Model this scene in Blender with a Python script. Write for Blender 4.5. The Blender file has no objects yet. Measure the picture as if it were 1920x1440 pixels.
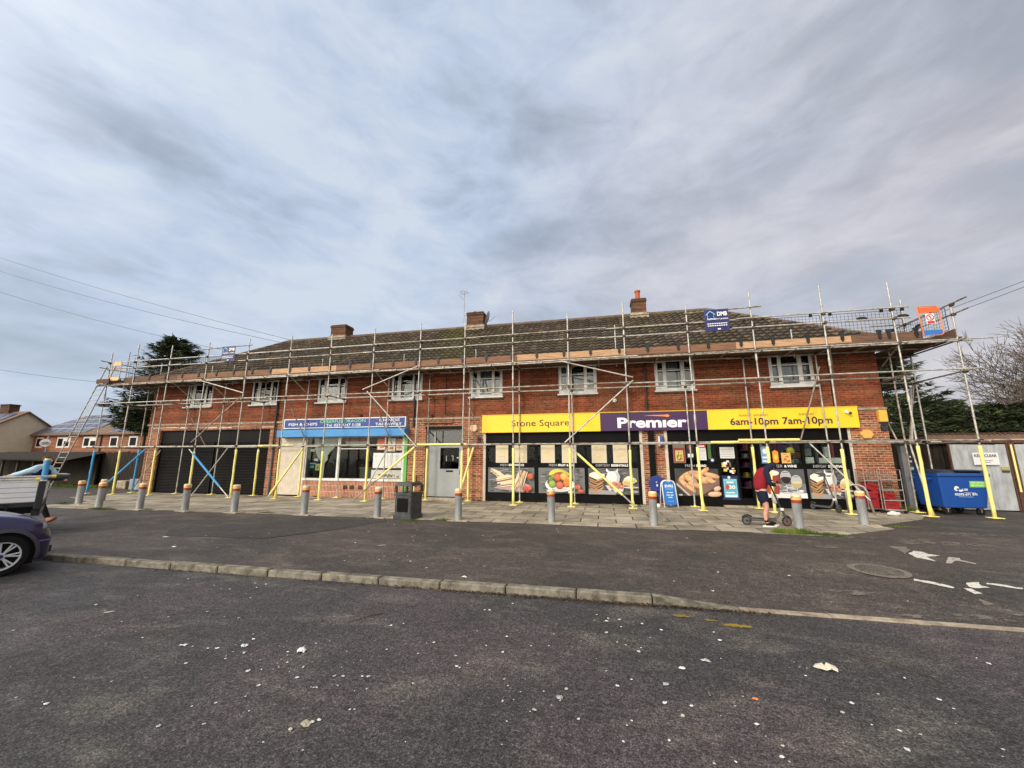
import bpy, bmesh, math, random
from mathutils import Vector, Matrix, noise as mnoise
R = math.radians
sc = bpy.context.scene
col = sc.collection
random.seed(7)

# ---------------------------------------------------------------- camera, world, sun, exposure
cd = bpy.data.cameras.new('camera'); cam = bpy.data.objects.new('camera', cd); col.objects.link(cam)
cd.sensor_width = 36; cd.lens = 13.85; cd.clip_start = 0.05; cd.clip_end = 2000
cam.location = (0, 0, 1.65); cam.rotation_euler = (R(90 + 10.564), 0, R(12.85))
sc.camera = cam

SUN_EL, SUN_AZ = 27, 212          # azimuth clockwise from +Y
w = bpy.data.worlds.new('World'); sc.world = w; w.use_nodes = True
nt = w.node_tree; nt.nodes.clear(); N = nt.nodes.new; L = nt.links.new
out = N('ShaderNodeOutputWorld')
sky = N('ShaderNodeTexSky'); sky.sky_type = 'NISHITA'; sky.sun_disc = False
sky.sun_elevation = R(SUN_EL); sky.sun_rotation = R(SUN_AZ); sky.air_density = 1.2; sky.dust_density = 2
bgs = N('ShaderNodeBackground'); bgs.inputs[1].default_value = 0.13
L(sky.outputs[0], bgs.inputs[0])
tc = N('ShaderNodeTexCoord'); sp = N('ShaderNodeSeparateXYZ'); L(tc.outputs['Generated'], sp.inputs[0])
def M(op, a, b=None, c=None, clamp=False):
    n = N('ShaderNodeMath'); n.operation = op; n.use_clamp = clamp
    for i, v in enumerate((a, b, c)):
        if v is None: continue
        if isinstance(v, (int, float)): n.inputs[i].default_value = v
        else: L(v, n.inputs[i])
    return n.outputs[0]
zz = M('ADD', M('MAXIMUM', sp.outputs[2], 0.0), 0.42)
cb = N('ShaderNodeCombineXYZ')
L(M('DIVIDE', sp.outputs[0], zz), cb.inputs[0]); L(M('DIVIDE', sp.outputs[1], zz), cb.inputs[1])
def NZ(vec, scale, detail, rough, dist=0.0, off=(0, 0, 0), rot=0, sx=1, sy=1):
    mp = N('ShaderNodeMapping'); mp.inputs['Location'].default_value = off
    mp.inputs['Rotation'].default_value = (0, 0, rot); mp.inputs['Scale'].default_value = (sx, sy, 1)
    L(vec, mp.inputs[0])
    n = N('ShaderNodeTexNoise'); n.inputs['Scale'].default_value = scale; n.inputs['Detail'].default_value = detail
    n.inputs['Roughness'].default_value = rough; n.inputs['Distortion'].default_value = dist
    L(mp.outputs[0], n.inputs['Vector']); return n.outputs[0]
def RAMP(fac, stops):
    r = N('ShaderNodeValToRGB'); L(fac, r.inputs[0]); e = r.color_ramp.elements
    e[0].position, e[0].color = stops[0][0], (*stops[0][1], 1)
    e[1].position, e[1].color = stops[-1][0], (*stops[-1][1], 1)
    for p, c in stops[1:-1]:
        x = e.new(p); x.color = (*c, 1)
    return r.outputs[0]
def MIX(fac, a, b, mode='MIX'):
    n = N('ShaderNodeMix'); n.data_type = 'RGBA'; n.blend_type = mode
    for i, v in ((0, fac), (6, a), (7, b)):
        if isinstance(v, (int, float)): n.inputs[i].default_value = v
        elif isinstance(v, tuple): n.inputs[i].default_value = (*v, 1)
        else: L(v, n.inputs[i])
    return n.outputs[2]
def s2l(c): return tuple(((v / 255 + 0.055) / 1.055) ** 2.4 if v > 10 else v / 255 / 12.92 for v in c)
def S(*c): return s2l(c)
sph = N('ShaderNodeMapping'); sph.inputs['Scale'].default_value = (1.0, 1.0, 2.3); L(tc.outputs['Generated'], sph.inputs[0])
nA = NZ(sph.outputs[0], 2.1, 8, 0.5, 0.25, (3.4, 1.7, 0.4), R(-20), 1.0, 0.85)
nB = NZ(sph.outputs[0], 6.5, 9, 0.6, 0.4, (7.3, 2.2, 0), R(-35), 1.0, 0.7)
nC = NZ(cb.outputs[0], 0.8, 3, 0.5, 0.0, (1.3, 9.2, 0))
nP = NZ(cb.outputs[0], 3.2, 9, 0.6, 0.3, (5.3, 4.1, 0), R(15), 1.0, 0.9)
mixn = M('ADD', M('ADD', M('MULTIPLY', nA, 0.5), M('MULTIPLY', nB, 0.36)), M('MULTIPLY', nP, 0.14))
cool = RAMP(mixn, [(0.37, S(163, 175, 193)), (0.44, S(178, 191, 210)), (0.50, S(190, 204, 226)), (0.58, S(206, 217, 231))])
warm = RAMP(mixn, [(0.37, S(174, 174, 181)), (0.45, S(186, 185, 192)), (0.51, S(199, 197, 204)), (0.59, S(211, 209, 214))])
# right-hand side and the low sky are the warmer lavender grey
side = M('ADD', M('MULTIPLY', sp.outputs[0], 0.75), M('MULTIPLY', nC, 1.0))
side = M('SUBTRACT', side, M('MULTIPLY', sp.outputs[2], 0.15), None, True)
sr = RAMP(side, [(0.2, (0, 0, 0)), (0.75, (1, 1, 1))])
cl = MIX(sr, cool, warm)
bgc = N('ShaderNodeBackground')
# an overcast sky is brighter on the sun's side, behind the photographer, and overhead
sa = R(SUN_AZ); dotv = N('ShaderNodeVectorMath'); dotv.operation = 'DOT_PRODUCT'
L(tc.outputs['Generated'], dotv.inputs[0])
dotv.inputs[1].default_value = (math.sin(sa) * math.cos(R(SUN_EL)), math.cos(sa) * math.cos(R(SUN_EL)), math.sin(R(SUN_EL)))
glow = M('MULTIPLY', M('POWER', M('MAXIMUM', dotv.outputs['Value'], 0.0), 3.0), 3.0)
L(MIX(M('MINIMUM', glow, 1.0), cl, S(224, 216, 203)), bgc.inputs[0])
L(M('ADD', glow, 0.82), bgc.inputs[1])
mx = N('ShaderNodeMixShader')
L(M('MULTIPLY', RAMP(nA, [(0.36, (0.82, 0.82, 0.82)), (0.5, (1, 1, 1))]), 0.97), mx.inputs[0])
L(bgs.outputs[0], mx.inputs[1]); L(bgc.outputs[0], mx.inputs[2]); L(mx.outputs[0], out.inputs[0])

sl = bpy.data.lights.new('sun', 'SUN'); sl.energy = 1.5; sl.angle = R(14); sl.color = (1.0, 0.94, 0.87)
so = bpy.data.objects.new('sun', sl); col.objects.link(so)
sd = Vector((math.sin(sa) * math.cos(R(SUN_EL)), math.cos(sa) * math.cos(R(SUN_EL)), math.sin(R(SUN_EL))))
so.rotation_euler = sd.to_track_quat('Z', 'Y').to_euler(); so.location = sd * 60
sc.view_settings.view_transform = 'Standard'; sc.view_settings.look = 'None'
sc.view_settings.exposure = 0.35; sc.view_settings.gamma = 1.0
sc.cycles.max_bounces = 6; sc.cycles.transparent_max_bounces = 24

# ---------------------------------------------------------------- materials
def newmat(name):
    global nt, N, L
    m = bpy.data.materials.new(name); m.use_nodes = True
    nt = m.node_tree; nt.nodes.clear(); N = nt.nodes.new; L = nt.links.new
    o = N('ShaderNodeOutputMaterial'); b = N('ShaderNodeBsdfPrincipled'); L(b.outputs[0], o.inputs[0])
    return m, b, o
def OC():
    t = N('ShaderNodeTexCoord'); return t.outputs['Object']
def GEO():
    t = N('ShaderNodeNewGeometry'); return t.outputs['Position']
def BUMP(b, h, dist, strength=1.0):
    n = N('ShaderNodeBump'); n.inputs['Strength'].default_value = strength; n.inputs['Distance'].default_value = dist
    L(h, n.inputs['Height']); L(n.outputs[0], b.inputs['Normal'])
def plain(name, c, rough=0.6, metal=0.0, var=0.12, scale=6.0, c2=None, bump=0.0, bscale=60, spec=0.5, stretch=(1, 1, 1)):
    m, b, o = newmat(name)
    mp = N('ShaderNodeMapping'); mp.inputs['Scale'].default_value = stretch; L(OC(), mp.inputs[0])
    n = N('ShaderNodeTexNoise'); n.inputs['Scale'].default_value = scale; n.inputs['Detail'].default_value = 6
    n.inputs['Roughness'].default_value = 0.6; L(mp.outputs[0], n.inputs['Vector'])
    d = c2 if c2 else tuple(max(0, v * (1 - var * 2)) for v in c)
    L(RAMP(n.outputs[0], [(0.35, d), (0.62, c)]), b.inputs['Base Color'])
    b.inputs['Roughness'].default_value = rough; b.inputs['Metallic'].default_value = metal
    b.inputs['Specular IOR Level'].default_value = spec
    if bump:
        n2 = N('ShaderNodeTexNoise'); n2.inputs['Scale'].default_value = bscale; n2.inputs['Detail'].default_value = 4
        L(mp.outputs[0], n2.inputs['Vector']); BUMP(b, n2.outputs[0], bump)
    return m
def colmat(name, rough=0.5, metal=0.0, spec=0.5, noise=0.0, bump=0.0):
    m, b, o = newmat(name)
    a = N('ShaderNodeAttribute'); a.attribute_name = 'Col'
    c = a.outputs['Color']
    if noise:
        n = N('ShaderNodeTexNoise'); n.inputs['Scale'].default_value = 9; n.inputs['Detail'].default_value = 6; L(OC(), n.inputs['Vector'])
        c = MIX(1.0, c, RAMP(n.outputs[0], [(0.3, (1 - noise,) * 3), (0.7, (1 + noise,) * 3)]), 'MULTIPLY')
    L(c, b.inputs['Base Color']); b.inputs['Roughness'].default_value = rough; b.inputs['Metallic'].default_value = metal
    b.inputs['Specular IOR Level'].default_value = spec
    return m
def brickmat(name, c1, c2, mortar, ms=0.012, dark=0.5, soldier=False):
    m, b, o = newmat(name)
    s = N('ShaderNodeSeparateXYZ'); L(GEO(), s.inputs[0]); k = N('ShaderNodeCombineXYZ')
    xy = M('ADD', s.outputs[0], s.outputs[1])
    if soldier: L(s.outputs[2], k.inputs[0]); L(xy, k.inputs[1])
    else: L(xy, k.inputs[0]); L(s.outputs[2], k.inputs[1])
    t = N('ShaderNodeTexBrick'); L(k.outputs[0], t.inputs['Vector'])
    t.inputs['Color1'].default_value = (*c1, 1); t.inputs['Color2'].default_value = (*c2, 1)
    t.inputs['Mortar'].default_value = (*mortar, 1); t.inputs['Scale'].default_value = 1
    t.inputs['Brick Width'].default_value = 0.225 if not soldier else 0.235; t.inputs['Row Height'].default_value = 0.075 if not soldier else 0.07
    t.inputs['Mortar Size'].default_value = ms; t.inputs['Mortar Smooth'].default_value = 0.2; t.inputs['Bias'].default_value = -0.1
    if soldier: t.offset = 0.0
    n = N('ShaderNodeTexNoise'); n.inputs['Scale'].default_value = 0.8; n.inputs['Detail'].default_value = 7; n.inputs['Roughness'].default_value = 0.65; L(GEO(), n.inputs['Vector'])
    n2 = N('ShaderNodeTexNoise'); n2.inputs['Scale'].default_value = 14; n2.inputs['Detail'].default_value = 4; L(GEO(), n2.inputs['Vector'])
    c = MIX(1.0, t.outputs[0], RAMP(n.outputs[0], [(0.3, (dark,) * 3), (0.5, (0.95,) * 3), (0.7, (1.25, 1.2, 1.15))]), 'MULTIPLY')
    c = MIX(1.0, c, RAMP(n2.outputs[0], [(0.36, (0.82,) * 3), (0.64, (1.15,) * 3)]), 'MULTIPLY')
    rw = N('ShaderNodeTexWhiteNoise'); rw.noise_dimensions = '1D'; L(M('FLOOR', M('DIVIDE', s.outputs[2], 0.075)), rw.inputs['W'])
    if not soldier: c = MIX(1.0, c, RAMP(rw.outputs['Value'], [(0.0, (0.74,) * 3), (1.0, (1.2,) * 3)]), 'MULTIPLY')
    L(c, b.inputs['Base Color']); b.inputs['Roughness'].default_value = 0.88; b.inputs['Specular IOR Level'].default_value = 0.25
    BUMP(b, M('SUBTRACT', 1.0, t.outputs['Fac']), 0.008)
    return m
def glassmat(name, tint=(0.75, 0.8, 0.8), refl=1.0, base=0.0):
    m, b, o = newmat(name); nt.nodes.remove(b)
    g = N('ShaderNodeBsdfGlossy'); g.inputs['Roughness'].default_value = 0.03
    t = N('ShaderNodeBsdfTransparent'); t.inputs[0].default_value = (*tint, 1)
    f = N('ShaderNodeFresnel'); f.inputs[0].default_value = 1.5
    n = N('ShaderNodeTexNoise'); n.inputs['Scale'].default_value = 1.3; L(GEO(), n.inputs['Vector'])
    bm = N('ShaderNodeBump'); bm.inputs['Distance'].default_value = 0.02; bm.inputs['Strength'].default_value = 0.3; L(n.outputs[0], bm.inputs['Height']); L(bm.outputs[0], g.inputs['Normal'])
    x = N('ShaderNodeMixShader'); L(M('MULTIPLY_ADD', f.outputs[0], 1.6 * refl, base, True), x.inputs[0]); L(t.outputs[0], x.inputs[1]); L(g.outputs[0], x.inputs[2]); L(x.outputs[0], o.inputs[0])
    return m
def asphalt(name, base, alt, light, seed, stain=0.5, crack=True):
    m, b, o = newmat(name); p = GEO()
    def n(scale, detail=8, rough=0.6, off=0, dist=0.0, sx=1, sy=1):
        mp = N('ShaderNodeMapping'); mp.inputs['Location'].default_value = (seed + off, off * 1.7, 0); mp.inputs['Scale'].default_value = (sx, sy, 1); L(p, mp.inputs[0])
        q = N('ShaderNodeTexNoise'); q.inputs['Scale'].default_value = scale; q.inputs['Detail'].default_value = detail
        q.inputs['Roughness'].default_value = rough; q.inputs['Distortion'].default_value = dist; L(mp.outputs[0], q.inputs['Vector']); return q.outputs[0]
    big = n(0.28, 5, 0.55); mid = n(1.1, 9, 0.62, 5, 0.6, 1.0, 2.0); fine = n(90, 3, 0.7, 9); grain = n(35, 4, 0.75, 13)
    c = MIX(RAMP(big, [(0.46, (0, 0, 0)), (0.53, (1, 1, 1))]), base, alt)
    c = MIX(M('MULTIPLY', RAMP(mid, [(0.50, (0, 0, 0)), (0.70, (1, 1, 1))]), stain), c, light)
    c = MIX(1.0, c, RAMP(n(2.2, 9, 0.7, 21), [(0.3, (0.8,) * 3), (0.7, (1.18,) * 3)]), 'MULTIPLY')
    c = MIX(1.0, c, RAMP(fine, [(0.36, (0.35,) * 3), (0.5, (0.92,) * 3), (0.64, (2.1,) * 3)]), 'MULTIPLY')
    c = MIX(1.0, c, RAMP(grain, [(0.36, (0.5,) * 3), (0.5, (0.95,) * 3), (0.64, (1.6,) * 3)]), 'MULTIPLY')
    c = MIX(1.0, c, RAMP(n(11, 5, 0.7, 17), [(0.36, (0.72,) * 3), (0.64, (1.3,) * 3)]), 'MULTIPLY')
    v = N('ShaderNodeTexVoronoi'); v.inputs['Scale'].default_value = 5.5; v.inputs['Randomness'].default_value = 1; L(p, v.inputs['Vector'])
    vd = n(22, 3, 0.6, 3)
    spot = RAMP(M('ADD', v.outputs['Distance'], M('MULTIPLY', vd, 0.10)), [(0.088, (1, 1, 1)), (0.10, (0, 0, 0))])
    sel = RAMP(N2(v.outputs['Color']), [(0.55, (0, 0, 0)), (0.57, (1, 1, 1))])
    c = MIX(M('MULTIPLY', M('MULTIPLY', spot, sel), 0.5), c, tuple(min(1, x * 2.6) for x in light))
    hgt = fine
    if crack:
        cv = N('ShaderNodeTexVoronoi'); cv.feature = 'DISTANCE_TO_EDGE'; cv.inputs['Scale'].default_value = 0.45
        wv = N('ShaderNodeVectorMath'); wv.operation = 'ADD'; L(p, wv.inputs[0])
        q = N('ShaderNodeTexNoise'); q.inputs['Scale'].default_value = 1.5; q.inputs['Detail'].default_value = 6; L(p, q.inputs['Vector'])
        sc_ = N('ShaderNodeVectorMath'); sc_.operation = 'SCALE'; sc_.inputs['Scale'].default_value = 0.9; L(q.outputs['Color'], sc_.inputs[0]); L(sc_.outputs[0], wv.inputs[1])
        L(wv.outputs[0], cv.inputs['Vector'])
        ck = M('MULTIPLY', RAMP(cv.outputs[0], [(0.0, (1, 1, 1)), (0.006, (0, 0, 0))]), RAMP(n(0.35, 3, 0.5, 31), [(0.56, (0, 0, 0)), (0.62, (1, 1, 1))]))
        c = MIX(M('MULTIPLY', ck, 0.4), c, (0.012, 0.011, 0.011))
    L(c, b.inputs['Base Color'])
    L(RAMP(n(0.7, 6, 0.6, 41), [(0.35, (0.55,) * 3), (0.65, (0.85,) * 3)]), b.inputs['Roughness'])
    b.inputs['Specular IOR Level'].default_value = 0.35
    BUMP(b, M('ADD', M('MULTIPLY', fine, 0.6), M('MULTIPLY', grain, 0.8)), 0.012, 0.8)
    return m
def N2(cs):
    s = N('ShaderNodeSeparateColor'); L(cs, s.inputs[0]); return s.outputs[0]

MT = {}
MT['asphalt_near'] = asphalt('asphalt_near', S(62, 60, 60), S(72, 66, 67), S(118, 111, 102), 3.0, 0.42)
MT['asphalt_mid'] = asphalt('asphalt_mid', S(64, 60, 57), S(74, 67, 63), S(110, 102, 92), 17.0, 0.5)
MT['asphalt_patch'] = asphalt('asphalt_patch', S(56, 53, 51), S(60, 56, 53), S(76, 71, 65), 29.0, 0.3, False)
MT['asphalt_far'] = asphalt('asphalt_far', S(84, 80, 74), S(92, 86, 78), S(120, 114, 104), 41.0, 0.5, False)
def paving():
    m, b, o = newmat('paving_slabs'); p = GEO()
    mp = N('ShaderNodeMapping'); mp.inputs['Location'].default_value = (0.2, 0.16, 0); L(p, mp.inputs[0])
    t = N('ShaderNodeTexBrick'); L(mp.outputs[0], t.inputs['Vector']); t.offset = 0.5
    t.inputs['Color1'].default_value = (*S(178, 168, 150), 1); t.inputs['Color2'].default_value = (*S(140, 132, 117), 1)
    t.inputs['Mortar'].default_value = (*S(58, 54, 47), 1); t.inputs['Scale'].default_value = 1
    t.inputs['Brick Width'].default_value = 0.91; t.inputs['Row Height'].default_value = 0.61
    t.inputs['Mortar Size'].default_value = 0.016; t.inputs['Mortar Smooth'].default_value = 0.3
    def n(scale, d, off=0):
        q = N('ShaderNodeTexNoise'); q.inputs['Scale'].default_value = scale; q.inputs['Detail'].default_value = d; q.inputs['Roughness'].default_value = 0.65
        mm = N('ShaderNodeMapping'); mm.inputs['Location'].default_value = (off, 0, 0); L(p, mm.inputs[0]); L(mm.outputs[0], q.inputs['Vector']); return q.outputs[0]
    c = MIX(1.0, t.outputs[0], RAMP(n(1.2, 8), [(0.34, (0.5, 0.49, 0.47)), (0.5, (0.88,) * 3), (0.68, (1.15,) * 3)]), 'MULTIPLY')
    c = MIX(1.0, c, RAMP(n(30, 5, 4), [(0.3, (0.8,) * 3), (0.7, (1.15,) * 3)]), 'MULTIPLY')
    moss = M('MULTIPLY', t.outputs['Fac'], RAMP(n(0.9, 4, 9), [(0.5, (0, 0, 0)), (0.62, (1, 1, 1))]))
    c = MIX(M('MULTIPLY', moss, 0.6), c, S(62, 72, 34))
    L(c, b.inputs['Base Color']); b.inputs['Roughness'].default_value = 0.75; b.inputs['Specular IOR Level'].default_value = 0.35
    BUMP(b, M('SUBTRACT', M('MULTIPLY', n(40, 4), 0.3), t.outputs['Fac']), 0.01)
    return m
MT['paving'] = paving()
MT['brick'] = brickmat('red_brick', S(150, 74, 46), S(110, 50, 34), S(130, 98, 74), 0.012, 0.55)
MT['brick_low'] = brickmat('orange_brick', S(176, 96, 62), S(108, 54, 38), S(176, 150, 122), 0.014, 0.6)
MT['brick_chim'] = brickmat('sooty_brick', S(108, 68, 50), S(74, 50, 38), S(98, 86, 68), 0.010, 0.45)
MT['brick_far'] = brickmat('pale_brick', S(164, 96, 66), S(138, 78, 54), S(150, 124, 100), 0.012, 0.8)
MT['riser'] = brickmat('terracotta_soldier_tiles', S(178, 112, 88), S(150, 88, 68), S(206, 176, 152), 0.012, 0.75, True)
MT['tiles'] = colmat('roof_tiles', 0.9, 0, 0.2, 0.18)
MT['print'] = colmat('printed_vinyl', 0.42, 0, 0.4)
MT['paint'] = colmat('painted_metal', 0.4, 0, 0.5, 0.06)
MT['galv'] = plain('galvanised_tube', S(196, 194, 186), 0.45, 0.3, 0.16, 7, S(146, 141, 130), 0, spec=0.5, stretch=(1, 1, 1))
MT['galv_dark'] = plain('weathered_tube', S(172, 166, 154), 0.5, 0.3, 0.2, 7, S(112, 98, 82))
MT['coupler'] = plain('rusty_coupler', S(104, 96, 88), 0.6, 0.5, 0.2, 20, S(58, 42, 34))
MT['foam_y'] = plain('yellow_foam', S(238, 229, 142), 0.8, 0, 0.05, 5, S(226, 214, 132), spec=0.2)
MT['foam_b'] = plain('blue_foam', S(84, 158, 212), 0.8, 0, 0.08, 5, spec=0.2)
MT['wood_new'] = plain('new_timber', S(198, 162, 126), 0.8, 0, 0.1, 5, S(160, 124, 94), 0.003, 40, stretch=(0.5, 4, 8), spec=0.2)
MT['wood_mid'] = plain('orange_timber', S(142, 106, 84), 0.8, 0, 0.1, 5, S(110, 82, 64), 0.003, 40, stretch=(0.5, 4, 8), spec=0.2)
MT['wood_old'] = plain('weathered_timber', S(118, 90, 72), 0.85, 0, 0.1, 5, S(84, 66, 54), 0.003, 40, stretch=(0.5, 4, 8), spec=0.2)
MT['deck'] = plain('deck_boards', S(118, 92, 74), 0.85, 0, 0.1, 4, S(76, 58, 48), stretch=(0.5, 6, 6), spec=0.2)
MT['pvc'] = plain('white_pvc', S(226, 226, 222), 0.35, 0, 0.04, 5, S(204, 204, 198))
MT['cream'] = plain('cream_trim', S(206, 194, 176), 0.7, 0, 0.08, 5)
MT['stone'] = plain('weathered_concrete', S(172, 158, 138), 0.85, 0, 0.12, 6, S(122, 110, 94), 0.004, 50)
MT['kerb'] = plain('kerb_concrete', S(138, 132, 118), 0.85, 0, 0.15, 6, S(82, 77, 67), 0.006, 45, spec=0.25)
MT['black'] = plain('black_frame', S(15, 14, 14), 0.5, 0, 0.1, 5, spec=0.12)
MT['blackmat'] = plain('black_plastic', S(46, 46, 46), 0.5, 0, 0.15, 8, S(30, 30, 30), spec=0.3)
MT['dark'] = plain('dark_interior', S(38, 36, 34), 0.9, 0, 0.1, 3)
MT['rubber'] = plain('tyre_rubber', S(26, 26, 27), 0.8, 0, 0.1, 20, spec=0.2)
MT['pipe'] = plain('black_pipe', S(44, 40, 38), 0.5, 0, 0.1, 5)
MT['greypipe'] = plain('grey_paint', S(116, 118, 120), 0.5, 0, 0.1, 5)
MT['door'] = plain('grey_door', S(152, 156, 156), 0.45, 0, 0.03, 5)
MT['green'] = plain('green_paint', S(92, 178, 72), 0.5, 0, 0.06, 5)
MT['steel'] = plain('bollard_steel', S(158, 160, 160), 0.5, 0.2, 0.15, 4, S(118, 120, 120), stretch=(1, 1, 0.3))
MT['chrome'] = plain('bright_metal', S(200, 200, 198), 0.3, 0.8, 0.1, 10)
MT['cage'] = plain('zinc_cage_wire', S(168, 150, 142), 0.45, 0.5, 0.15, 10)
MT['curtain'] = plain('net_curtain', S(196, 200, 204), 0.9, 0, 0.12, 6, stretch=(8, 8, 0.6))
MT['fence'] = plain('dark_creosoted_boards', S(52, 45, 38), 0.85, 0, 0.15, 3, S(28, 24, 21), 0.01, 8, spec=0.2, stretch=(5, 5, 0.5))
MT['sheet'] = plain('galvanised_sheet', S(178, 181, 182), 0.55, 0.1, 0.1, 3, S(146, 149, 150), stretch=(2, 2, 0.6))
MT['rust'] = plain('rusty_steel', S(96, 66, 50), 0.8, 0.2, 0.2, 9)
MT['bark'] = plain('bark', S(86, 78, 66), 0.9, 0, 0.2, 5, spec=0.1)
MT['twig'] = plain('bare_twigs', S(112, 102, 92), 0.9, 0, 0.1, 5, spec=0.1)
def worn(name, thr, scale=18, rough=0.8, base=None):
    m, b, o = newmat(name); a = N('ShaderNodeAttribute'); a.attribute_name = 'Col'; b.inputs['Roughness'].default_value = rough; b.inputs['Specular IOR Level'].default_value = 0.3
    n = N('ShaderNodeTexNoise'); n.inputs['Scale'].default_value = scale; n.inputs['Detail'].default_value = 8; n.inputs['Roughness'].default_value = 0.75; L(GEO(), n.inputs['Vector'])
    f = RAMP(n.outputs[0], [(thr - .025, (0, 0, 0)), (thr + .025, (1, 1, 1))])
    if base: L(MIX(f, base, a.outputs['Color']), b.inputs['Base Color']); return m
    L(a.outputs['Color'], b.inputs['Base Color']); t = N('ShaderNodeBsdfTransparent'); x = N('ShaderNodeMixShader'); L(f, x.inputs[0]); L(t.outputs[0], x.inputs[1]); L(b.outputs[0], x.inputs[2]); L(x.outputs[0], o.inputs[0]); return m
MT['worn_paint'] = worn('worn_road_paint', 0.42)
MT['worn_faint'] = worn('faint_worn_paint', 0.50, 7)
MT['worn_enamel'] = worn('worn_enamel', 0.42, 9, 0.5, S(120, 118, 112))
MT['binplastic'] = plain('grey_bin_plastic', S(74, 76, 76), 0.5, 0, 0.15, 8, S(48, 49, 49), spec=0.35)
MT['glass'] = glassmat('window_glass', (0.7, 0.74, 0.74), 0.8, 0.02)
MT['shopglass'] = glassmat('shop_glass', (0.8, 0.84, 0.82), 0.16, 0.0)
MT['solar'] = plain('solar_cells', S(70, 80, 108), 0.35, 0.0, 0.05, 3, spec=0.6)
MT['render_c'] = plain('cream_render', S(212, 198, 170), 0.9, 0, 0.06, 2)
MT['rooffar'] = plain('brown_roof_tiles', S(118, 94, 78), 0.85, 0, 0.15, 6, bump=0.01, bscale=12)
MT['paper'] = plain('paper', S(214, 212, 204), 0.8, 0, 0.08, 20)
MT['soil'] = plain('leaf_litter_soil', S(64, 50, 38), 0.95, 0, 0.2, 20)
def lamp(name, c, st):
    m, b, o = newmat(name); e = N('ShaderNodeEmission'); e.inputs[0].default_value = (*c, 1); e.inputs[1].default_value = st; L(e.outputs[0], o.inputs[0]); return m
MT['tube'] = lamp('lit_tube', (1, 0.97, 0.9), 5.0)
def foliage(name, a, b_, c_):
    m, b, o = newmat(name)
    at = N('ShaderNodeAttribute'); at.attribute_name = 'Col'
    n = N('ShaderNodeTexNoise'); n.inputs['Scale'].default_value = 1.4; n.inputs['Detail'].default_value = 5; L(OC(), n.inputs['Vector'])
    c = RAMP(n.outputs[0], [(0.35, a), (0.5, b_), (0.66, c_)])
    L(MIX(1.0, c, at.outputs['Color'], 'MULTIPLY'), b.inputs['Base Color']); b.inputs['Roughness'].default_value = 0.8; b.inputs['Specular IOR Level'].default_value = 0.15
    return m
MT['conifer'] = foliage('conifer_needles', S(36, 43, 28), S(52, 61, 38), S(74, 83, 52))
MT['grass'] = foliage('grass_blades', S(58, 72, 26), S(82, 100, 38), S(110, 124, 52))
MT['leaf'] = foliage('dead_leaves', S(46, 34, 26), S(66, 48, 34), S(98, 74, 52))

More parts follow.
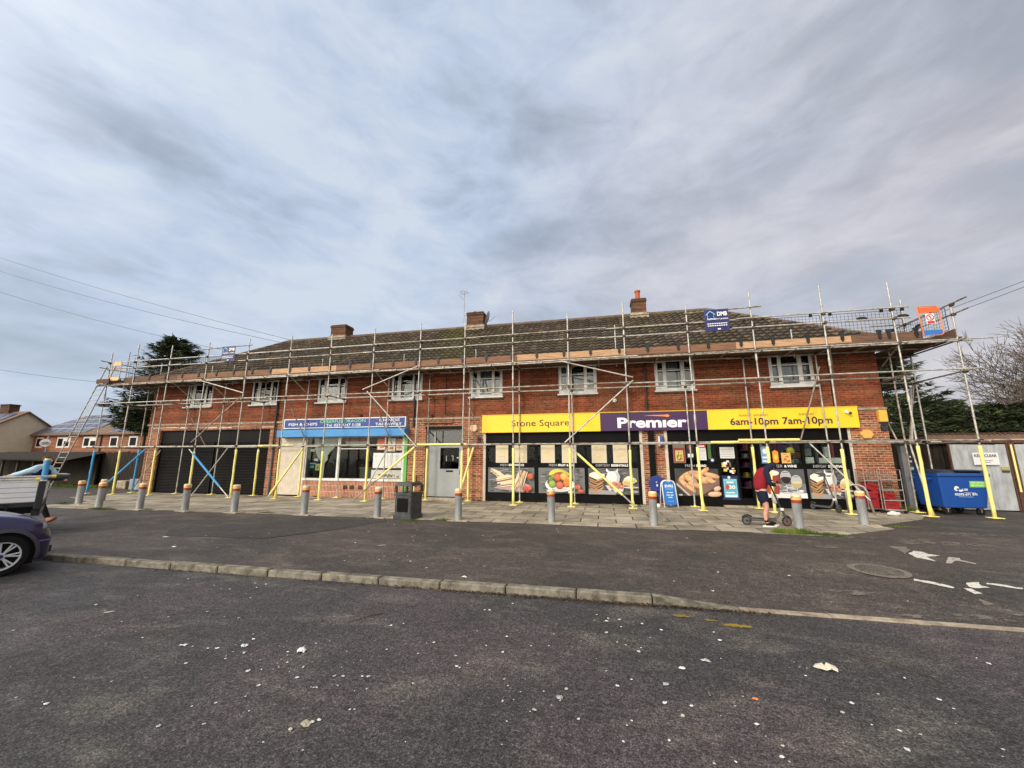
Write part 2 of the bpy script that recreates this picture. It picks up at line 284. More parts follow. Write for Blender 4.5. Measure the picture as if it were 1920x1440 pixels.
# ---------------------------------------------------------------- mesh builder
WM = {}
def wm(o): return WM.get(o.name, Matrix.Identity(4)) if o else Matrix.Identity(4)
class MB:
    def __init__(s): s.v = []; s.f = []; s.m = []; s.sm = []; s.c = []
    def add(s, vs, fs, mi=0, smooth=False, c=(1, 1, 1), T=None):
        b = len(s.v)
        for v in vs: s.v.append(tuple(T @ Vector(v)) if T is not None else tuple(v))
        for f in fs:
            s.f.append([b + i for i in f]); s.m.append(mi); s.sm.append(smooth); s.c.append(c)
        return s
    def box(s, x0, x1, y0, y1, z0, z1, mi=0, c=(1, 1, 1), T=None, bev=0.0):
        if bev <= 0:
            vs = [(x, y, z) for z in (z0, z1) for y in (y0, y1) for x in (x0, x1)]
            return s.add(vs, [(0, 2, 3, 1), (4, 5, 7, 6), (0, 1, 5, 4), (2, 6, 7, 3), (0, 4, 6, 2), (1, 3, 7, 5)], mi, False, c, T)
        b = bev; vs = []
        for z in (z0, z1):
            sz = b if z == z0 else -b
            for y, sy in ((y0, b), (y1, -b)):
                for x, sx in ((x0, b), (x1, -b)):
                    vs += [(x, y + sy, z + sz), (x + sx, y, z + sz), (x + sx, y + sy, z)]
        bm = bmesh.new()
        for v in vs: bm.verts.new(v)
        bmesh.ops.convex_hull(bm, input=bm.verts)
        bm.verts.ensure_lookup_table(); bm.verts.index_update()
        V = [tuple(v.co) for v in bm.verts]; F = [[v.index for v in f.verts] for f in bm.faces]; bm.free()
        return s.add(V, F, mi, False, c, T)
    def quad(s, a, b, c_, d, mi=0, c=(1, 1, 1), T=None): return s.add([a, b, c_, d], [(0, 1, 2, 3)], mi, False, c, T)
    def tube(s, p, q, r, n=8, mi=0, r2=None, c=(1, 1, 1), cap=True, smooth=True, T=None):
        p = Vector(p); q = Vector(q); d = (q - p)
        if d.length < 1e-6: return s
        d.normalize(); a = d.orthogonal().normalized(); b = d.cross(a); r2 = r if r2 is None else r2
        vs = []
        for P, rr in ((p, r), (q, r2)):
            for i in range(n):
                t = 2 * math.pi * i / n; vs.append(tuple(P + a * math.cos(t) * rr + b * math.sin(t) * rr))
        s.add(vs, [(i, (i + 1) % n, n + (i + 1) % n, n + i) for i in range(n)], mi, smooth, c, T)
        if cap:
            s.add(vs[:n], [tuple(reversed(range(n)))], mi, False, c, T); s.add(vs[n:], [tuple(range(n))], mi, False, c, T)
        return s
    def path(s, pts, r, n=8, mi=0, c=(1, 1, 1), T=None, closed=False):
        pts = [Vector(p) for p in pts]; k = len(pts); vs = []; a = None
        for i, p in enumerate(pts):
            d = (pts[(i + 1) % k] if (closed or i < k - 1) else p) - (pts[i - 1] if (closed or i > 0) else p)
            d.normalize()
            a = d.orthogonal().normalized() if a is None else (a - d * a.dot(d)).normalized()
            b = d.cross(a); rr = r[i] if isinstance(r, (list, tuple)) else r
            for j in range(n):
                t = 2 * math.pi * j / n; vs.append(tuple(p + a * math.cos(t) * rr + b * math.sin(t) * rr))
        fs = []
        for i in range(k if closed else k - 1):
            for j in range(n):
                i2 = (i + 1) % k; fs.append((i * n + j, i * n + (j + 1) % n, i2 * n + (j + 1) % n, i2 * n + j))
        if not closed: fs += [tuple(reversed(range(n))), tuple(range((k - 1) * n, k * n))]
        return s.add(vs, fs, mi, True, c, T)
    def lathe(s, prof, n=20, mi=0, c=(1, 1, 1), T=None, smooth=True, mis=None):
        vs = [(r * math.cos(2 * math.pi * i / n), r * math.sin(2 * math.pi * i / n), z) for r, z in prof for i in range(n)]
        for k in range(len(prof) - 1):
            s.add([vs[k * n + i] for i in range(n)] + [vs[(k + 1) * n + i] for i in range(n)],
                  [(i, (i + 1) % n, n + (i + 1) % n, n + i) for i in range(n)], mis[k] if mis else mi, smooth, c, T)
        return s
    def prism(s, poly, y0, y1, mi=0, c=(1, 1, 1), T=None, smooth=False):
        n = len(poly)     # poly in (x,z), extruded along y
        vs = [(x, y0, z) for x, z in poly] + [(x, y1, z) for x, z in poly]
        s.add(vs, [tuple(range(n)), tuple(reversed(range(n, 2 * n)))], mi, False, c, T)
        return s.add(vs, [((i + 1) % n, i, n + i, n + (i + 1) % n) for i in range(n)], mi, smooth, c, T)
    def ell(s, ctr, rad, n=14, m=9, mi=0, c=(1, 1, 1), T=None):
        vs = []; fs = []
        for j in range(m + 1):
            ph = math.pi * j / m
            for i in range(n):
                t = 2 * math.pi * i / n
                vs.append((ctr[0] + rad[0] * math.sin(ph) * math.cos(t), ctr[1] + rad[1] * math.sin(ph) * math.sin(t), ctr[2] + rad[2] * math.cos(ph)))
        for j in range(m):
            for i in range(n): fs.append((j * n + i, (j + 1) * n + i, (j + 1) * n + (i + 1) % n, j * n + (i + 1) % n))
        return s.add(vs, fs, mi, True, c, T)
    def pieces(s):
        n = len(s.v); par = list(range(n))
        def find(a):
            while par[a] != a: par[a] = par[par[a]]; a = par[a]
            return a
        for f in s.f:
            r0 = find(f[0])
            for i in f[1:]: par[find(i)] = r0
        isl = {}
        for i in range(n): isl.setdefault(find(i), []).append(i)
        ks = list(isl); m = len(ks)
        if m < 2 or m > 260: return None
        bb = [([min(s.v[i][a] for i in isl[k]) for a in range(3)], [max(s.v[i][a] for i in isl[k]) for a in range(3)]) for k in ks]
        sz = [max(h[a] - l[a] for a in range(3)) for l, h in bb]; p2 = list(range(m))
        def fd(a):
            while p2[a] != a: a = p2[a]
            return a
        for i in range(m):
            for j in range(i + 1, m):
                g = math.sqrt(sum(max(0, bb[i][0][a] - bb[j][1][a], bb[j][0][a] - bb[i][1][a]) ** 2 for a in range(3)))
                if g <= max(.02, .5 * max(sz[i], sz[j])): p2[fd(j)] = fd(i)
        out = {}
        for i, k in enumerate(ks): out.setdefault(fd(i), set()).update(isl[k])
        return list(out.values()) if 1 < len(out) <= 16 else None
    def build(s, name, mats, parent=None, local=False, bevel=0.0, seg=2):
        if parent is not None and len(s.v) < 9000:
            ps = s.pieces()
            if ps:
                first = None
                for p in ps:
                    b = MB(); mp = {}
                    for i in sorted(p): mp[i] = len(b.v); b.v.append(s.v[i])
                    for f, m, sm, c in zip(s.f, s.m, s.sm, s.c):
                        if f[0] in mp: b.f.append([mp[i] for i in f]); b.m.append(m); b.sm.append(sm); b.c.append(c)
                    o = b.build1(name, mats, parent, local, bevel, seg); first = first or o
                return first
        return s.build1(name, mats, parent, local, bevel, seg)
    def build1(s, name, mats, parent=None, local=False, bevel=0.0, seg=2):
        me = bpy.data.meshes.new(name)
        T = Matrix.Identity(4) if (local or parent is None) else wm(parent).inverted()
        me.from_pydata([tuple(T @ Vector(v)) for v in s.v], [], s.f)
        if not isinstance(mats, (list, tuple)): mats = [mats]
        for m in mats: me.materials.append(MT[m] if isinstance(m, str) else m)
        me.polygons.foreach_set('material_index', s.m); me.polygons.foreach_set('use_smooth', s.sm)
        ca = me.color_attributes.new('Col', 'FLOAT_COLOR', 'CORNER'); buf = []
        for f, c in zip(s.f, s.c): buf += [c[0], c[1], c[2], 1.0] * len(f)
        ca.data.foreach_set('color', buf)
        me.update(); me.validate()
        o = bpy.data.objects.new(name, me); col.objects.link(o); o.parent = parent
        WM[o.name] = wm(parent).copy() if parent else Matrix.Identity(4)
        if bevel: bm_ = o.modifiers.new('bevel', 'BEVEL'); bm_.width = bevel; bm_.segments = seg; bm_.limit_method = 'ANGLE'
        return o
def tag(o, label, cat, group=None):
    o['label'] = label; o['category'] = cat
    if group: o['group'] = group
    return o
def thing(name, label, cat, loc=(0, 0, 0), rz=0.0, group=None):
    o = bpy.data.objects.new(name, None); col.objects.link(o); o.empty_display_size = 0.3
    o.location = loc; o.rotation_euler = (0, 0, rz)
    WM[o.name] = Matrix.Translation(loc) @ Matrix.Rotation(rz, 4, 'Z')
    return tag(o, label, cat, group)
def structure(o): o['kind'] = 'structure'; return o
def stuff(o): o['kind'] = 'stuff'; return o
def copy_tree(o, parent=None):
    c = o.copy(); col.objects.link(c); c.parent = parent
    for ch in list(o.children): copy_tree(ch, c)
    return c
def copy_thing(o, loc, rot, label):
    c = copy_tree(o); c.location = loc; c.rotation_euler = rot; c['label'] = label; return c
_tc = {}
def textgeo(txt, bold=0.0, sp=1.0, shear=0.0):
    k = (txt, bold, sp, shear)
    if k in _tc: return _tc[k]
    cu = bpy.data.curves.new('t', 'FONT'); cu.body = txt; cu.size = 1; cu.offset = bold; cu.space_character = sp; cu.shear = shear; cu.resolution_u = 3
    ob = bpy.data.objects.new('t', cu); col.objects.link(ob)
    bpy.context.view_layer.update()
    me = bpy.data.meshes.new_from_object(ob.evaluated_get(bpy.context.evaluated_depsgraph_get()))
    vs = [(v.co.x, v.co.y) for v in me.vertices]; fs = [tuple(p.vertices) for p in me.polygons]
    x0 = min(v[0] for v in vs); x1 = max(v[0] for v in vs); y0 = min(v[1] for v in vs); y1 = max(v[1] for v in vs)
    vs = [((x - x0) / (x1 - x0), (y - y0) / (y1 - y0)) for x, y in vs]
    bpy.data.objects.remove(ob); bpy.data.curves.remove(cu); bpy.data.meshes.remove(me)
    _tc[k] = (vs, fs, (x1 - x0) / (y1 - y0)); return _tc[k]
class Art:
    """flat printed artwork on a plane facing -Y: (x,z) in metres on plane y, each layer 0.5 mm prouder"""
    def __init__(s, y, T=None): s.b = MB(); s.y = y; s.k = 0; s.T = T
    def nxt(s): s.k += 1; return s.y - 0.0006 * s.k
    def poly(s, pts, c):
        y = s.nxt(); s.b.add([(x, y, z) for x, z in pts], [tuple(range(len(pts)))], 0, False, c, s.T); return s
    def rect(s, x0, x1, z0, z1, c): return s.poly([(x0, z0), (x1, z0), (x1, z1), (x0, z1)], c)
    def ell(s, cx, cz, rx, rz, c, rot=0, n=20, a0=0, a1=360, pw=1.0):
        pts = []; full = abs(a1 - a0) >= 360
        for i in range(n if full else n + 1):
            t = R(a0 + (a1 - a0) * i / n); u, v = math.cos(t), math.sin(t)
            u = math.copysign(abs(u) ** pw, u) * rx; v = math.copysign(abs(v) ** pw, v) * rz
            pts.append((cx + u * math.cos(R(rot)) - v * math.sin(R(rot)), cz + u * math.sin(R(rot)) + v * math.cos(R(rot))))
        return s.poly(pts, c)
    def blob(s, cx, cz, rx, rz, c, rot=0, pw=0.8, sh=0.28):
        """an object with a darker lower edge and lighter top, as printed in the picture"""
        d = tuple(v * 0.5 for v in c); h = tuple(min(1, v * 1.35) for v in c); q = R(rot)
        s.ell(cx, cz, rx, rz, d, rot, pw=pw)
        s.ell(cx, cz + rz * sh * 0.4, rx * 0.93, rz * 0.86, c, rot, pw=pw)
        s.ell(cx - rx * 0.12 * math.cos(q), cz + rz * sh, rx * 0.62, rz * 0.45, h, rot, pw=pw)
        return s
    def text(s, txt, x0, x1, z0, z1, c, bold=0.0, sp=1.0, shear=0.0):
        vs, fs, ar = textgeo(txt, bold, sp, shear); y = s.nxt()
        s.b.add([(x0 + u * (x1 - x0), y, z0 + v * (z1 - z0)) for u, v in vs], fs, 0, False, c, s.T); return s
    def noise(s, x0, x1, z0, z1, cs, n, sx, sz, seed=0):
        r = random.Random(seed)
        for i in range(n):
            cx = r.uniform(x0 + sx, x1 - sx); cz = r.uniform(z0 + sz, z1 - sz)
            s.ell(cx, cz, sx * r.uniform(.4, 1), sz * r.uniform(.4, 1), r.choice(cs), r.uniform(-12, 12), 9)
        return s
    def build(s, name, parent=None, mat='print'): return s.b.build(name, mat, parent)
def wallgrid(mb, x0, x1, z0, z1, y0, y1, holes, mi=0):
    """vertical wall slab between planes y0 (front) and y1, with rectangular holes"""
    xs = sorted({x0, x1, *[h[0] for h in holes], *[h[1] for h in holes]}); zs = sorted({z0, z1, *[h[2] for h in holes], *[h[3] for h in holes]})
    xs = [x for x in xs if x0 <= x <= x1]; zs = [z for z in zs if z0 <= z <= z1]
    def solid(i, j):
        if i < 0 or j < 0 or i >= len(xs) - 1 or j >= len(zs) - 1: return False
        cx = (xs[i] + xs[i + 1]) / 2; cz = (zs[j] + zs[j + 1]) / 2
        return not any(h[0] < cx < h[1] and h[2] < cz < h[3] for h in holes)
    for i in range(len(xs) - 1):
        for j in range(len(zs) - 1):
            if not solid(i, j): continue
            a, b, c, d = xs[i], xs[i + 1], zs[j], zs[j + 1]
            mb.quad((a, y0, c), (b, y0, c), (b, y0, d), (a, y0, d), mi); mb.quad((b, y1, c), (a, y1, c), (a, y1, d), (b, y1, d), mi)
            if not solid(i - 1, j): mb.quad((a, y1, c), (a, y0, c), (a, y0, d), (a, y1, d), mi)
            if not solid(i + 1, j): mb.quad((b, y0, c), (b, y1, c), (b, y1, d), (b, y0, d), mi)
            if not solid(i, j - 1): mb.quad((a, y1, c), (b, y1, c), (b, y0, c), (a, y0, c), mi)
            if not solid(i, j + 1): mb.quad((a, y0, d), (b, y0, d), (b, y1, d), (a, y1, d), mi)
WHITE = S(226, 226, 222); BLK = S(28, 27, 27)

# ---------------------------------------------------------------- ground
def sheet(name, x0, x1, y0, y1, z, mat, nx=1, ny=1, zf=None):
    b = MB(); vs = []; fs = []
    for j in range(ny + 1):
        for i in range(nx + 1):
            x = x0 + (x1 - x0) * i / nx; y = y0 + (y1 - y0) * j / ny
            vs.append((x, y, zf(x, y) if zf else z))
    for j in range(ny):
        for i in range(nx): a = j * (nx + 1) + i; fs.append((a, a + 1, a + nx + 2, a + nx + 1))
    b.add(vs, fs, 0, True); return structure(b.build(name, mat))
def sst(t): t = max(0, min(1, t)); return t * t * (3 - 2 * t)
def kY(x): return 5.29 + 0.012 * (x + 7)
def kfront(x): return kY(x)
def midz(x, y):
    d = sst((7.6 - y) / 2.1) * sst((x - 0.2) / 1.3)
    return -0.079 * d + 0.004 * math.sin(x * 1.3) * math.sin(y * 1.1) * (1 if y < 9.5 else 0)
sheet('ground', -400, 400, -200, 600, -0.16, 'asphalt_far')
sheet('car_park_asphalt', -40, 30, -14, 5.46, -0.086, 'asphalt_near')
def edgegrid():
    b = MB(); vs = []; fs = []; nx, ny = 150, 26
    for j in range(ny + 1):
        for i in range(nx + 1):
            x = -45 + 80 * i / nx; y0 = kY(x) + 0.10
            t = (j / ny) ** 1.8; y = y0 + (60 - y0) * t
            vs.append((x, y, midz(x, y)))
    for j in range(ny):
        for i in range(nx): a = j * (nx + 1) + i; fs.append((a, a + 1, a + nx + 2, a + nx + 1))
    b.add(vs, fs, 0, True); structure(b.build('forecourt_asphalt', 'asphalt_mid'))
edgegrid()
# paving slabs in front of the shops, with the diagonal right-hand edge
pv = MB(); pts = [(-19.2, 9.95), (-17.2, 9.97), (-13.8, 10.2), (-9.9, 10.32), (-4.7, 10.3), (-1.8, 10.34), (0.8, 10.24), (3.1, 10.2), (4.7, 10.12), (6.6, 11.45), (6.5, 11.9), (8.3, 13.3), (8.98, 14.2), (8.98, 15.12), (-21.95, 15.12), (-21.95, 12.6), (-19.2, 11.6)]
pv.add([(x, y, 0.009) for x, y in pts], [tuple(range(len(pts)))]); pv.add([(x, y, -0.04) for x, y in pts] + [(x, y, 0.009) for x, y in pts], [(i, (i + 1) % len(pts), len(pts) + (i + 1) % len(pts), len(pts) + i) for i in range(len(pts))])
structure(pv.build('pavement', 'paving'))
kb = MB(); x = -14.0; r_ = random.Random(3)
while x < 0.3:
    L0 = 0.895; x1 = x + L0; y = kY(x + .45); dy = r_.uniform(-.008, .008); dz = r_.uniform(-.005, .005)
    kb.box(x, x1, y - .02 + dy, y + 0.115 + dy, -0.2, 0.006 + dz, bev=0.014); x = x1 + 0.012
# the dropped stone and the flush edging to its right
y = kY(0.8)
kb.add([(x, y - .02, -.2), (x + .95, y - .02, -.2), (x + .95, y - .01, -.075), (x, y - .02, .002), (x, y + .115, -.2), (x + .95, y + .1, -.2), (x + .95, y + .1, -.073), (x, y + .115, .004)],
       [(0, 1, 2, 3), (3, 2, 6, 7), (4, 7, 6, 5), (0, 3, 7, 4), (1, 5, 6, 2)])
x += .96
structure(kb.build('kerb', 'kerb'))
fl = MB()
while x < 14:
    y = kY(x); fl.box(x, x + .905, y - .0 + r_.uniform(-.006, .006), y + .095, -.2, -.0735 + r_.uniform(-.002, .002)); x += .915
structure(fl.build('flush_kerb', 'stone'))
# darker reinstated trench and a lighter scuffed area
def flat(name, pts, z, mat, c=(1, 1, 1), zf=None):
    b = MB(); b.add([(x, y, (zf(x, y) if zf else 0) + z) for x, y in pts], [tuple(range(len(pts)))], 0, False, c); return structure(b.build(name, mat))
flat('asphalt_patch', [(-9.2, 7.0), (-6.9, 7.25), (-6.2, 8.3), (-5.6, 9.9), (-7.9, 9.9), (-8.4, 8.9), (-9.9, 7.6)], .007, 'asphalt_patch')
# painted arrows, worn, and other markings
PW = S(206, 202, 192)
mk = MB()
def mark(pts, c=PW):
    # worn paint: the outline is broken up
    r = random.Random(int(pts[0][0] * 1000)); out_ = []
    for i, (x, y) in enumerate(pts):
        x2, y2 = pts[(i + 1) % len(pts)]; n = max(2, int(math.hypot(x2 - x, y2 - y) / 0.06))
        for k in range(n):
            t = k / n; j = 0.012 if k else 0
            out_.append((x + (x2 - x) * t + r.uniform(-j, j), y + (y2 - y) * t + r.uniform(-j, j)))
    mk.add([(x, y, midz(x, y) + 0.004) for x, y in out_], [tuple(range(len(out_)))], 0, False, c)
mark([(5.11, 8.64), (5.37, 8.93), (5.46, 8.86), (5.43, 8.69), (5.54, 8.59), (5.25, 8.46), (5.16, 8.11), (5.04, 8.34)])
mark([(5.17, 9.3), (5.47, 9.29), (5.35, 8.98), (5.04, 8.6), (5.15, 8.94)], S(118, 112, 102))
mark([(5.23, 8.03), (5.60, 8.52), (5.72, 8.47), (5.58, 8.25), (5.48, 8.23), (5.29, 8.01)], S(170, 164, 152))
mark([(5.62, 8.32), (5.67, 8.1), (5.62, 8.02), (5.54, 8.23)], S(160, 154, 142))
mark([(4.16, 7.01), (4.33, 6.9), (4.43, 6.74), (4.38, 6.69), (4.25, 6.82), (4.11, 6.93)])
mark([(4.71, 6.95), (4.9, 7.01), (4.82, 6.88), (4.86, 6.8), (4.66, 6.74), (4.63, 6.8)])
mark([(4.51, 6.72), (4.6, 6.72), (4.59, 6.55), (4.49, 6.52), (4.5, 6.65)])
mark([(4.96, 6.99), (5.07, 6.98), (5.25, 6.86), (5.19, 6.8), (5.01, 6.9), (4.92, 6.94)])
mark([(4.41, 6.37), (4.45, 6.2), (4.3, 6.16)], S(118, 112, 102))
mk2 = structure(mk.build('road_marking', 'worn_paint'))
yl = MB()
def blotch(b, cx, cy, rx, ry, z, c, seed, n=26, rot=0):
    r = random.Random(seed); pts = []
    for i in range(n):
        t = 2 * math.pi * i / n; k = r.uniform(.55, 1.1); a, d = math.cos(t) * rx * k, math.sin(t) * ry * k
        pts.append((cx + a * math.cos(rot) - d * math.sin(rot), cy + a * math.sin(rot) + d * math.cos(rot), z))
    b.add([(cx, cy, z)] + pts, [(0, 1 + i, 1 + (i + 1) % n) for i in range(n)], 0, False, c)
blotch(yl, 1.28, 4.93, .17, .05, -.081, S(140, 118, 44), 5, 34); blotch(yl, 0.78, 5.08, .12, .04, -.081, S(128, 108, 50), 6, 30); blotch(yl, 1.06, 5.02, .08, .03, -.081, S(132, 112, 46), 8, 20)
structure(yl.build('yellow_paint_patch', 'worn_paint'))
ft = MB()   # pale footings and trodden patches around the arrows and by the last bollard
for (cx, cy, rx, ry, s) in ((4.9, 5.95, .6, .16, 4), (3.1, 6.3, .35, .12, 3), (4.1, 5.75, .5, .1, 7), (5.6, 6.1, .7, .14, 8), (3.4, 5.62, .4, .07, 9), (6.4, 9.8, .9, .3, 10), (7.6, 11.0, .7, .25, 12), (5.2, 10.1, .4, .12, 13), (4.0, 8.9, .35, .1, 14)):
    blotch(ft, cx, cy, rx, ry, midz(cx, cy) + .005, S(112, 106, 98), s, 40)
structure(ft.build('worn_patch', 'worn_faint'))
MT['ring'] = worn('cast_ring', 0.45, 14, 0.85, S(84, 78, 70))
t = thing('manhole_cover', 'round iron manhole cover with a pale ring set in the forecourt asphalt', 'manhole cover', (3.93, 7.34, 0))
def disk(r0, r1, dz, c, name, mat, parent, n=40):
    b = MB(); P = lambda r, i: (3.93 + r * math.cos(2 * math.pi * i / n), 7.34 + r * math.sin(2 * math.pi * i / n), midz(3.93 + r * math.cos(2 * math.pi * i / n), 7.34 + r * math.sin(2 * math.pi * i / n)) + dz)
    for i in range(n): b.add([P(r0, i), P(r1, i), P(r1, i + 1), P(r0, i + 1)], [(0, 1, 2, 3)], 0, True, c)
    return b.build1(name, mat, parent)
disk(.0, .27, .006, S(86, 74, 62), 'lid', 'asphalt_far', t); disk(.275, .36, .007, S(118, 110, 98), 'surround', 'ring', t)

# ---------------------------------------------------------------- the shop building
WY = 15.1; XL, XR = -21.9, 8.97
bd = thing('shop_building', 'long two-storey red brick building with three shops under a hipped tiled roof', 'building', ((XL + XR) / 2, WY, 0))
wins = [(-19.88, -18.24), (-16.02, -14.5), (-12.44, -10.93), (-8.78, -7.32), (-5.22, -3.84), (-1.59, -.13), (1.97, 3.34), (5.76, 7.14)]
WZ0, WZ1 = 4.06, 5.24
holes = [(-21.12, -14.72, 0.0, 2.93), (-14.2, -7.88, 0.0, 2.75), (-7.07, -5.48, 0.1, 2.79), (-4.5, 1.3, 0.0, 2.75), (2.25, 7.82, 0.0, 2.75)]
b = MB(); wallgrid(b, XL, XR, 0, 3.2, WY, WY + .3, holes, 1)
wallgrid(b, XL, XR, 3.2, 5.36, WY, WY + .3, [(a, c, WZ0, WZ1) for a, c in wins], 0)
b.box(XL, XL + .3, WY + .3, 23.1, 0, 5.36, 0); b.box(XR - .3, XR, WY + .3, 23.1, 0, 5.36, 0); b.box(XL + .3, XR - .3, 22.8, 23.1, 0, 5.36, 0)
b.build('wall', ['brick', 'brick_low'], bd)
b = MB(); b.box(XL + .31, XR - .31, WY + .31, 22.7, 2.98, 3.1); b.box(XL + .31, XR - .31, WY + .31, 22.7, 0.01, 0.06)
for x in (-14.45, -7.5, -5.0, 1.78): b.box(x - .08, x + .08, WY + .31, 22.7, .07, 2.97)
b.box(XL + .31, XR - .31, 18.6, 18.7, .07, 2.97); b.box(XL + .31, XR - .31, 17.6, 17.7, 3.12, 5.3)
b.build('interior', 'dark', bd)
b = MB()      # projecting concrete string course, broken by the two shop signs
for a, c in ((XL - .05, -13.95), (-7.85, -4.68), (8.14, XR + .05)):
    b.box(a, c, WY - .05, WY + .0, 3.18, 3.255)
b.build('string_course', 'stone', bd, bevel=.006)
b = MB()
for (x, d) in ((-21.12, 1), (-14.72, -1)): pass
for i in range(60): b.box(-21.9 + .2 + i * .52, -21.9 + .2 + i * .52 + .24, WY - .03, WY + .001, 5.2, 5.28)
b.build('brick_course', 'brick', bd)
# roof: hipped, with single-lap tiles modelled row by row
EZ = 5.38; OV = .35; RY0 = WY - OV; RY1 = 23.1 + OV; YM = (RY0 + RY1) / 2; RZ = 8.40
run = YM - RY0; SL = math.hypot(run, RZ - EZ); XA, XB = XL - OV, XR + OV
def slope(b, org, ud, vd, width, hip0, hip1, seed):
    """org: eave corner; ud along the eave; vd up the slope; width along eave; hips cut in at 45 degrees in plan"""
    org = Vector(org); ud = Vector(ud); vd = Vector(vd); nd = ud.cross(vd).normalized()
    if nd.z < 0: nd = -nd
    TP = .27; rows = int(SL / .33); rh = SL / rows; r = random.Random(seed)
    nt_ = int(math.ceil(width / TP)); per = 4; us = [TP * i / per for i in range(nt_ * per + 1)]
    tone = {}
    for k in range(rows):
        v0, v1 = k * rh, (k + 1) * rh
        lo0, lo1 = hip0 * v0 / SL, hip0 * v1 / SL; hi0, hi1 = width - hip1 * v0 / SL, width - hip1 * v1 / SL
        vs = []; 
        for u in us:
            wv = 0.055 * abs(math.sin(math.pi * (u / TP))) 
            for vv, lo, hi, h in ((v0 - .03, lo0, hi0, .085), (v1, lo1, hi1, .015)):
                uu = min(max(u, lo), hi); vs.append(tuple(org + ud * uu + vd * vv + nd * (h + wv)))
            uu = min(max(u, lo0), hi0); vs.append(tuple(org + ud * uu + vd * (v0 - .02) + nd * (.0 + wv * .4)))
        for i in range(len(us) - 1):
            ti = i // per
            if us[i + 1] <= min(lo0, lo1) or us[i] >= max(hi0, hi1): continue
            if (k, ti) not in tone:
                g = r.uniform(.82, 1.15); wz = 0.5 + 0.5 * mnoise.noise(Vector((ti * .09 + seed, k * .25, 3)))
                base = S(80, 71, 62) if r.random() < .75 else S(104, 91, 77)
                px = org.x + ud.x * us[i]; ms = 0.5 + mnoise.noise(Vector((px * .35, k * .3, 9.0)))
                mossy = max(0, ms - .58) * .8 + (0.8 * math.exp(-((px + 6.9 + (k - 9) * .09) / .75) ** 2) if seed == 1 else 0)
                mossy = min(.75, mossy * r.uniform(.3, 1.3)); m_ = S(92, 92, 46)
                tone[(k, ti)] = tuple((base[q] * (1 - mossy) + m_[q] * mossy) * g * (.82 + .3 * wz) for q in range(3))
            c = tone[(k, ti)]; a = i * 3; d = a + 3
            b.add([vs[a], vs[d], vs[d + 1], vs[a + 1], vs[a + 2], vs[d + 2]], [(0, 1, 2, 3), (4, 5, 1, 0)], 0, False, c)
rb = MB()
up = Vector((0, run, RZ - EZ)).normalized(); hx = run
slope(rb, (XA, RY0, EZ), (1, 0, 0), up, XB - XA, hx, hx, 1)
slope(rb, (XB, RY1, EZ), (-1, 0, 0), Vector((0, -run, RZ - EZ)).normalized(), XB - XA, hx, hx, 2)
slope(rb, (XA, RY1, EZ), (0, -1, 0), Vector((run, 0, RZ - EZ)).normalized(), RY1 - RY0, hx, hx, 3)
slope(rb, (XB, RY0, EZ), (0, 1, 0), Vector((-run, 0, RZ - EZ)).normalized(), RY1 - RY0, hx, hx, 4)
roof = rb.build('roof', 'tiles', bd)
b = MB(); A, B_ = (XA + run, YM, RZ + .04), (XB - run, YM, RZ + .04)
def ridge(p, q, b):
    p = Vector(p); q = Vector(q); n = max(1, int((q - p).length / .45))
    for i in range(n): b.tube(p + (q - p) * (i / n), p + (q - p) * ((i + .985) / n), .105, 10, 0, .1, c=tuple(v * random.uniform(.8, 1.2) for v in S(104, 90, 78)))
ridge(A, B_, b)
for p, q in (((XA, RY0, EZ + .05), A), ((XA, RY1, EZ + .05), A), ((XB, RY0, EZ + .05), B_), ((XB, RY1, EZ + .05), B_)): ridge(p, q, b)
b.build('ridge_tiles', 'tiles', roof)
b = MB()      # roof deck below the tiles, soffit and fascia board
b.add([(XA, RY0, EZ - .02), (XB, RY0, EZ - .02), (XB, RY1, EZ - .02), (XA, RY1, EZ - .02), (A[0], A[1], RZ - .04), (B_[0], B_[1], RZ - .04)], [(0, 1, 5, 4), (1, 2, 5), (2, 3, 4, 5), (3, 0, 4)])
b.box(XA + .02, XB - .02, RY0 + .02, RY1 - .02, 5.30, 5.35)
b.build('roof_underlay', 'black', roof)
b = MB(); b.box(XA, XB, RY0 - .03, RY0, 5.22, 5.37); b.build('fascia_board', 'cream', bd)
b = MB(); prof = [(math.cos(R(a)) * .06, math.sin(R(a)) * .06) for a in range(180, 361, 20)]
for i in range(len(prof) - 1):
    y0, z0 = prof[i]; y1, z1 = prof[i + 1]
    b.quad((XA, RY0 - .1 + y0, 5.36 + z0), (XB, RY0 - .1 + y0, 5.36 + z0), (XB, RY0 - .1 + y1, 5.36 + z1), (XA, RY0 - .1 + y1, 5.36 + z1))
b.build('gutter', 'pipe', bd)
def downpipe(x, z0, z1, mat='pipe'):
    b = MB(); b.tube((x, WY - .07, z0), (x, WY - .07, z1), .038, 10)
    for z in (z0 + .1, (z0 + z1) / 2, z1 - .3): b.box(x - .06, x + .06, WY - .1, WY, z, z + .03)
    if z1 > 5: b.path([(x, WY - .07, z1), (x, WY - .2, z1 + .06), (x, RY0 - .1, z1 + .12)], .038, 8)
    b.build('downpipe', mat, bd)
downpipe(-14.42, 2.0, 5.15); downpipe(1.62, 3.25, 5.15); downpipe(-7.62, 2.9, 5.15)
b = MB(); b.tube((-14.42, WY - .07, 0.02), (-14.42, WY - .07, 2.0), .05, 10); b.build('downpipe', 'greypipe', bd)
b = MB(); b.box(1.60, 1.80, WY - .12, WY, .05, 2.62); b.build('pipe_casing', 'black', bd)
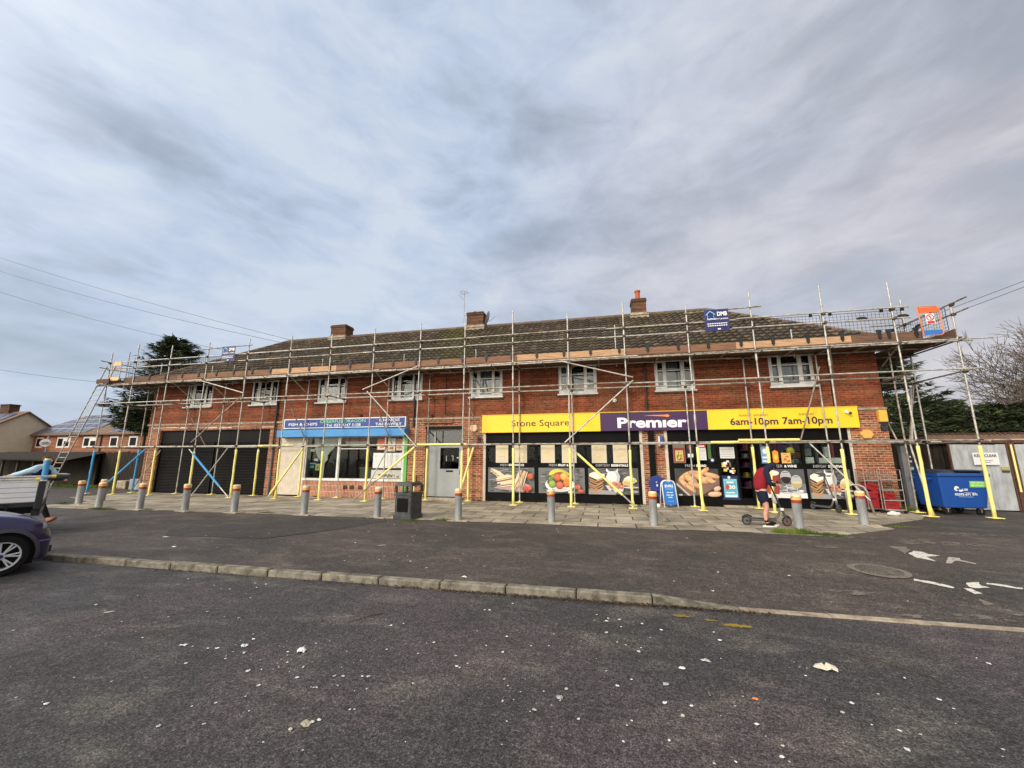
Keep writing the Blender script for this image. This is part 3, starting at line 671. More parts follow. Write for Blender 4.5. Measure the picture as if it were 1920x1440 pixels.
b = MB(); b.path([(7.55, WY - .02, 5.1), (7.55, WY - .02, 3.3)], .011, 6); b.path([(-5.35, WY - .02, 3.2), (-5.35, WY - .02, 3.4), (-6.25, WY - .02, 3.4), (-6.25, WY - .02, 5.1)], .011, 6); b.path([(-7.15, WY - .03, 3.02), (-5.9, WY - .03, 3.02), (-5.9, WY - .03, 3.3)], .02, 6)
b.build('wall_cable', 'pipe', bd)
b = MB(); b.box(-6.95, -6.78, WY - .08, WY, 3.28, 3.4); b.box(-10.2, -10.08, WY - .1, WY, 3.34, 3.45); b.build('vent_box', 'brick_chim', bd)
b = MB(); r_ = random.Random(5)
for i in range(9): b.box(-21.6 + i * .8, -21.6 + i * .8 + r_.uniform(.5, .9), WY - .012, WY, 3.03 + r_.uniform(-.04, .04), 3.045 + r_.uniform(0, .05))
b.build('repointed_crack', 'cream', bd)
# chimneys
def chimney(x0, x1, y0, y1, z1, pot=None):
    b = MB(); b.box(x0, x1, y0, y1, 7.6, z1 - .16); b.box(x0 - .03, x1 + .03, y0 - .03, y1 + .03, z1 - .16, z1 - .05, 0)
    b.box(x0 - .0, x1 + .0, y0 - .0, y1, z1 - .05, z1, 0)
    c = b.build('chimney', 'brick_chim', roof)
    f = MB(); f.box(x0 - .09, x1 + .09, y0 - .1, y1 + .09, RZ - .35, RZ + .03)
    f.add([(x0 - .09, y0 - .14, RZ - .10), (x1 + .09, y0 - .14, RZ - .10), (x1 + .09, y0 - .02, RZ + .04), (x0 - .09, y0 - .02, RZ + .04)], [(0, 1, 2, 3)])
    f.build('flashing', 'stone', roof)
    if pot:
        for (px, h, rr, mt) in pot:
            p = MB(); T = Matrix.Translation((px, (y0 + y1) / 2, z1)); p.lathe([(rr * 1.05, 0), (rr * 1.1, .06), (rr * .92, .09), (rr * .85, h * .8), (rr * 1.08, h * .85), (rr * 1.08, h), (rr * .7, h), (rr * .7, h * .6)], 16, T=T)
            p.build('chimney_pot', MT[mt], roof)
MT['pot'] = plain('terracotta_pot', S(176, 92, 66), 0.8, 0, 0.1, 8)
chimney(-14.9, -13.95, 18.75, 19.45, 9.1); chimney(-6.72, -5.82, 18.75, 19.45, 9.18, [(-6.4, .14, .09, 'stone')]); chimney(1.62, 2.28, 18.75, 19.45, 9.17, [(1.95, .52, .13, 'pot')])
# upper windows
def window(x0, x1, i):
    z0, z1 = WZ0, WZ1; y = WY + .05; f = MB(); W = x1 - x0; t = .075
    ca, cc = x0 + W * .27, x0 + W * .70
    f.box(x0, x1, y, y + .07, z1 - t, z1); f.box(x0, x1, y, y + .07, z0, z0 + t + .02)
    f.box(x0, x0 + t, y, y + .07, z0 + t + .02, z1 - t); f.box(x1 - t, x1, y, y + .07, z0 + t + .02, z1 - t)
    f.box(ca - .045, ca + .045, y, y + .07, z0 + t + .02, z1 - t); f.box(cc - .045, cc + .045, y, y + .07, z0 + t + .02, z1 - t)
    for a, c in ((x0 + t, ca - .035), (cc + .035, x1 - t)):      # casement sashes
        f.box(a, c, y - .02, y - .001, z1 - t - .045, z1 - t); f.box(a, c, y - .02, y - .001, z0 + t + .02, z0 + t + .065)
        f.box(a, a + .04, y - .02, y - .001, z0 + t + .065, z1 - t - .045); f.box(c - .04, c, y - .02, y - .001, z0 + t + .065, z1 - t - .045)
    if i >= 4 or i in (2,):
        f.box(x0 + t, x1 - t, y + .02, y + .05, z0 + .74, z0 + .78)
    fr = f.build('window', 'pvc', bd)
    s = MB(); s.box(x0 - .04, x1 + .04, WY - .07, WY + .05, z0 - .05, z0); s.build('sill', 'pvc', fr)
    s = MB(); s.box(x0 - .05, x1 + .07, WY - .045, WY + .0, z0 - .11, z0 - .052); s.build('sill_course', 'brick_chim', fr)
    g = MB(); g.box(x0 + t, x1 - t, y + .03, y + .036, z0 + t, z1 - t); g.build('pane', 'glass', fr)
    c = MB(); r = random.Random(i)
    def net(a, e, za, zb):
        n = int((e - a) / .03); ph = r.uniform(0, 6); vs = []
        for k in range(n + 1):
            xx = a + (e - a) * k / n; yy = y + .16 + .02 * math.sin(k * 1.3 + ph) + .01 * math.sin(k * .47)
            vs += [(xx, yy, za), (xx, yy, zb)]
        c.add(vs, [(2 * k, 2 * k + 2, 2 * k + 3, 2 * k + 1) for k in range(n)], 0, True)
    if i in (0, 1): net(x0 + .05, x0 + .4, z0, z1); net(x1 - .35, x1 - .05, z0, z1); net(x0 + .55, x0 + .85, z0, z0 + .7)
    elif i == 2: net(x0, x1, z0, z0 + .42)
    elif i == 3: net(x0, x1, z0, z0 + .5); net(cc, x1, z0, z1)
    elif i in (5,): net(x0, x1, z0, z0 + .78); net(x0, x0 + .5, z0, z1)
    else: net(x0, x1, z0, z0 + .74); net(ca, cc - .1, z0, z1 - .1) if i in (4, 6) else None
    c.build('curtain', 'curtain', fr)
for i, (a, c) in enumerate(wins): window(a, c, i)
# roller shutter shop at the left
b = MB(); z = 2.35; k = 0
b.box(-21.12, -14.72, WY + .12, WY + .16, 2.35, 2.93)
n = 33; vs = []; fs = []
for k in range(n):
    z0 = .03 + k * .07; x0, x1 = -21.06, -17.0
    for (xa, xb) in ((-21.06, -14.78),):
        b.add([(xa, WY + .14, z0), (xb, WY + .14, z0), (xb, WY + .115, z0 + .035), (xa, WY + .115, z0 + .035), (xb, WY + .14, z0 + .07), (xa, WY + .14, z0 + .07)], [(0, 1, 2, 3), (3, 2, 4, 5)])
for x in (-21.12, -17.9, -14.78): b.box(x, x + .06, WY + .08, WY + .17, 0, 2.36)
MT['shutter'] = plain('black_roller_shutter', S(24, 23, 23), 0.6, 0.0, 0.12, 3, spec=0.12)
b.build('roller_shutter', 'shutter', bd)
# fish and chip shop front
fx = thing  # noqa
b = MB(); r_ = random.Random(2)
for i in range(11):
    xa = -14.12 + i * .115; b.box(xa, xa + .112, WY + .05, WY + .08 + .004 * (i % 2), .06, 2.5)
b.box(-12.86, -12.76, WY + .0, WY + .12, 0, 2.5); b.build('boarded_door', 'cream', bd)
f = MB(); z0, z1 = .68, 2.5
for x in (-12.76, -11.14, -9.72, -8.08): f.box(x - (.04 if x > -12.7 else 0), x + .05, WY + .03, WY + .1, z0 + .1, z1)
f.box(-12.76, -8.03, WY + .02, WY + .11, z1, z1 + .1); f.box(-12.8, -8.0, WY - .03, WY + .12, z0, z0 + .1)
f.box(-11.09, -9.76, WY + .04, WY + .1, 2.0, 2.04)
fr = f.build('shop_window', 'pvc', bd)
g = MB(); g.box(-12.7, -8.06, WY + .062, WY + .068, z0 + .1, z1); g.build('pane', 'shopglass', fr)
b = MB(); b.box(-12.84, -8.0, WY - .0 + .01, WY + .12, .0, .68); st = b.build('stall_riser', 'riser', bd)
b = MB()
for x in (-10.75, -10.42, -10.05): b.box(x, x + .2, WY - .002, WY + .02, .34, .5, 0)
b.build('air_brick', 'brick_chim', st)
b = MB(); b.box(-8.0, -7.86, WY - .04, WY + .08, .35, 2.5); b.box(-7.99, -7.87, WY - .03, WY + .08, 0, .35); b.build('corner_post', 'green', bd)
# things inside and on the fish shop window
a = Art(WY + .16)
G = S(196, 196, 190); a.poly([(-12.45, 2.48), (-11.2, 2.48), (-11.4, 2.1), (-11.75, 1.75), (-11.72, 1.55), (-11.85, 1.45), (-11.88, .8), (-12.02, .8), (-12.0, 1.42), (-12.25, 1.7), (-12.4, 2.0)], G)
a.rect(-12.62, -12.42, 1.9, 2.02, WHITE); a.rect(-12.6, -12.3, 1.36, 1.42, S(90, 190, 200)); a.rect(-12.58, -12.38, 1.2, 1.3, S(70, 170, 190)); a.rect(-12.4, -12.2, 1.5, 1.6, WHITE)
a.rect(-12.3, -12.08, 1.1, 1.38, S(206, 200, 130)); a.ell(-12.19, 1.22, .05, .08, S(120, 110, 60))
o = a.build('window_blind'); tag(o, 'torn white blind and small notices behind the left pane of the fish and chip shop', 'blind')
a = Art(WY + .18); a.rect(-10.95, -9.75, 2.28, 2.46, S(172, 44, 38)); a.rect(-10.9, -9.8, 2.18, 2.34, S(214, 208, 200)); a.rect(-10.6, -9.9, 2.1, 2.2, S(206, 200, 192))
o = a.build('menu_banner'); tag(o, 'red and white banner hung high inside the middle pane of the fish and chip shop', 'banner')
b = MB(); b.box(-11.0, -9.8, 16.6, 17.1, .06, 1.15, 0, S(120, 118, 110)); b.box(-11.0, -9.8, 16.55, 17.1, 1.15, 1.2, 0, S(160, 160, 156)); r_ = random.Random(8)
for i in range(9):
    x = -10.95 + i * .13; b.tube((x, 16.7, 1.2), (x, 16.7, 1.2 + r_.uniform(.12, .3)), .045, 8, 0, c=r_.choice([S(200, 200, 196), S(90, 80, 70), S(150, 60, 40)]))
o = b.build('serving_counter', 'paint'); tag(o, 'pale serving counter with pots, behind the middle panes of the fish and chip shop', 'counter')
b = MB(); b.path([(-10.35 + .02 * math.cos(t * .9) + t * .022, 16.0 + .02 * math.sin(t * .9), 2.2 - t * .034) for t in range(0, 34)], .018, 6, c=S(150, 150, 150))
o = b.build('coiled_hose', 'paint'); tag(o, 'grey coiled hose hanging behind the middle pane of the fish and chip shop', 'hose')
a = Art(WY + .05)
for k, (x0, x1, z0, z1, c) in enumerate(((-9.3, -8.85, 1.95, 2.42, S(196, 88, 60)), (-8.8, -8.45, 1.9, 2.44, S(206, 200, 186)), (-8.42, -8.12, 1.92, 2.42, S(170, 120, 92)))):
    a.rect(x0, x1, z0, z1, c); a.rect(x0 + .03, x1 - .03, z0 + .03, z0 + .2, S(222, 214, 196)); a.blob((x0 + x1) / 2, z0 + .14, .1, .05, S(176, 120, 60))
o = a.build('food_poster'); tag(o, 'orange and white food posters high in the right pane of the fish shop', 'poster')
a = Art(WY + .05); a.rect(-9.45, -8.1, 1.22, 1.84, S(214, 214, 208))
for i in range(6):
    a.rect(-9.4 + i * .215, -9.4 + i * .215 + .19, 1.28, 1.8, S(232, 232, 228))
    for j in range(9): a.rect(-9.38 + i * .215, -9.38 + i * .215 + .14, 1.33 + j * .05, 1.342 + j * .05, S(150, 150, 148))
o = a.build('price_menu'); tag(o, 'white printed menu sheets in the right pane of the fish shop', 'menu')
a = Art(WY + .05); a.rect(-9.5, -8.12, .8, 1.14, S(188, 186, 178)); a.noise(-9.4, -8.15, .82, 1.0, [S(90, 84, 70), S(150, 120, 80), S(210, 206, 196)], 22, .07, .05, 3)
o = a.build('picture_strip'); tag(o, 'strip of small dish pictures along the sill of the right pane', 'poster')
# signs of the fish and chip shop
t = thing('shop_sign', 'blue fish and chips fascia sign with green and white lettering in a white frame', 'sign', (-10.9, WY, 2.93))
b = MB(); b.box(-13.84, -7.94, 14.95, WY, 2.93, 3.31, 0, S(20, 54, 134)); b.build('board', 'paint', t)
b = MB()
for q in ((-13.86, -7.92, 3.285, 3.325), (-13.86, -7.92, 2.905, 2.935), (-13.86, -13.82, 2.935, 3.285), (-7.96, -7.92, 2.935, 3.285)): b.box(q[0], q[1], 14.93, 14.97 if q[0] > 0 else 15.09, q[2], q[3], 0, WHITE)
b.build('frame', 'paint', t)
a = Art(14.947); GR = S(120, 206, 140)
a.text('FISH & CHIPS', -13.62, -12.15, 3.02, 3.15, WHITE, .012); a.text('CHEERFUL DRAGON', -12.02, -9.8, 3.13, 3.265, GR, .012); a.text('Tel. 023 9247 5108', -11.7, -10.02, 2.965, 3.085, WHITE, .012)
a.text('CHINESE', -9.15, -8.2, 3.14, 3.255, WHITE, .012); a.text('TAKEAWAY', -9.32, -8.1, 2.975, 3.09, WHITE, .012)
a.build('lettering', t)
MT['awning'] = plain('light_blue_paint', S(74, 146, 206), 0.5, 0, 0.06, 3)
b = MB(); b.add([(-13.98, 14.72, 2.52), (-7.84, 14.72, 2.52), (-7.84, 14.70, 2.80), (-13.98, 14.70, 2.80), (-13.98, 15.09, 2.52), (-7.84, 15.09, 2.52), (-7.84, 15.09, 2.9), (-13.98, 15.09, 2.9)], [(0, 1, 2, 3), (3, 2, 6, 7), (0, 4, 5, 1), (1, 5, 6, 2), (4, 0, 3, 7)])
o = b.build('shutter_housing', 'awning', bevel=.01); tag(o, 'light blue shutter box running under the blue fish and chips sign', 'shutter box')
# flats entrance door
f = MB(); y = WY + .14
for q in ((-7.07, -7.0, .1, 2.79), (-5.55, -5.48, .1, 2.79), (-7.0, -5.55, 2.72, 2.79), (-7.0, -5.55, 2.14, 2.22), (-6.62, -6.57, .1, 2.14)): f.box(q[0], q[1], y, y + .08, q[2], q[3])
f.box(-7.0, -6.62, y + .02, y + .06, .12, 2.14); f.box(-6.75, -6.7, y, y + .08, 2.22, 2.72)
dfm = f.build('door_frame', 'door', bd)
g = MB(); g.box(-7.0, -5.55, y + .03, y + .036, 2.22, 2.72); g.build('transom_pane', 'glass', dfm)
f = MB(); wallgrid(f, -6.56, -5.56, .12, 2.13, y - .01, y + .05, [(-6.47, -5.66, 1.2, 2.04)]); f.box(-6.44, -5.68, y - .016, y - .0101, .25, 1.0)
dr = f.build('entrance_door', 'door', bd, bevel=.006)
g = MB(); g.box(-6.47, -5.66, y + .012, y + .018, 1.2, 2.04); g.build('pane', 'shopglass', dr)
g = MB(); g.box(-6.2, -5.9, y - .022, y - .01, 1.08, 1.14); g.build('letter_slot', 'black', dr)
g = MB(); g.path([(-5.62, y - .012, 1.0), (-5.62, y - .05, 1.03), (-5.62, y - .05, 1.3), (-5.62, y - .012, 1.33)], .014, 8); g.build('handle', 'chrome', dr)
a = Art(y + .005); a.rect(-6.22, -6.19, 1.5, 1.72, S(170, 170, 168)); a.rect(-5.93, -5.905, 1.52, 1.7, S(170, 170, 168)); a.rect(-5.99, -5.905, 1.70, 1.725, S(170, 170, 168)); a.rect(-5.76, -5.68, 1.62, 1.66, S(190, 190, 186)); a.build('sticker', dr)
b = MB(); b.box(-7.15, -5.4, WY - .25, WY + .3, 0, .1); b.build('doorstep', 'stone', bd, bevel=.01)
b = MB(); b.box(-7.1, -5.45, WY - .02, WY + .1, 2.79, 2.9); b.build('door_lintel', 'black', bd)
# convenience store frontage
def frontframe(x0, x1, muls, name):
    f = MB(); y = WY + .02
    f.box(x0, x1, y, y + .09, 2.2, 2.75); f.box(x0, x1, y, y + .09, 0.0, .3)
    for m in muls: f.box(m[0], m[1], y - .01, y + .1, .3, 2.2)
    return f.build(name, 'black', bd)
f1 = frontframe(-4.5, 1.3, [(-4.5, -4.42), (-2.56, -2.44), (-.68, -.58), (1.2, 1.3)], 'shopfront_frame')
f2 = frontframe(2.25, 7.82, [(2.25, 2.4), (3.84, 3.93), (4.42, 4.5), (5.12, 5.2), (6.44, 6.52), (7.74, 7.82)], 'shopfront_frame')
b = MB()
for a_, c in ((-4.6, -4.5), (1.3, 1.4), (2.15, 2.25), (7.82, 7.9)): b.box(a_, c, WY - .02, WY + .02, 0, 2.62)
b.build('cream_trim', 'cream', bd)
for (a_, c, f) in ((-4.42, -2.56, f1), (-2.44, -.68, f1), (-.58, 1.2, f1), (2.4, 3.84, f2), (3.93, 4.42, f2), (5.2, 6.44, f2), (6.52, 7.74, f2)):
    g = MB(); g.box(a_, c, WY + .055, WY + .061, .3, 2.2); g.build('pane', 'shopglass', f)
    g = MB(); g.box(a_, c, WY + .03, WY + .05, 1.28, 1.44); g.build('transom_bar', 'black', f)
b = MB(); b.box(-4.42, 1.2, WY + .075, WY + .09, .3, 2.2); b.build('blackout_panel', 'black', f1)
b = MB(); b.box(3.9, 5.15, WY - .1, WY + .3, .005, .07); b.build('threshold', 'stone', bd)
f = MB()     # inner door leaf standing open with a sandwich picture
f.box(4.86, 4.92, WY + .05, WY + .12, .1, 2.15); f.box(5.06, 5.12, WY + .05, WY + .12, .1, 2.15); f.box(4.92, 5.06, WY + .07, WY + .1, .1, .3); f.box(4.92, 5.06, WY + .07, WY + .1, 1.3, 1.4)
dl = f.build('shop_door', 'black', bd)
a = Art(WY + .065); a.rect(4.87, 5.12, .3, 1.3, S(36, 32, 30)); a.ell(5.0, .82, .1, .4, S(176, 160, 120), 6); a.ell(5.0, .84, .07, .34, S(120, 136, 60), 6); a.ell(5.01, .72, .05, .22, S(150, 60, 44), 6); a.ell(5.04, .5, .08, .06, S(206, 196, 180)); a.build('sandwich_picture', dl)
# shop interior: shelves, lit tubes
b = MB(); r_ = random.Random(12)
cols = [S(200, 60, 40), S(220, 180, 60), S(70, 120, 190), S(226, 226, 222), S(80, 140, 70), S(150, 60, 120), S(230, 120, 50), S(180, 180, 176)]
for z in (.5, .9, 1.3, 1.65, 1.95):
    b.box(5.3, 7.6, 17.4, 17.9, z - .03, z, 0, S(120, 120, 116)); x = 5.4
    while x < 7.5:
        w_ = r_.uniform(.05, .16); b.box(x, x + w_, 17.42, 17.7, z, z + r_.uniform(.12, .26), 0, r_.choice(cols)); x += w_ + r_.uniform(.0, .04)
o = b.build('shelf_unit', 'paint'); tag(o, 'shelves of colourful goods inside the shop behind the open door', 'shelves')
b = MB()
for x in (3.4, 5.2, 6.9): b.box(x - .6, x + .6, 16.4, 16.46, 2.72, 2.76)
tb = b.build('ceiling_tube', 'tube'); tag(tb, 'row of lit white ceiling tubes inside the shop right of the doorway', 'ceiling light')
b = MB()
def topitem(x0, x1, z0, z1, c, d=.12): b.box(x0, x1, WY + .2, WY + .2 + d, z0, z1, 0, c)
r_ = random.Random(4)
topitem(6.56, 6.85, 1.46, 1.66, S(216, 216, 210)); topitem(7.0, 7.66, 1.46, 1.64, S(220, 220, 212)); topitem(6.95, 6.99, 1.5, 1.9, S(90, 90, 90))
topitem(7.2, 7.35, 1.66, 2.0, S(190, 190, 190)); topitem(7.4, 7.46, 1.66, 2.1, S(150, 60, 60)); topitem(6.6, 6.8, 1.7, 1.95, S(110, 112, 116)); topitem(6.62, 6.9, 1.98, 2.12, S(60, 62, 66))
o = b.build('storage_box', 'paint'); tag(o, 'white boxes and clutter behind the glass at the right end of the store', 'boxes')
b = MB(); b.box(5.95, 6.25, WY + .18, WY + .34, 1.46, 1.56, 0, S(130, 132, 130)); b.box(6.0, 6.4, WY + .2, WY + .34, 1.56, 1.6, 0, S(100, 100, 100)); b.ell((6.22, WY + .28, 1.86), (.13, .06, .14), c=S(222, 200, 60)); b.ell((6.18, WY + .26, 1.75), (.16, .06, .07), c=S(90, 90, 60))
o = b.build('yellow_display', 'paint'); tag(o, 'yellow and grey display item behind the glass above the drinks picture', 'display')

# store fascia
YEL = S(244, 204, 40); PUR = S(60, 26, 76); BRN = S(84, 60, 44)
t = thing('shop_fascia', 'long yellow and purple fascia sign over the convenience store', 'sign', (1.7, WY, 2.6))
b = MB(); b.box(-4.62, -.06, 14.93, WY, 2.6, 3.27, 0, YEL); b.box(-.06, 3.6, 14.925, WY, 2.6, 3.265, 0, PUR); b.box(3.6, 8.12, 14.93, WY, 2.6, 3.27, 0, YEL)
b.box(-4.64, 8.14, 14.92, WY, 3.271, 3.3, 0, S(226, 190, 60)); MT['fascia'] = colmat('glossy_fascia', 0.3, 0, 0.5, 0.03)
b.build('board', 'fascia', t, bevel=.006)
a = Art(14.917)
a.text('Stone Square', -3.42, -1.2, 2.755, 3.07, BRN, .0)
a.text('Prem\u0131er', .55, 2.92, 2.70, 3.08, S(244, 240, 246), .035, 1.0)
a.ell(2.27, 3.12, .085, .045, S(246, 150, 40)); a.poly([(1.45, 3.135), (1.8, 3.15), (2.2, 3.15), (2.3, 3.12), (2.2, 3.095), (1.85, 3.12)], S(246, 150, 40))
D = S(62, 34, 66); a.text('6am-10pm', 4.31, 5.78, 2.67, 2.985, D, .015); a.text('7am-10pm', 5.91, 7.36, 2.67, 2.985, D, .015)
a.text('MONDAY - SATURDAY', 4.6, 5.5, 3.04, 3.1, S(120, 92, 60), .0); a.text('SUNDAY', 6.42, 6.86, 3.04, 3.1, S(120, 92, 60), .0)
a.build('lettering', t)
b = MB(); b.tube((7.78, 14.9, 3.1), (7.84, 14.8, 3.06), .03, 10, 0, c=WHITE); b.ell((7.84, 14.8, 3.06), (.045, .045, .045), c=S(40, 40, 40)); b.tube((7.78, 14.93, 3.12), (7.78, 14.88, 3.12), .05, 10, c=WHITE)
o = b.build('security_camera', 'paint'); tag(o, 'small white camera at the right end of the yellow fascia', 'camera')
# ---- printed window graphics
BR = S(196, 146, 98); CRU = S(150, 92, 50); WB = S(226, 212, 188); GR1 = S(96, 96, 96)
def slatebg(a, x0, x1, z0, z1, seed, base=(104, 106, 106)):
    a.rect(x0, x1, z0, z1, S(*base)); a.noise(x0, x1, z0, z1, [S(130, 132, 132), S(84, 86, 86), S(112, 114, 116), S(150, 150, 150), S(72, 74, 74)], 120, (x1 - x0) * .09, .022, seed)
def caption(a, x0, x1, light, bold, frac):
    z0, z1 = 1.325, 1.41; xm = x0 + (x1 - x0) * frac
    a.text(light, x0, xm - .03, z0, z1, S(206, 206, 204), -.01); a.text(bold, xm + .02, x1, z0, z1, WHITE, .05)
def sandwich(a, cx, cz, w, h, rot):
    q = R(rot)
    def P(u, v): return (cx + u * math.cos(q) - v * math.sin(q), cz + u * math.sin(q) + v * math.cos(q))
    for k, (c, v0, v1) in enumerate(((S(232, 214, 182), -.5, -.28), (S(176, 120, 84), -.28, -.2), (S(150, 70, 52), -.2, -.05), (S(120, 130, 66), -.05, .02), (S(238, 224, 196), .02, .12), (S(176, 126, 92), .12, .2), (S(206, 170, 120), .2, .3), (S(238, 222, 192), .3, .5))):
        a.poly([P(-.5 * w, v0 * h), P(.5 * w, v0 * h), P(.5 * w, v1 * h), P(-.5 * w, v1 * h)], c)
    a.poly([P(-.5 * w, .5 * h), P(.5 * w, .5 * h), P(.25 * w, .85 * h), P(-.32 * w, .78 * h)], S(222, 200, 164))
def loaf(a, cx, cz, rx, rz, rot, c=BR): a.blob(cx, cz, rx, rz, c, rot, .85, .3)
def essentials(a, x0, x1, z0, z1, seed):
    w = x1 - x0; slatebg(a, x0, x1, z0, z1, seed, (92, 92, 92))
    X = lambda u: x0 + w * u; Z = lambda v: z0 + (z1 - z0) * v
    a.poly([(X(.0), Z(0)), (X(.55), Z(0)), (X(.5), Z(.14)), (X(0), Z(.2))], S(150, 150, 150))
    for k in range(6):
        j = .015 * math.sin(k * 2.1)
        a.poly([(X(.02 + j), Z(.62 - k * .09)), (X(.16 + j), Z(.5 - k * .085)), (X(.30 + j), Z(.6 - k * .07)), (X(.30 + j), Z(.56 - k * .07)), (X(.16 + j), Z(.45 - k * .085)), (X(.02 + j), Z(.57 - k * .09))], S(190 - 8 * (k % 2), 130 + 8 * (k % 3), 88))
    a.poly([(X(.02), Z(.78)), (X(.12), Z(.86)), (X(.34), Z(.76)), (X(.33), Z(.66)), (X(.17), Z(.56)), (X(.02), Z(.68))], S(236, 228, 212))
    a.poly([(X(.17), Z(.56)), (X(.33), Z(.66)), (X(.33), Z(.6)), (X(.17), Z(.5))], S(196, 148, 96))
    a.poly([(X(.36), Z(.9)), (X(.38), Z(1.0)), (X(.42), Z(.88)), (X(.56), Z(.88)), (X(.60), Z(1.0)), (X(.60), Z(.86)), (X(.64), Z(.68)), (X(.62), Z(.5)), (X(.56), Z(.42)), (X(.44), Z(.42)), (X(.38), Z(.5)), (X(.36), Z(.68)), (X(.40), Z(.82))], S(226, 226, 224))
    a.poly([(X(.54), Z(.86)), (X(.60), Z(.84)), (X(.635), Z(.66)), (X(.61), Z(.5)), (X(.55), Z(.44)), (X(.58), Z(.66))], S(186, 186, 188))
    a.poly([(X(.34), Z(.34)), (X(.42), Z(.12)), (X(.48), Z(.2)), (X(.54), Z(.05)), (X(.60), Z(.16)), (X(.68), Z(.1)), (X(.72), Z(.36))], S(204, 200, 196))
    for (u, v) in ((.42, .42), (.52, .42), (.61, .40), (.47, .3), (.57, .29), (.66, .3)): a.blob(X(u), Z(v), w * .048, .07, S(190, 124, 96), 0, 1)
    a.poly([(X(.68), Z(.46)), (X(.72), Z(.62)), (X(.80), Z(.7)), (X(.94), Z(.62)), (X(.97), Z(.5)), (X(.86), Z(.38)), (X(.7), Z(.36))], S(226, 206, 160))
    a.poly([(X(.70), Z(.36)), (X(.70), Z(.52)), (X(.84), Z(.48)), (X(.84), Z(.32))], S(206, 170, 110)); a.poly([(X(.72), Z(.62)), (X(.80), Z(.7)), (X(.94), Z(.62)), (X(.86), Z(.55))], S(240, 232, 214))
    a.ell(X(.84), Z(.28), w * .15, .035, S(200, 200, 198)); a.ell(X(.9), Z(.12), w * .08, .05, S(170, 172, 180))
Z0, Z1 = .34, 1.27
def poster(name, label, fn, cap):
    a = Art(WY + .018); fn(a); caption(a, *cap); tag(a.build(name), label, 'window poster')
def f_sand(a):
    slatebg(a, -4.4, -2.58, Z0, Z1, 1); a.poly([(-4.15, .5), (-3.0, .36), (-2.7, .6), (-3.4, .9)], S(176, 150, 148))
    for i in range(3): sandwich(a, -4.05 + i * .12, 1.08 - i * .09, .5, .11, -24)
    sandwich(a, -3.72, .82, .62, .2, 12); sandwich(a, -3.62, .64, .5, .14, 8)
    sandwich(a, -3.15, .86, .62, .15, 68); sandwich(a, -2.98, .84, .62, .15, 72); sandwich(a, -3.27, .66, .5, .13, 60)
    a.blob(-2.72, .95, .12, .12, S(176, 90, 56)); a.blob(-2.9, .5, .09, .08, S(196, 70, 54)); a.blob(-2.74, .52, .08, .08, S(206, 84, 62)); a.blob(-2.82, .42, .07, .05, S(170, 60, 50))
def f_fruit(a):
    slatebg(a, -2.42, -.7, Z0, Z1, 2, (112, 114, 114)); cx = -1.62
    a.ell(cx, .62, .56, .26, S(70, 72, 72), 0, 26); a.ell(cx, .66, .54, .26, S(232, 230, 226), 0, 30); a.ell(cx, .50, .30, .10, S(200, 198, 194)); a.ell(cx, .74, .47, .17, S(70, 62, 52))
    a.ell(cx - .05, 1.03, .34, .2, S(216, 200, 84), 0, 24, 10, 190); a.ell(cx + .02, 1.0, .24, .12, S(130, 96, 50), 0, 20, 0, 180); a.ell(cx + .06, 1.03, .32, .17, S(196, 182, 66), -10, 22, 0, 120)
    for (u, v, r, c) in ((-.33, .86, .1, (96, 128, 52)), (-.24, .95, .09, (120, 140, 56)), (-.08, .92, .14, (196, 96, 64)), (.17, .95, .15, (222, 162, 84)), (-.28, .68, .14, (134, 158, 74)), (.0, .64, .14, (196, 96, 74)), (.28, .72, .15, (226, 116, 44)), (.36, .86, .1, (214, 140, 60))): a.blob(cx + u, v, r, r, S(*c), 0, 1)
    a.blob(-.96, .58, .11, .1, S(196, 110, 88), 0, 1); a.blob(-.86, .44, .12, .07, S(186, 90, 76), 0, 1); a.ell(-1.22, .4, .1, .045, S(214, 212, 206))
def f_bread(a):
    a.rect(2.42, 3.83, Z0, Z1, S(62, 62, 62)); a.noise(2.42, 3.83, .9, Z1, [S(78, 78, 78), S(54, 54, 54)], 40, .12, .02, 6)
    a.poly([(2.46, .86), (2.86, .36), (3.3, .4), (3.83, .7), (3.83, .95), (3.0, .7)], S(128, 104, 92)); a.poly([(2.46, .8), (2.84, .4), (2.9, .36), (2.8, .36), (2.46, .7)], S(196, 176, 160))
    for (x, z, rx, rz, ro) in ((2.75, 1.0, .28, .1, 35), (3.12, 1.12, .26, .085, -6), (3.34, 1.15, .25, .08, 38), (3.6, 1.04, .26, .09, -14), (2.92, .9, .25, .12, -35), (2.72, .74, .26, .09, -45), (3.2, .98, .26, .11, -28), (3.05, .72, .25, .1, -20), (3.42, .88, .22, .12, 12), (2.9, .6, .22, .08, -38), (3.6, .84, .2, .08, -20)): loaf(a, x, z, rx, rz, ro, S(204, 156, 112))
    a.poly([(3.1, .38), (3.3, .4), (3.83, .8), (3.83, .9), (3.3, .62)], S(130, 100, 88)); loaf(a, 3.65, .42, .22, .09, 4, S(214, 170, 140)); loaf(a, 3.74, .6, .12, .08, 20, S(206, 170, 150)); a.ell(2.56, .38, .07, .03, S(206, 204, 200))
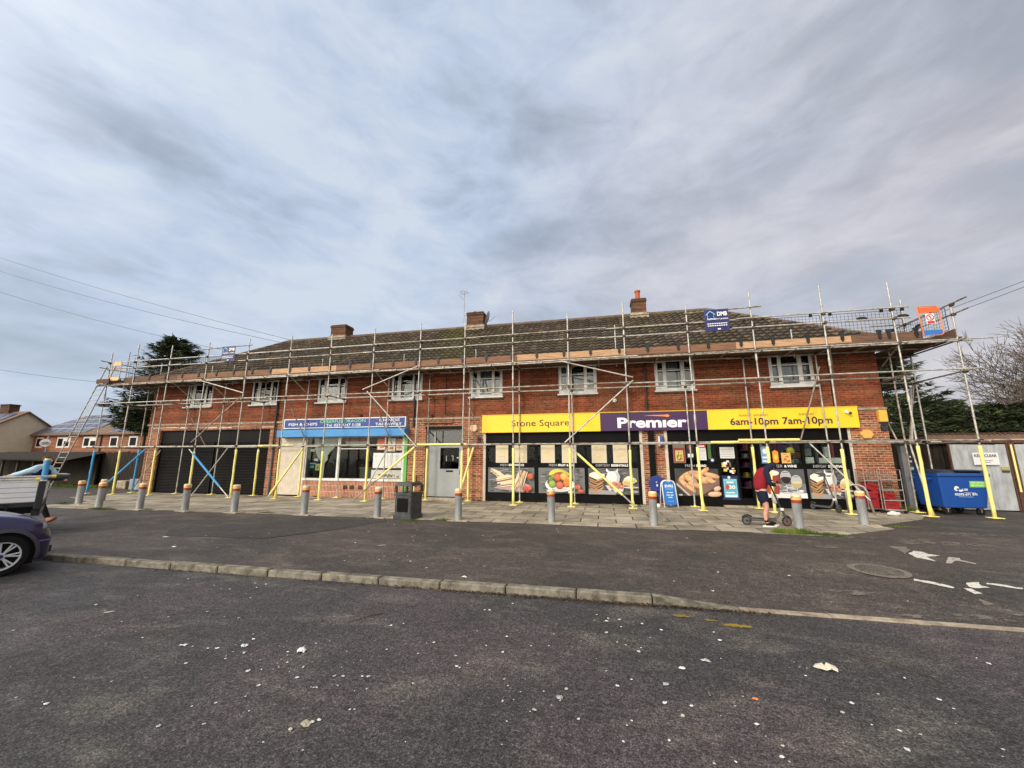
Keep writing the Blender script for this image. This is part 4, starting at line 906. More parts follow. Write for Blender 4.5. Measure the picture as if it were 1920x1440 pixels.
def f_beer(a):
    x0, x1 = 5.22, 6.43; a.rect(x0, x1, Z0, Z1, S(120, 122, 124)); a.rect(x0, x1, .8, Z1, S(84, 84, 86)); a.noise(x0, x1, Z0, .8, [S(206, 206, 206), S(180, 180, 182), S(216, 216, 216)], 60, .1, .03, 5); a.rect(x0, x1, Z0, .5, S(222, 222, 222))
    a.poly([(5.3, .45), (5.62, .45), (5.68, 1.1), (5.24, 1.1)], S(150, 60, 44)); a.poly([(5.34, .45), (5.44, .45), (5.42, 1.08), (5.3, 1.08)], S(186, 86, 62)); a.ell(5.46, 1.14, .22, .09, S(232, 226, 216)); a.ell(5.48, .42, .18, .045, S(222, 220, 216))
    for (cx, cz, c) in ((5.86, 1.0, S(44, 30, 34)), (6.16, .86, S(176, 164, 120))):
        a.rect(cx - .012, cx + .012, .5, cz - .1, S(206, 206, 206)); a.ell(cx, .5, .15, .03, S(196, 196, 198)); a.ell(cx, cz, .165, .22, S(176, 178, 180), 0, 24); a.ell(cx, cz - .02, .15, .19, c, 0, 24, 180, 360); a.ell(cx, cz - .02, .15, .04, tuple(min(1, v * 1.4) for v in c)); a.ell(cx, cz + .16, .12, .03, S(222, 222, 222)); a.ell(cx, cz + .16, .105, .022, S(120, 122, 124))
poster('window_poster', 'sandwiches picture in the left bay of the black shopfront', f_sand, (-3.88, -2.95, 'FRESH', 'SANDWICHES', .33))
poster('window_poster', 'bowl of fruit picture in the middle bay of the black shopfront', f_fruit, (-2.0, -1.05, 'FRESH', 'FRUIT & VEG', .33))
poster('window_poster', 'bread, milk jug, eggs and butter picture left of the brick pillar', lambda a: essentials(a, -.57, 1.19, Z0, Z1, 3), (-.28, .86, 'EVERYDAY', 'ESSENTIALS', .46))
poster('window_poster', 'basket of bread loaves picture between the brick pillar and the door', f_bread, (2.78, 3.46, 'FRESH', 'BREAD', .5))
poster('window_poster', 'beer and wine glasses picture right of the shop doorway', f_beer, (5.55, 6.22, 'BEER', '& WINE', .42))
poster('window_poster', 'bread, milk jug, eggs and butter picture at the far right of the shopfront', lambda a: essentials(a, 6.53, 7.73, Z0, Z1, 4), (6.68, 7.56, 'EVERYDAY', 'ESSENTIALS', .46))
names = ['leftmost blank cream paper sheet, above the sandwiches picture', 'blank cream paper sheet above the right half of the sandwiches picture', 'blank cream paper sheet above the left half of the fruit bowl picture', 'blank cream paper sheet above the right half of the fruit bowl picture', 'blank cream paper sheet, creased, above the left half of the milk jug picture', 'blank cream paper sheet nearest the brick pillar, above the milk jug picture']
for i, (x0, x1) in enumerate(((-4.1, -3.6), (-3.36, -2.86), (-2.32, -1.79), (-1.52, -.98), (-.42, .12), (.35, .86))):
    a = Art(WY + .02); a.rect(x0, x1, 1.45, 2.15, S(206, 200, 186)); r = random.Random(i); a.rect(x0 + .04, x1 - .04, 1.49, 2.13, S(212, 196, 160))
    a.noise(x0 + .05, x1 - .05, 1.5, 2.12, [S(218, 204, 172), S(204, 188, 152), S(210, 194, 158)], 14, .12, .06, i)
    tag(a.build('paper_sheet'), names[i], 'paper sheet', 'blank cream sheets in the shop window')
a = Art(WY + .02); a.rect(2.42, 2.82, 1.46, 2.16, S(120, 108, 100)); a.rect(2.44, 2.8, 1.48, 1.98, S(146, 52, 44)); a.rect(2.49, 2.75, 1.52, 1.9, S(196, 176, 120)); a.noise(2.5, 2.74, 1.54, 1.85, [S(90, 130, 50), S(206, 180, 70), S(150, 90, 50), S(226, 220, 200)], 26, .07, .06, 2)
tag(a.build('food_poster'), 'red framed food poster beside the brick pillar above the bread picture', 'poster')
a = Art(WY + .02); a.rect(3.22, 3.5, 1.56, 2.1, S(222, 220, 220)); a.rect(3.22, 3.5, 1.98, 2.1, S(186, 40, 44)); a.rect(3.26, 3.46, 2.02, 2.06, WHITE)
for j in range(7): a.rect(3.25, 3.47, 1.6 + j * .05, 1.61 + j * .05, S(140, 140, 140))
tag(a.build('notice'), 'white notice with a red heading above the bread picture', 'notice')
a = Art(WY + .02); a.rect(2.86, 3.1, 1.62, 2.16, S(44, 40, 42)); a.rect(2.9, 3.08, 1.66, 1.78, WHITE); a.ell(2.97, 2.0, .06, .08, S(150, 70, 60)); tag(a.build('small_poster'), 'dark poster with a white strip, between the red framed poster and the red headed notice', 'poster')
a = Art(WY + .02); a.ell(3.68, 1.56, .08, .08, S(40, 56, 110)); a.ell(3.68, 1.56, .045, .045, WHITE); a.rect(3.56, 3.66, 1.6, 2.16, S(70, 110, 50)); tag(a.build('round_sticker'), 'small round blue sticker beside a green strip above the bread picture', 'sticker')
a = Art(WY + .02); a.rect(3.94, 4.4, 1.62, 2.0, S(206, 206, 202))
for j in range(5): a.rect(3.98, 4.36, 1.68 + j * .06, 1.69 + j * .06, S(120, 120, 120))
tag(a.build('door_notice'), 'white lined notice at the top of the left shop door', 'notice')
a = Art(WY + .02); r = random.Random(9)
for i in range(16): x = r.uniform(3.94, 4.3); z = r.uniform(1.08, 1.52); a.rect(x, x + r.uniform(.05, .12), z, z + r.uniform(.04, .1), r.choice([WHITE, S(70, 130, 160), S(206, 190, 90), S(120, 90, 60), S(180, 60, 50)]))
tag(a.build('door_stickers'), 'cluster of small stickers on the left shop door under the white notice', 'stickers')
a = Art(WY + .015); a.rect(3.9, 4.46, .24, 1.04, S(30, 44, 84)); a.ell(4.15, .98, .045, .045, S(220, 224, 230)); a.rect(3.97, 4.38, .32, .93, S(120, 190, 204)); a.rect(4.0, 4.35, .44, .86, S(90, 160, 180)); a.ell(4.08, .66, .06, .09, S(196, 60, 56)); a.text('30', 4.12, 4.32, .6, .72, WHITE, .03); a.rect(4.06, 4.28, .79, .84, WHITE); a.rect(4.0, 4.35, .34, .4, S(210, 226, 230)); a.rect(4.02, 4.3, .46, .5, S(206, 220, 220))
tag(a.build('door_poster'), 'blue poster with a white 30 on the lower half of the left shop door', 'poster')
a = Art(WY + .02); a.rect(5.22, 5.46, 1.46, 2.02, S(120, 160, 196)); a.ell(5.34, 1.86, .07, .09, WHITE); a.rect(5.25, 5.43, 1.5, 1.56, WHITE); a.rect(5.25, 5.43, 1.62, 1.68, S(220, 230, 240)); tag(a.build('blue_notice'), 'pale blue notice above the beer and wine picture, nearest the doorway', 'notice')
a = Art(WY + .02); a.poly([(5.56, 1.5), (5.66, 1.46), (5.74, 1.5), (5.74, 1.84), (5.64, 1.9), (5.56, 1.84)], S(226, 150, 44)); a.ell(5.65, 1.66, .05, .09, S(240, 200, 80)); tag(a.build('orange_sticker'), 'orange tag shaped sticker above the beer and wine picture', 'sticker')
a = Art(WY + .02); a.rect(5.82, 6.1, 1.46, 1.8, S(222, 180, 110)); a.noise(5.83, 6.09, 1.48, 1.78, [S(236, 214, 160), S(196, 110, 50), S(226, 160, 60)], 20, .06, .05, 3); tag(a.build('yellow_poster'), 'yellow and orange food poster above the beer and wine picture', 'poster')

# ---------------------------------------------------------------- small things on the facade
def hexbox(x, z, w, h, c, label, name='alarm_box', y=WY):
    b = MB(); pts = [(x + w * math.cos(R(a)), z + h * math.sin(R(a))) for a in (0, 60, 120, 180, 240, 300)]
    b.prism(pts, y - .09, y, 0, c); pts2 = [(x + w * .8 * math.cos(R(a)), z + h * .8 * math.sin(R(a))) for a in (0, 60, 120, 180, 240, 300)]
    b.prism(pts2, y - .1, y - .0905, 0, tuple(v * .9 for v in c)); o = b.build(name, 'paint', bevel=.006); tag(o, label, 'alarm box'); return o
hexbox(-5.0, 2.8, .17, .15, S(226, 190, 150), 'pale six-sided alarm box on the brick between the grey door and the store')
hexbox(8.33, 2.39, .18, .15, S(232, 176, 90), 'cream and orange six-sided alarm box on the brick below the end of the fascia')
b = MB(); b.box(8.72, 8.95, WY - .12, WY, 2.78, 3.16, 0, S(226, 176, 70)); b.add([(8.72, WY - .12, 2.78), (8.95, WY - .12, 2.78), (8.9, WY - .06, 2.66), (8.76, WY - .06, 2.66)], [(0, 1, 2, 3)], 0, False, S(60, 60, 64))
o = b.build('alarm_box', 'paint', bevel=.008); tag(o, 'yellow box shaped alarm high on the right corner of the building', 'alarm box')
b = MB(); b.box(8.76, 8.92, WY - .1, WY - .0, 2.5, 2.64, 0, S(44, 46, 52)); o = b.build('floodlight', 'paint', bevel=.006); tag(o, 'small dark floodlight under the yellow alarm box', 'light')
b = MB(); b.tube((.5, WY, 3.74), (.5, WY - .06, 3.74), .065, 16, 0, c=S(226, 224, 218)); b.ell((.5, WY - .06, 3.74), (.05, .04, .05), c=S(200, 196, 186)); o = b.build('security_light', 'paint'); tag(o, 'small round white fitting on the brick above the purple part of the fascia', 'light')
b = MB(); b.box(-4.86, -4.72, WY - .1, WY, 2.24, 2.5, 0, S(50, 46, 46)); b.tube((-4.8, WY - .1, 2.4), (-4.8, WY - .2, 2.36), .035, 10, 0, c=S(150, 60, 50)); o = b.build('wall_lamp', 'paint'); tag(o, 'small dark wall fitting under the pale alarm box beside the store', 'light')
b = MB(); b.box(1.98, 2.1, WY - .16, WY, 2.05, 2.4, 0, S(60, 70, 140)); b.box(1.94, 1.979, WY - .15, WY, 2.05, 2.4, 0, WHITE); o = b.build('projecting_sign', 'paint'); tag(o, 'small blue and white sign projecting from the brick pillar', 'sign')
b = MB(); b.tube((-7.45, WY - .06, .5), (-7.45, WY - .06, .9), .04, 8, c=S(206, 180, 70)); b.ell((-7.45, WY - .08, .9), (.05, .05, .07), c=S(214, 186, 70)); b.tube((-7.6, WY - .04, .1), (-7.6, WY - .04, .75), .03, 8, c=S(150, 150, 150)); o = b.build('gas_pipe', 'paint'); tag(o, 'short grey and yellow capped pipe on the brick behind the litter bin', 'pipe')
t = thing('tv_aerial', 'thin television aerial with a looped head on the middle chimney', 'aerial', (-6.86, 18.7, 8.6))
b = MB(); b.tube((-6.86, 18.7, 8.6), (-6.86, 18.7, 10.38), .016, 6); b.box(-6.86, -6.7, 18.69, 18.75, 9.0, 9.03); b.build('mast', 'galv_dark', t)
b = MB(); b.path([(-6.86 + .2 * math.cos(R(a)), 18.7 + .2 * math.sin(R(a)), 10.3 + .03 * math.sin(R(a * 2))) for a in range(0, 360, 30)], .01, 5, closed=True); b.tube((-7.1, 18.7, 10.38), (-6.62, 18.7, 10.22), .008, 5)
b.tube((-7.14, 18.68, 10.2), (-6.86, 18.7, 9.82), .009, 5)
for i in range(4): f = i / 4; b.tube((-7.14 + .28 * f - .07, 18.68, 10.2 - .38 * f - .05), (-7.14 + .28 * f + .07, 18.68, 10.2 - .38 * f + .05), .005, 4)
b.build('antenna', 'galv_dark', t)
t = thing('satellite_dish', 'grey satellite dish seen edge on, right of the middle chimney', 'satellite dish', (-5.62, 19.1, 8.5))
b = MB(); T = Matrix.Translation((-5.62, 19.1, 8.86)) @ Matrix.Rotation(R(-72), 4, 'Y') @ Matrix.Rotation(R(10), 4, 'X'); b.lathe([(.0, .0), (.15, .01), (.3, .05), (.4, .1), (.38, .1), (.0, .012)], 24, T=T); b.build('dish', 'sheet', t)
b = MB(); b.tube((-5.82, 19.1, 8.7), (-5.62, 19.1, 8.82), .02, 6); b.tube((-5.6, 19.1, 8.7), (-5.25, 19.1, 8.98), .012, 6); b.build('bracket', 'galv_dark', t)

# ---------------------------------------------------------------- scaffold
FY, IY, DZ = 13.95, 14.87, 5.17
sf = thing('scaffold', 'tube scaffold with boarded deck wrapping the front and ends of the brick building', 'scaffold', (-6.5, FY, 0))
PR = .0245
def coup(b, x, y, z, along='x'):
    b.box(x - .05, x + .05, y - .045, y + .045, z - .04, z + .04, bev=.012)
    b.tube((x + .03, y - .07, z + .02), (x + .03, y + .05, z + .02), .014, 6)
loose = MB()
def pole(x, y, z1, foam=None, lean=0.0, z0=0.02, mat='galv', splice=None, couplers=(), fz=2.0, foot=True, stack=False):
    b = MB(); b.tube((x, y, z0), (x + lean, y, z1), PR, 8)
    if splice: b.tube((x + lean * splice / z1, y, splice - .13), (x + lean * splice / z1, y, splice + .13), PR + .012, 8)
    p = b.build('pole', mat, sf)
    if foam:
        f = MB(); n = 8; prof = [(x + random.uniform(-.006, .006), y + random.uniform(-.006, .006), .05 + (fz - .05) * i / n) for i in range(n + 1)]
        if stack: prof[0] = (prof[0][0] + .03, prof[0][1], prof[0][2])
        f.path(prof, [.042 + random.uniform(-.004, .006) + (.03 if (stack and i == 0) else 0) for i in range(n + 1)], 10); f.build('foam_sleeve', 'foam_y' if foam == 'y' else 'foam_b', p)
    if foot:
        f = MB(); f.box(x - .13, x + .13, y - .13, y + .13, .012, .03, bev=.006); f.tube((x, y, .03), (x, y, .07), .04, 10); f.build('base_plate', 'foam_y', p)
    if couplers == 'loose':
        for z in (2.13, 4.12, 5.1): coup(loose, x, y - .03, z)
    else:
        c = MB()
        for z in couplers: coup(c, x + lean * z / z1, y - .04, z)
        if couplers: c.build('coupler', 'coupler', p)
    return p
FX = [(-23.31, 6.72, 'b'), (-21.71, 7.03, 'y'), (-19.61, 6.86, 'y'), (-17.42, 6.85, 'y'), (-15.21, 6.88, 'y'), (-13.0, 6.87, 'y'), (-10.97, 6.8, 'y'), (-8.95, 6.91, 'y'), (-6.95, 6.95, 'y'), (-5.07, 6.98, 'y'),
      (-3.13, 7.16, 'y'), (-1.12, 6.89, 'y'), (.875, 7.17, 'y'), (2.99, 6.86, 'y'), (5.02, 7.13, 'y'), (7.02, 7.15, 'y'), (8.94, 7.07, 'y'), (10.4, 6.2, 'y')]
for i, (x, z1, fm) in enumerate(FX):
    pole(x, FY, z1, fm, splice=[4.6, 3.4, 5.9, 2.9, 4.9][i % 5], couplers=(2.13, 4.12, 5.08, 5.87, 6.17), fz=1.98 if i % 3 else 1.9, stack=i in (5, 12, 13, 16), lean=random.uniform(-.04, .04))
IX = [(-21.95, 'b'), (-21.35, None), (-19.3, None), (-17.25, None), (-15.0, 'y'), (-12.7, 'y'), (-10.85, None), (-8.75, None), (-6.88, 'y'), (-5.13, 'y'), (-3.1, None), (-1.07, None), (.95, None), (2.95, None), (4.9, 'y'), (7.12, None), (9.22, None)]
for i, (x, fm) in enumerate(IX):
    pole(x, IY, 5.45 if i % 3 else 5.12, fm, mat='galv' if i % 4 else 'galv_dark', couplers='loose', foot=True)
for (x, y, z0, z1) in ((-22.38, FY + .1, 5.0, 6.72), (-18.2, IY, 5.0, 6.0), (-16.9, IY, 5.0, 5.95), (-12.1, IY, 5.0, 6.0), (-8.1, IY, 5.0, 6.0), (-4.9, IY, 5.0, 6.0), (-1.15, IY, 5.0, 6.1), (.62, IY, 5.0, 6.6), (6.5, IY, 5.0, 6.0)):
    pole(x, y, z1, None, z0=z0, foot=False, mat='galv')
# returns round both ends
for (x, y, z0, z1, ft_) in ((10.4, 15.8, 0, 7.1, True), (10.4, 18.0, 0, 6.9, True), (10.4, 20.3, 0, 6.9, True), (9.3, 16.6, 0, 5.2, True), (9.3, 19.4, 0, 5.2, True), (-23.31, 16.2, 0, 6.7, True), (-23.31, 18.6, 0, 6.7, True), (-23.31, 21.2, 0, 6.7, True), (-22.2, 17.2, 0, 5.2, True), (-22.2, 20.2, 0, 5.2, True)):
    pole(x, y, z1, None, foot=ft_, couplers='loose')
stuff(loose.build('couplers', 'coupler', sf))
def bar(p, q, name='ledger', mat='galv', r=PR): b = MB(); b.tube(p, q, r, 8); return b.build(name, mat, sf)
def sleeve(o, p, q, mat='foam_y'): b = MB(); b.tube(p, q, .04, 10); b.build('foam_sleeve', mat, o)
rr = random.Random(11)
def ledgerline(x0, x1, y, z, n, name='ledger', jit=.015, mats=('galv', 'galv', 'galv_dark')):
    xs = [x0 + (x1 - x0) * i / n for i in range(n + 1)]; res = []
    for i in range(n):
        dz = rr.uniform(-jit, jit); res.append(bar((xs[i] - .14, y + .055 * (i % 2), z + dz), (xs[i + 1] + .14, y + .055 * (i % 2), z + rr.uniform(-jit, jit)), name, rr.choice(mats)))
    return res
l2 = ledgerline(-23.5, 10.95, FY - .055, 2.13, 7); sleeve(l2[1], (-14.1, FY - .0, 2.13), (-12.4, FY - .0, 2.13)); sleeve(l2[3], (-6.9, FY, 2.13), (-4.9, FY, 2.13)); sleeve(l2[5], (3.4, FY, 2.13), (5.25, FY, 2.14)); sleeve(l2[5], (4.2, FY - .055, 2.19), (5.9, FY - .055, 2.19))
ledgerline(-22.4, 9.5, IY - .055, 2.13, 6); ledgerline(-23.6, 10.7, FY - .055, 4.19, 7); ledgerline(-22.4, 9.6, IY - .055, 4.19, 6); ledgerline(-23.7, 11.1, FY - .055, DZ - .06, 7); ledgerline(-23.7, 10.6, FY - .11, DZ - .12, 6); ledgerline(-22.5, 9.9, IY - .055, DZ - .08, 6)
ledgerline(-23.7, 9.2, FY - .055, 5.88, 7, 'guard_rail'); ledgerline(-22.6, 9.2, FY - .055, 6.2, 7, 'guard_rail')
bar((-18.0, FY - .06, 6.52), (-15.0, FY - .06, 6.56), 'guard_rail', 'galv_dark'); bar((2.9, FY - .06, 6.52), (5.3, FY - .06, 6.58), 'guard_rail', 'galv_dark')
for z in (2.1, 4.14, DZ - .1):
    bar((10.4, 13.6, z), (10.4, 20.6, z), 'ledger', 'galv_dark'); bar((9.3, 14.4, z), (9.3, 20.6, z), 'ledger', 'galv_dark')
    bar((-23.31, 13.6, z), (-23.31, 21.6, z), 'ledger', 'galv_dark'); bar((-22.2, 14.4, z), (-22.2, 21.6, z), 'ledger', 'galv_dark')
for z in (5.87, 6.2):
    bar((10.44, 13.4, z + .03), (10.44, 20.6, z), 'guard_rail', 'galv_dark'); bar((-23.27, 13.5, z), (-23.27, 21.6, z), 'guard_rail', 'galv_dark'); bar((9.4, 15.8, z), (10.6, 15.8, z), 'guard_rail', 'galv_dark')
for i, x in enumerate([a[0] for a in FX[1:17]]):      # transoms under the deck and at mid height
    bar((x + .12, FY - .25, DZ - .0 - .11), (x + .12, WY - .03, DZ - .11), 'transom', 'galv_dark'); bar((x + 1.1, FY - .2, DZ - .11), (x + 1.1, WY - .03, DZ - .11), 'transom', 'galv_dark')
    if i % 2: bar((x + .1, FY - .2, 4.13), (x + .1, WY - .03, 4.13), 'transom', 'galv_dark')
for (p, q) in (((9.25, 15.8, 4.14), (10.6, 15.8, 4.14)), ((9.25, 18, 4.14), (10.6, 18, 4.14)), ((9.25, 15.8, 5.06), (10.6, 15.8, 5.06)), ((9.25, 18, 5.06), (10.6, 18, 5.06)), ((-23.5, 16.2, 4.14), (-22.0, 16.2, 4.14)), ((-23.5, 18.6, 5.06), (-22.0, 18.6, 5.06)), ((-23.5, 14.3, 5.06), (-22.0, 14.3, 5.06)), ((-23.5, 16.2, 5.06), (-22.0, 16.2, 5.06))): bar(p, q, 'transom', 'galv_dark')
# diagonal braces, as fixed in the photograph
def brace(p, q, mat='galv', foam=None, f0=.2, f1=.8):
    o = bar(p, q, 'brace', mat)
    if foam: P, Q = Vector(p), Vector(q); sleeve(o, P.lerp(Q, f0), P.lerp(Q, f1), foam)
y = FY - .1
brace((-17.56, y, 5.06), (-15.1, y, 4.4)); brace((-15.2, y, 4.25), (-17.55, y, 2.3), 'galv_dark'); brace((-9.3, y, 4.33), (-6.85, y, 5.2)); brace((-9.1, y, 4.25), (-6.85, y, 2.05))
brace((-1.35, y, 5.06), (1.1, y, 4.36)); brace((1.1, y, 4.25), (-1.28, y, 2.16)); brace((-1.2, y, 2.1), (1.0, y, .03), 'galv', 'foam_y', .16, .8)
brace((-6.85, y, 2.1), (-9.4, y, -.0 + .03), 'galv_dark', 'foam_y', .03, .62); brace((-17.6, y, 2.0), (-15.2, y, .03), 'galv', 'foam_b', .1, .78); brace((-16.0, FY + .3, 2.05), (-17.6, FY + .3, .03))
brace((-12.15, FY + .3, 2.05), (-13.2, FY - .15, .1), 'galv', 'foam_y', .02, .95); brace((-21.4, IY - .1, 2.05), (-22.6, FY + .1, .25), 'foam_b', 'foam_b', .02, .9); brace((-20.6, IY, 2.0), (-22.0, IY, .1), 'galv_dark')
brace((-4.9, IY - .1, 2.05), (-5.2, FY, .12), 'galv', 'foam_y', .02, .95); brace((6.6, IY, 2.1), (7.6, FY + .1, .4), 'galv'); brace((-8.55, IY - .1, 2.05), (-9.05, FY + .1, .35), 'galv')
for x in (-19.4, -13.0, -8.95, -5.07, -17.4, 7.02): brace((x + .1, FY + .05, 5.05), (x + .55, IY, 4.2), 'galv_dark')
for x in (-18.4, -12.9, -8.9, -5.0): brace((x, FY + .1, 3.9), (x + .5, IY - .05, 2.15), 'galv_dark')
brace((8.94, FY + .05, 5.0), (9.35, 16.6, 4.1), 'galv_dark'); brace((9.35, IY, 2.15), (10.4, 15.9, 4.1), 'galv_dark'); brace((9.1, IY + .1, 2.1), (10.4, 13.98, 5.0) if 0 else (9.3, 16.6, 4.9), 'galv_dark'); brace((9.35, 14.9, 2.1), (9.0, FY + .06, .35), 'galv')
brace((9.25, 14.6, 2.2), (10.3, 15.9, 3.95), 'galv'); brace((6.85, FY + .2, 4.5), (6.35, IY, 2.2), 'galv_dark'); brace((9.9, 17.9, 4.05), (10.4, 20.2, 5.0), 'galv_dark')
# deck boards
def boards(name, x0, x1, y0, y1, z, alongx=True, n=5):
    b = MB(); r = random.Random(int(abs(x0) * 10)); L_ = 3.9
    a0, a1, c0, c1 = (x0, x1, y0, y1) if alongx else (y0, y1, x0, x1); wd = (c1 - c0) / n
    for k in range(n):
        a = a0 - r.uniform(0, 2)
        while a < a1:
            s_, e_ = max(a, a0), min(a + L_, a1)
            if e_ > s_ + .1:
                zz_ = z + r.uniform(-.004, .004)
                if alongx: b.box(s_, e_ - .01, c0 + wd * k + .006, c0 + wd * (k + 1) - .006, zz_, zz_ + .038)
                else: b.box(c0 + wd * k + .006, c0 + wd * (k + 1) - .006, s_, e_ - .01, zz_, zz_ + .038)
            a += L_
    return b.build(name, 'deck', sf)
boards('deck', -23.6, 10.55, FY - .02, 15.02, DZ - .02); boards('deck', 9.32, 10.5, 15.03, 20.8, DZ - .02, False); boards('deck', -23.5, -22.3, 15.03, 21.6, DZ - .02, False)
tbs = [(-22.35, -19.1, 'old'), (-19.1, -15.4, 'mid'), (-15.4, -13.9, 'mid'), (-13.9, -10.7, 'new'), (-10.7, -7.4, 'mid'), (-7.4, -3.0, 'mid'), (-3.0, .9, 'new'), (.9, 4.45, 'mid'), (4.45, 7.75, 'new'), (7.75, 9.6, 'old')]
for x0, x1, k in tbs: b = MB(); b.box(x0 + .005, x1 - .005, FY + .03, FY + .068, DZ + .03, DZ + .255 + rr.uniform(-.01, .01)); b.build('toe_board', 'wood_' + k, sf)
for (p) in ((10.35, 10.39, 13.9, 17.2), (10.35, 10.39, 17.2, 20.6), (-23.26, -23.22, 13.9, 17.4)):
    b = MB(); b.box(p[0], p[1], p[2], p[3], DZ + .03, DZ + .25); b.build('toe_board', 'wood_old', sf)
b = MB(); b.box(-23.7, -22.9, FY - .22, FY - .18, DZ - .02, DZ + .18); b.build('toe_board', 'rust', sf)
# brick guards hung inside the rails
def guard(x0, x1, y, z0, z1, alongx=True):
    b = MB(); f = (lambda u, z: (u, y, z)) if alongx else (lambda u, z: (y, u, z)); r = .0045
    n = int((x1 - x0) / .10); m = int((z1 - z0) / .09)
    for i in range(n + 1): u = x0 + (x1 - x0) * i / n; b.tube(f(u, z0), f(u, z1), r if 0 < i < n else .009, 4, cap=False)
    for j in range(m + 1): z = z0 + (z1 - z0) * j / m; b.tube(f(x0, z), f(x1, z), r if 0 < j < m else .009, 4, cap=False)
    xm = (x0 + x1) / 2 + .15
    p = [f(xm + .16 * math.cos(R(a)), z1 - .2 + .06 * math.sin(R(a))) for a in range(0, 360, 30)]; b.add(p, [tuple(range(12))])
    for u in (x0 + .25, x1 - .25): b.box(*( (u - .035, u + .035, y - .03, y + .03) if alongx else (y - .03, y + .03, u - .035, u + .035)), z1 - .03, z1 + .07)
    g = b.build('brick_guard', 'blackmat', sf)
    h = MB()
    for u in (x0 + .45, x1 - .45):
        if alongx: h.box(u - .045, u + .045, FY - .0, FY + .028, DZ + .13, DZ + .30); h.box(u - .025, u + .025, FY - .004, FY + .02, DZ + .08, DZ + .13); h.box(u - .075, u + .075, FY + .02, FY + .035, DZ + .30, DZ + .38)
    if alongx: h.build('hooks', 'blackmat', g)
x = -22.2
while x < 9.0:
    guard(x, min(x + 1.9, 9.2), FY + .085, DZ + .3, 6.17); x += 1.95
for yy in (14.1, 16.1, 18.1): guard(yy, yy + 1.9, 10.37, DZ + .28, 6.15, False)
for yy in (16.4, 18.8): guard(yy, yy + 1.9, -23.24, DZ + .28, 6.15, False)

# ladder, ladder gates and banners
t = thing('ladder', 'long aluminium pole ladder leaning against the left end of the scaffold', 'ladder', (-25.9, FY - .2, 0))
y = FY - .16
for (xa, xb) in ((-26.05, -23.42), (-25.5, -22.87)): b = MB(); b.tube((xa, y, .05), (xb + .12, y + .02, 6.0), .026, 8); b.build('stile', 'chrome' if xa > -26 else 'galv', t)
for i in range(24):
    f = (i + .5) / 24; xa = -26.05 + 2.75 * f; b = MB(); b.tube((xa, y, .05 + 5.9 * f), (xa + .55, y, .05 + 5.9 * f), .014, 6); b.build('rung', 'galv', t)
def gate(x, y, z, w_, h, cs, label):
    t = thing('ladder_gate', label, 'safety gate', (x, y, z)); b = MB()
    pts = [(x + .04, y, z), (x + .0, y, z + h), (x + w_ - .08, y, z + h), (x + w_, y, z + h - .1), (x + w_, y, z + .06), (x + w_ - .06, y, z)]
    b.path(pts, .02, 8, closed=True, c=cs[2]); b.build('frame', 'paint', t)
    b = MB(); b.box(x + .03, x + w_ - .03, y - .008, y + .008, z + h - .2, z + h - .03, 0, cs[0]); b.box(x + .05, x + w_ - .03, y - .008, y + .008, z + .02, z + .17, 0, cs[1]); b.build('panel', 'paint', t)
    b = MB()
    for i in range(1, 6): b.tube((x + w_ * i / 6, y, z + .17), (x + w_ * i / 6, y, z + h - .2), .005, 4)
    for i in range(1, 7): b.tube((x, y, z + .17 + (h - .37) * i / 7), (x + w_, y, z + .17 + (h - .37) * i / 7), .005, 4)
    b.build('mesh', 'galv', t); return t
g = gate(9.5, 13.84, 5.24, .54, .92, (S(226, 98, 40), S(44, 110, 178), S(206, 120, 80)), 'orange and blue scaffold gate with a prohibition sign at the right end of the deck')
a = Art(13.82); a.rect(9.66, 9.88, 5.6, 5.92, S(226, 222, 224)); a.ell(9.77, 5.8, .1, .1, S(196, 44, 50)); a.ell(9.77, 5.8, .072, .072, WHITE); a.rect(9.76, 9.78, 5.75, 5.86, S(60, 60, 60)); a.poly([(9.7, 5.86), (9.72, 5.88), (9.84, 5.74), (9.82, 5.72)], S(196, 44, 50)); a.rect(9.68, 9.86, 5.61, 5.69, S(186, 60, 70)); a.build('prohibition_sign', g)
gate(-22.98, 13.82, 5.27, .56, .94, (S(214, 170, 116), S(222, 178, 104), S(206, 172, 124)), 'faded orange scaffold gate at the top of the ladder')
def banner(x0, x1, z0, z1, label):
    y = 13.80; a = Art(y); NV = S(34, 40, 96)
    b = MB(); n = 8; vs = []
    for i in range(n + 1):
        for j in range(5): vs.append((x0 + (x1 - x0) * i / n, y + .012 + .01 * math.sin(i * 1.9 + j * .6), z0 + (z1 - z0) * j / 4))
    b.add(vs, [(i * 5 + j, i * 5 + 5 + j, i * 5 + 6 + j, i * 5 + 1 + j) for i in range(n) for j in range(4)], 0, True, NV); o = b.build('banner', 'print'); tag(o, label, 'banner')
    w_, h = x1 - x0, z1 - z0; X = lambda u: x0 + w_ * u; Z = lambda v: z0 + h * v; LB = S(130, 190, 220); W = WHITE
    a.poly([(X(.05), Z(.76)), (X(.24), Z(.95)), (X(.46), Z(.78)), (X(.44), Z(.75)), (X(.24), Z(.9)), (X(.07), Z(.73))], LB)
    for q in ((.12, .14, .56, .78), (.38, .40, .56, .78), (.12, .40, .55, .58)): a.rect(X(q[0]), X(q[1]), Z(q[2]), Z(q[3]), LB)
    a.text('DMB', X(.53), X(.94), Z(.68), Z(.88), W, .04); a.text('Scaffolding Limited', X(.1), X(.95), Z(.49), Z(.59), W, .02)
    
    for v in (.31, .21):
        for k in range(9): a.rect(X(.1 + k * .092), X(.1 + k * .092 + .07), Z(v), Z(v + .045), W)
    a.rect(X(.5), X(.62), Z(.04), Z(.1), W)
    a.build('print', o)
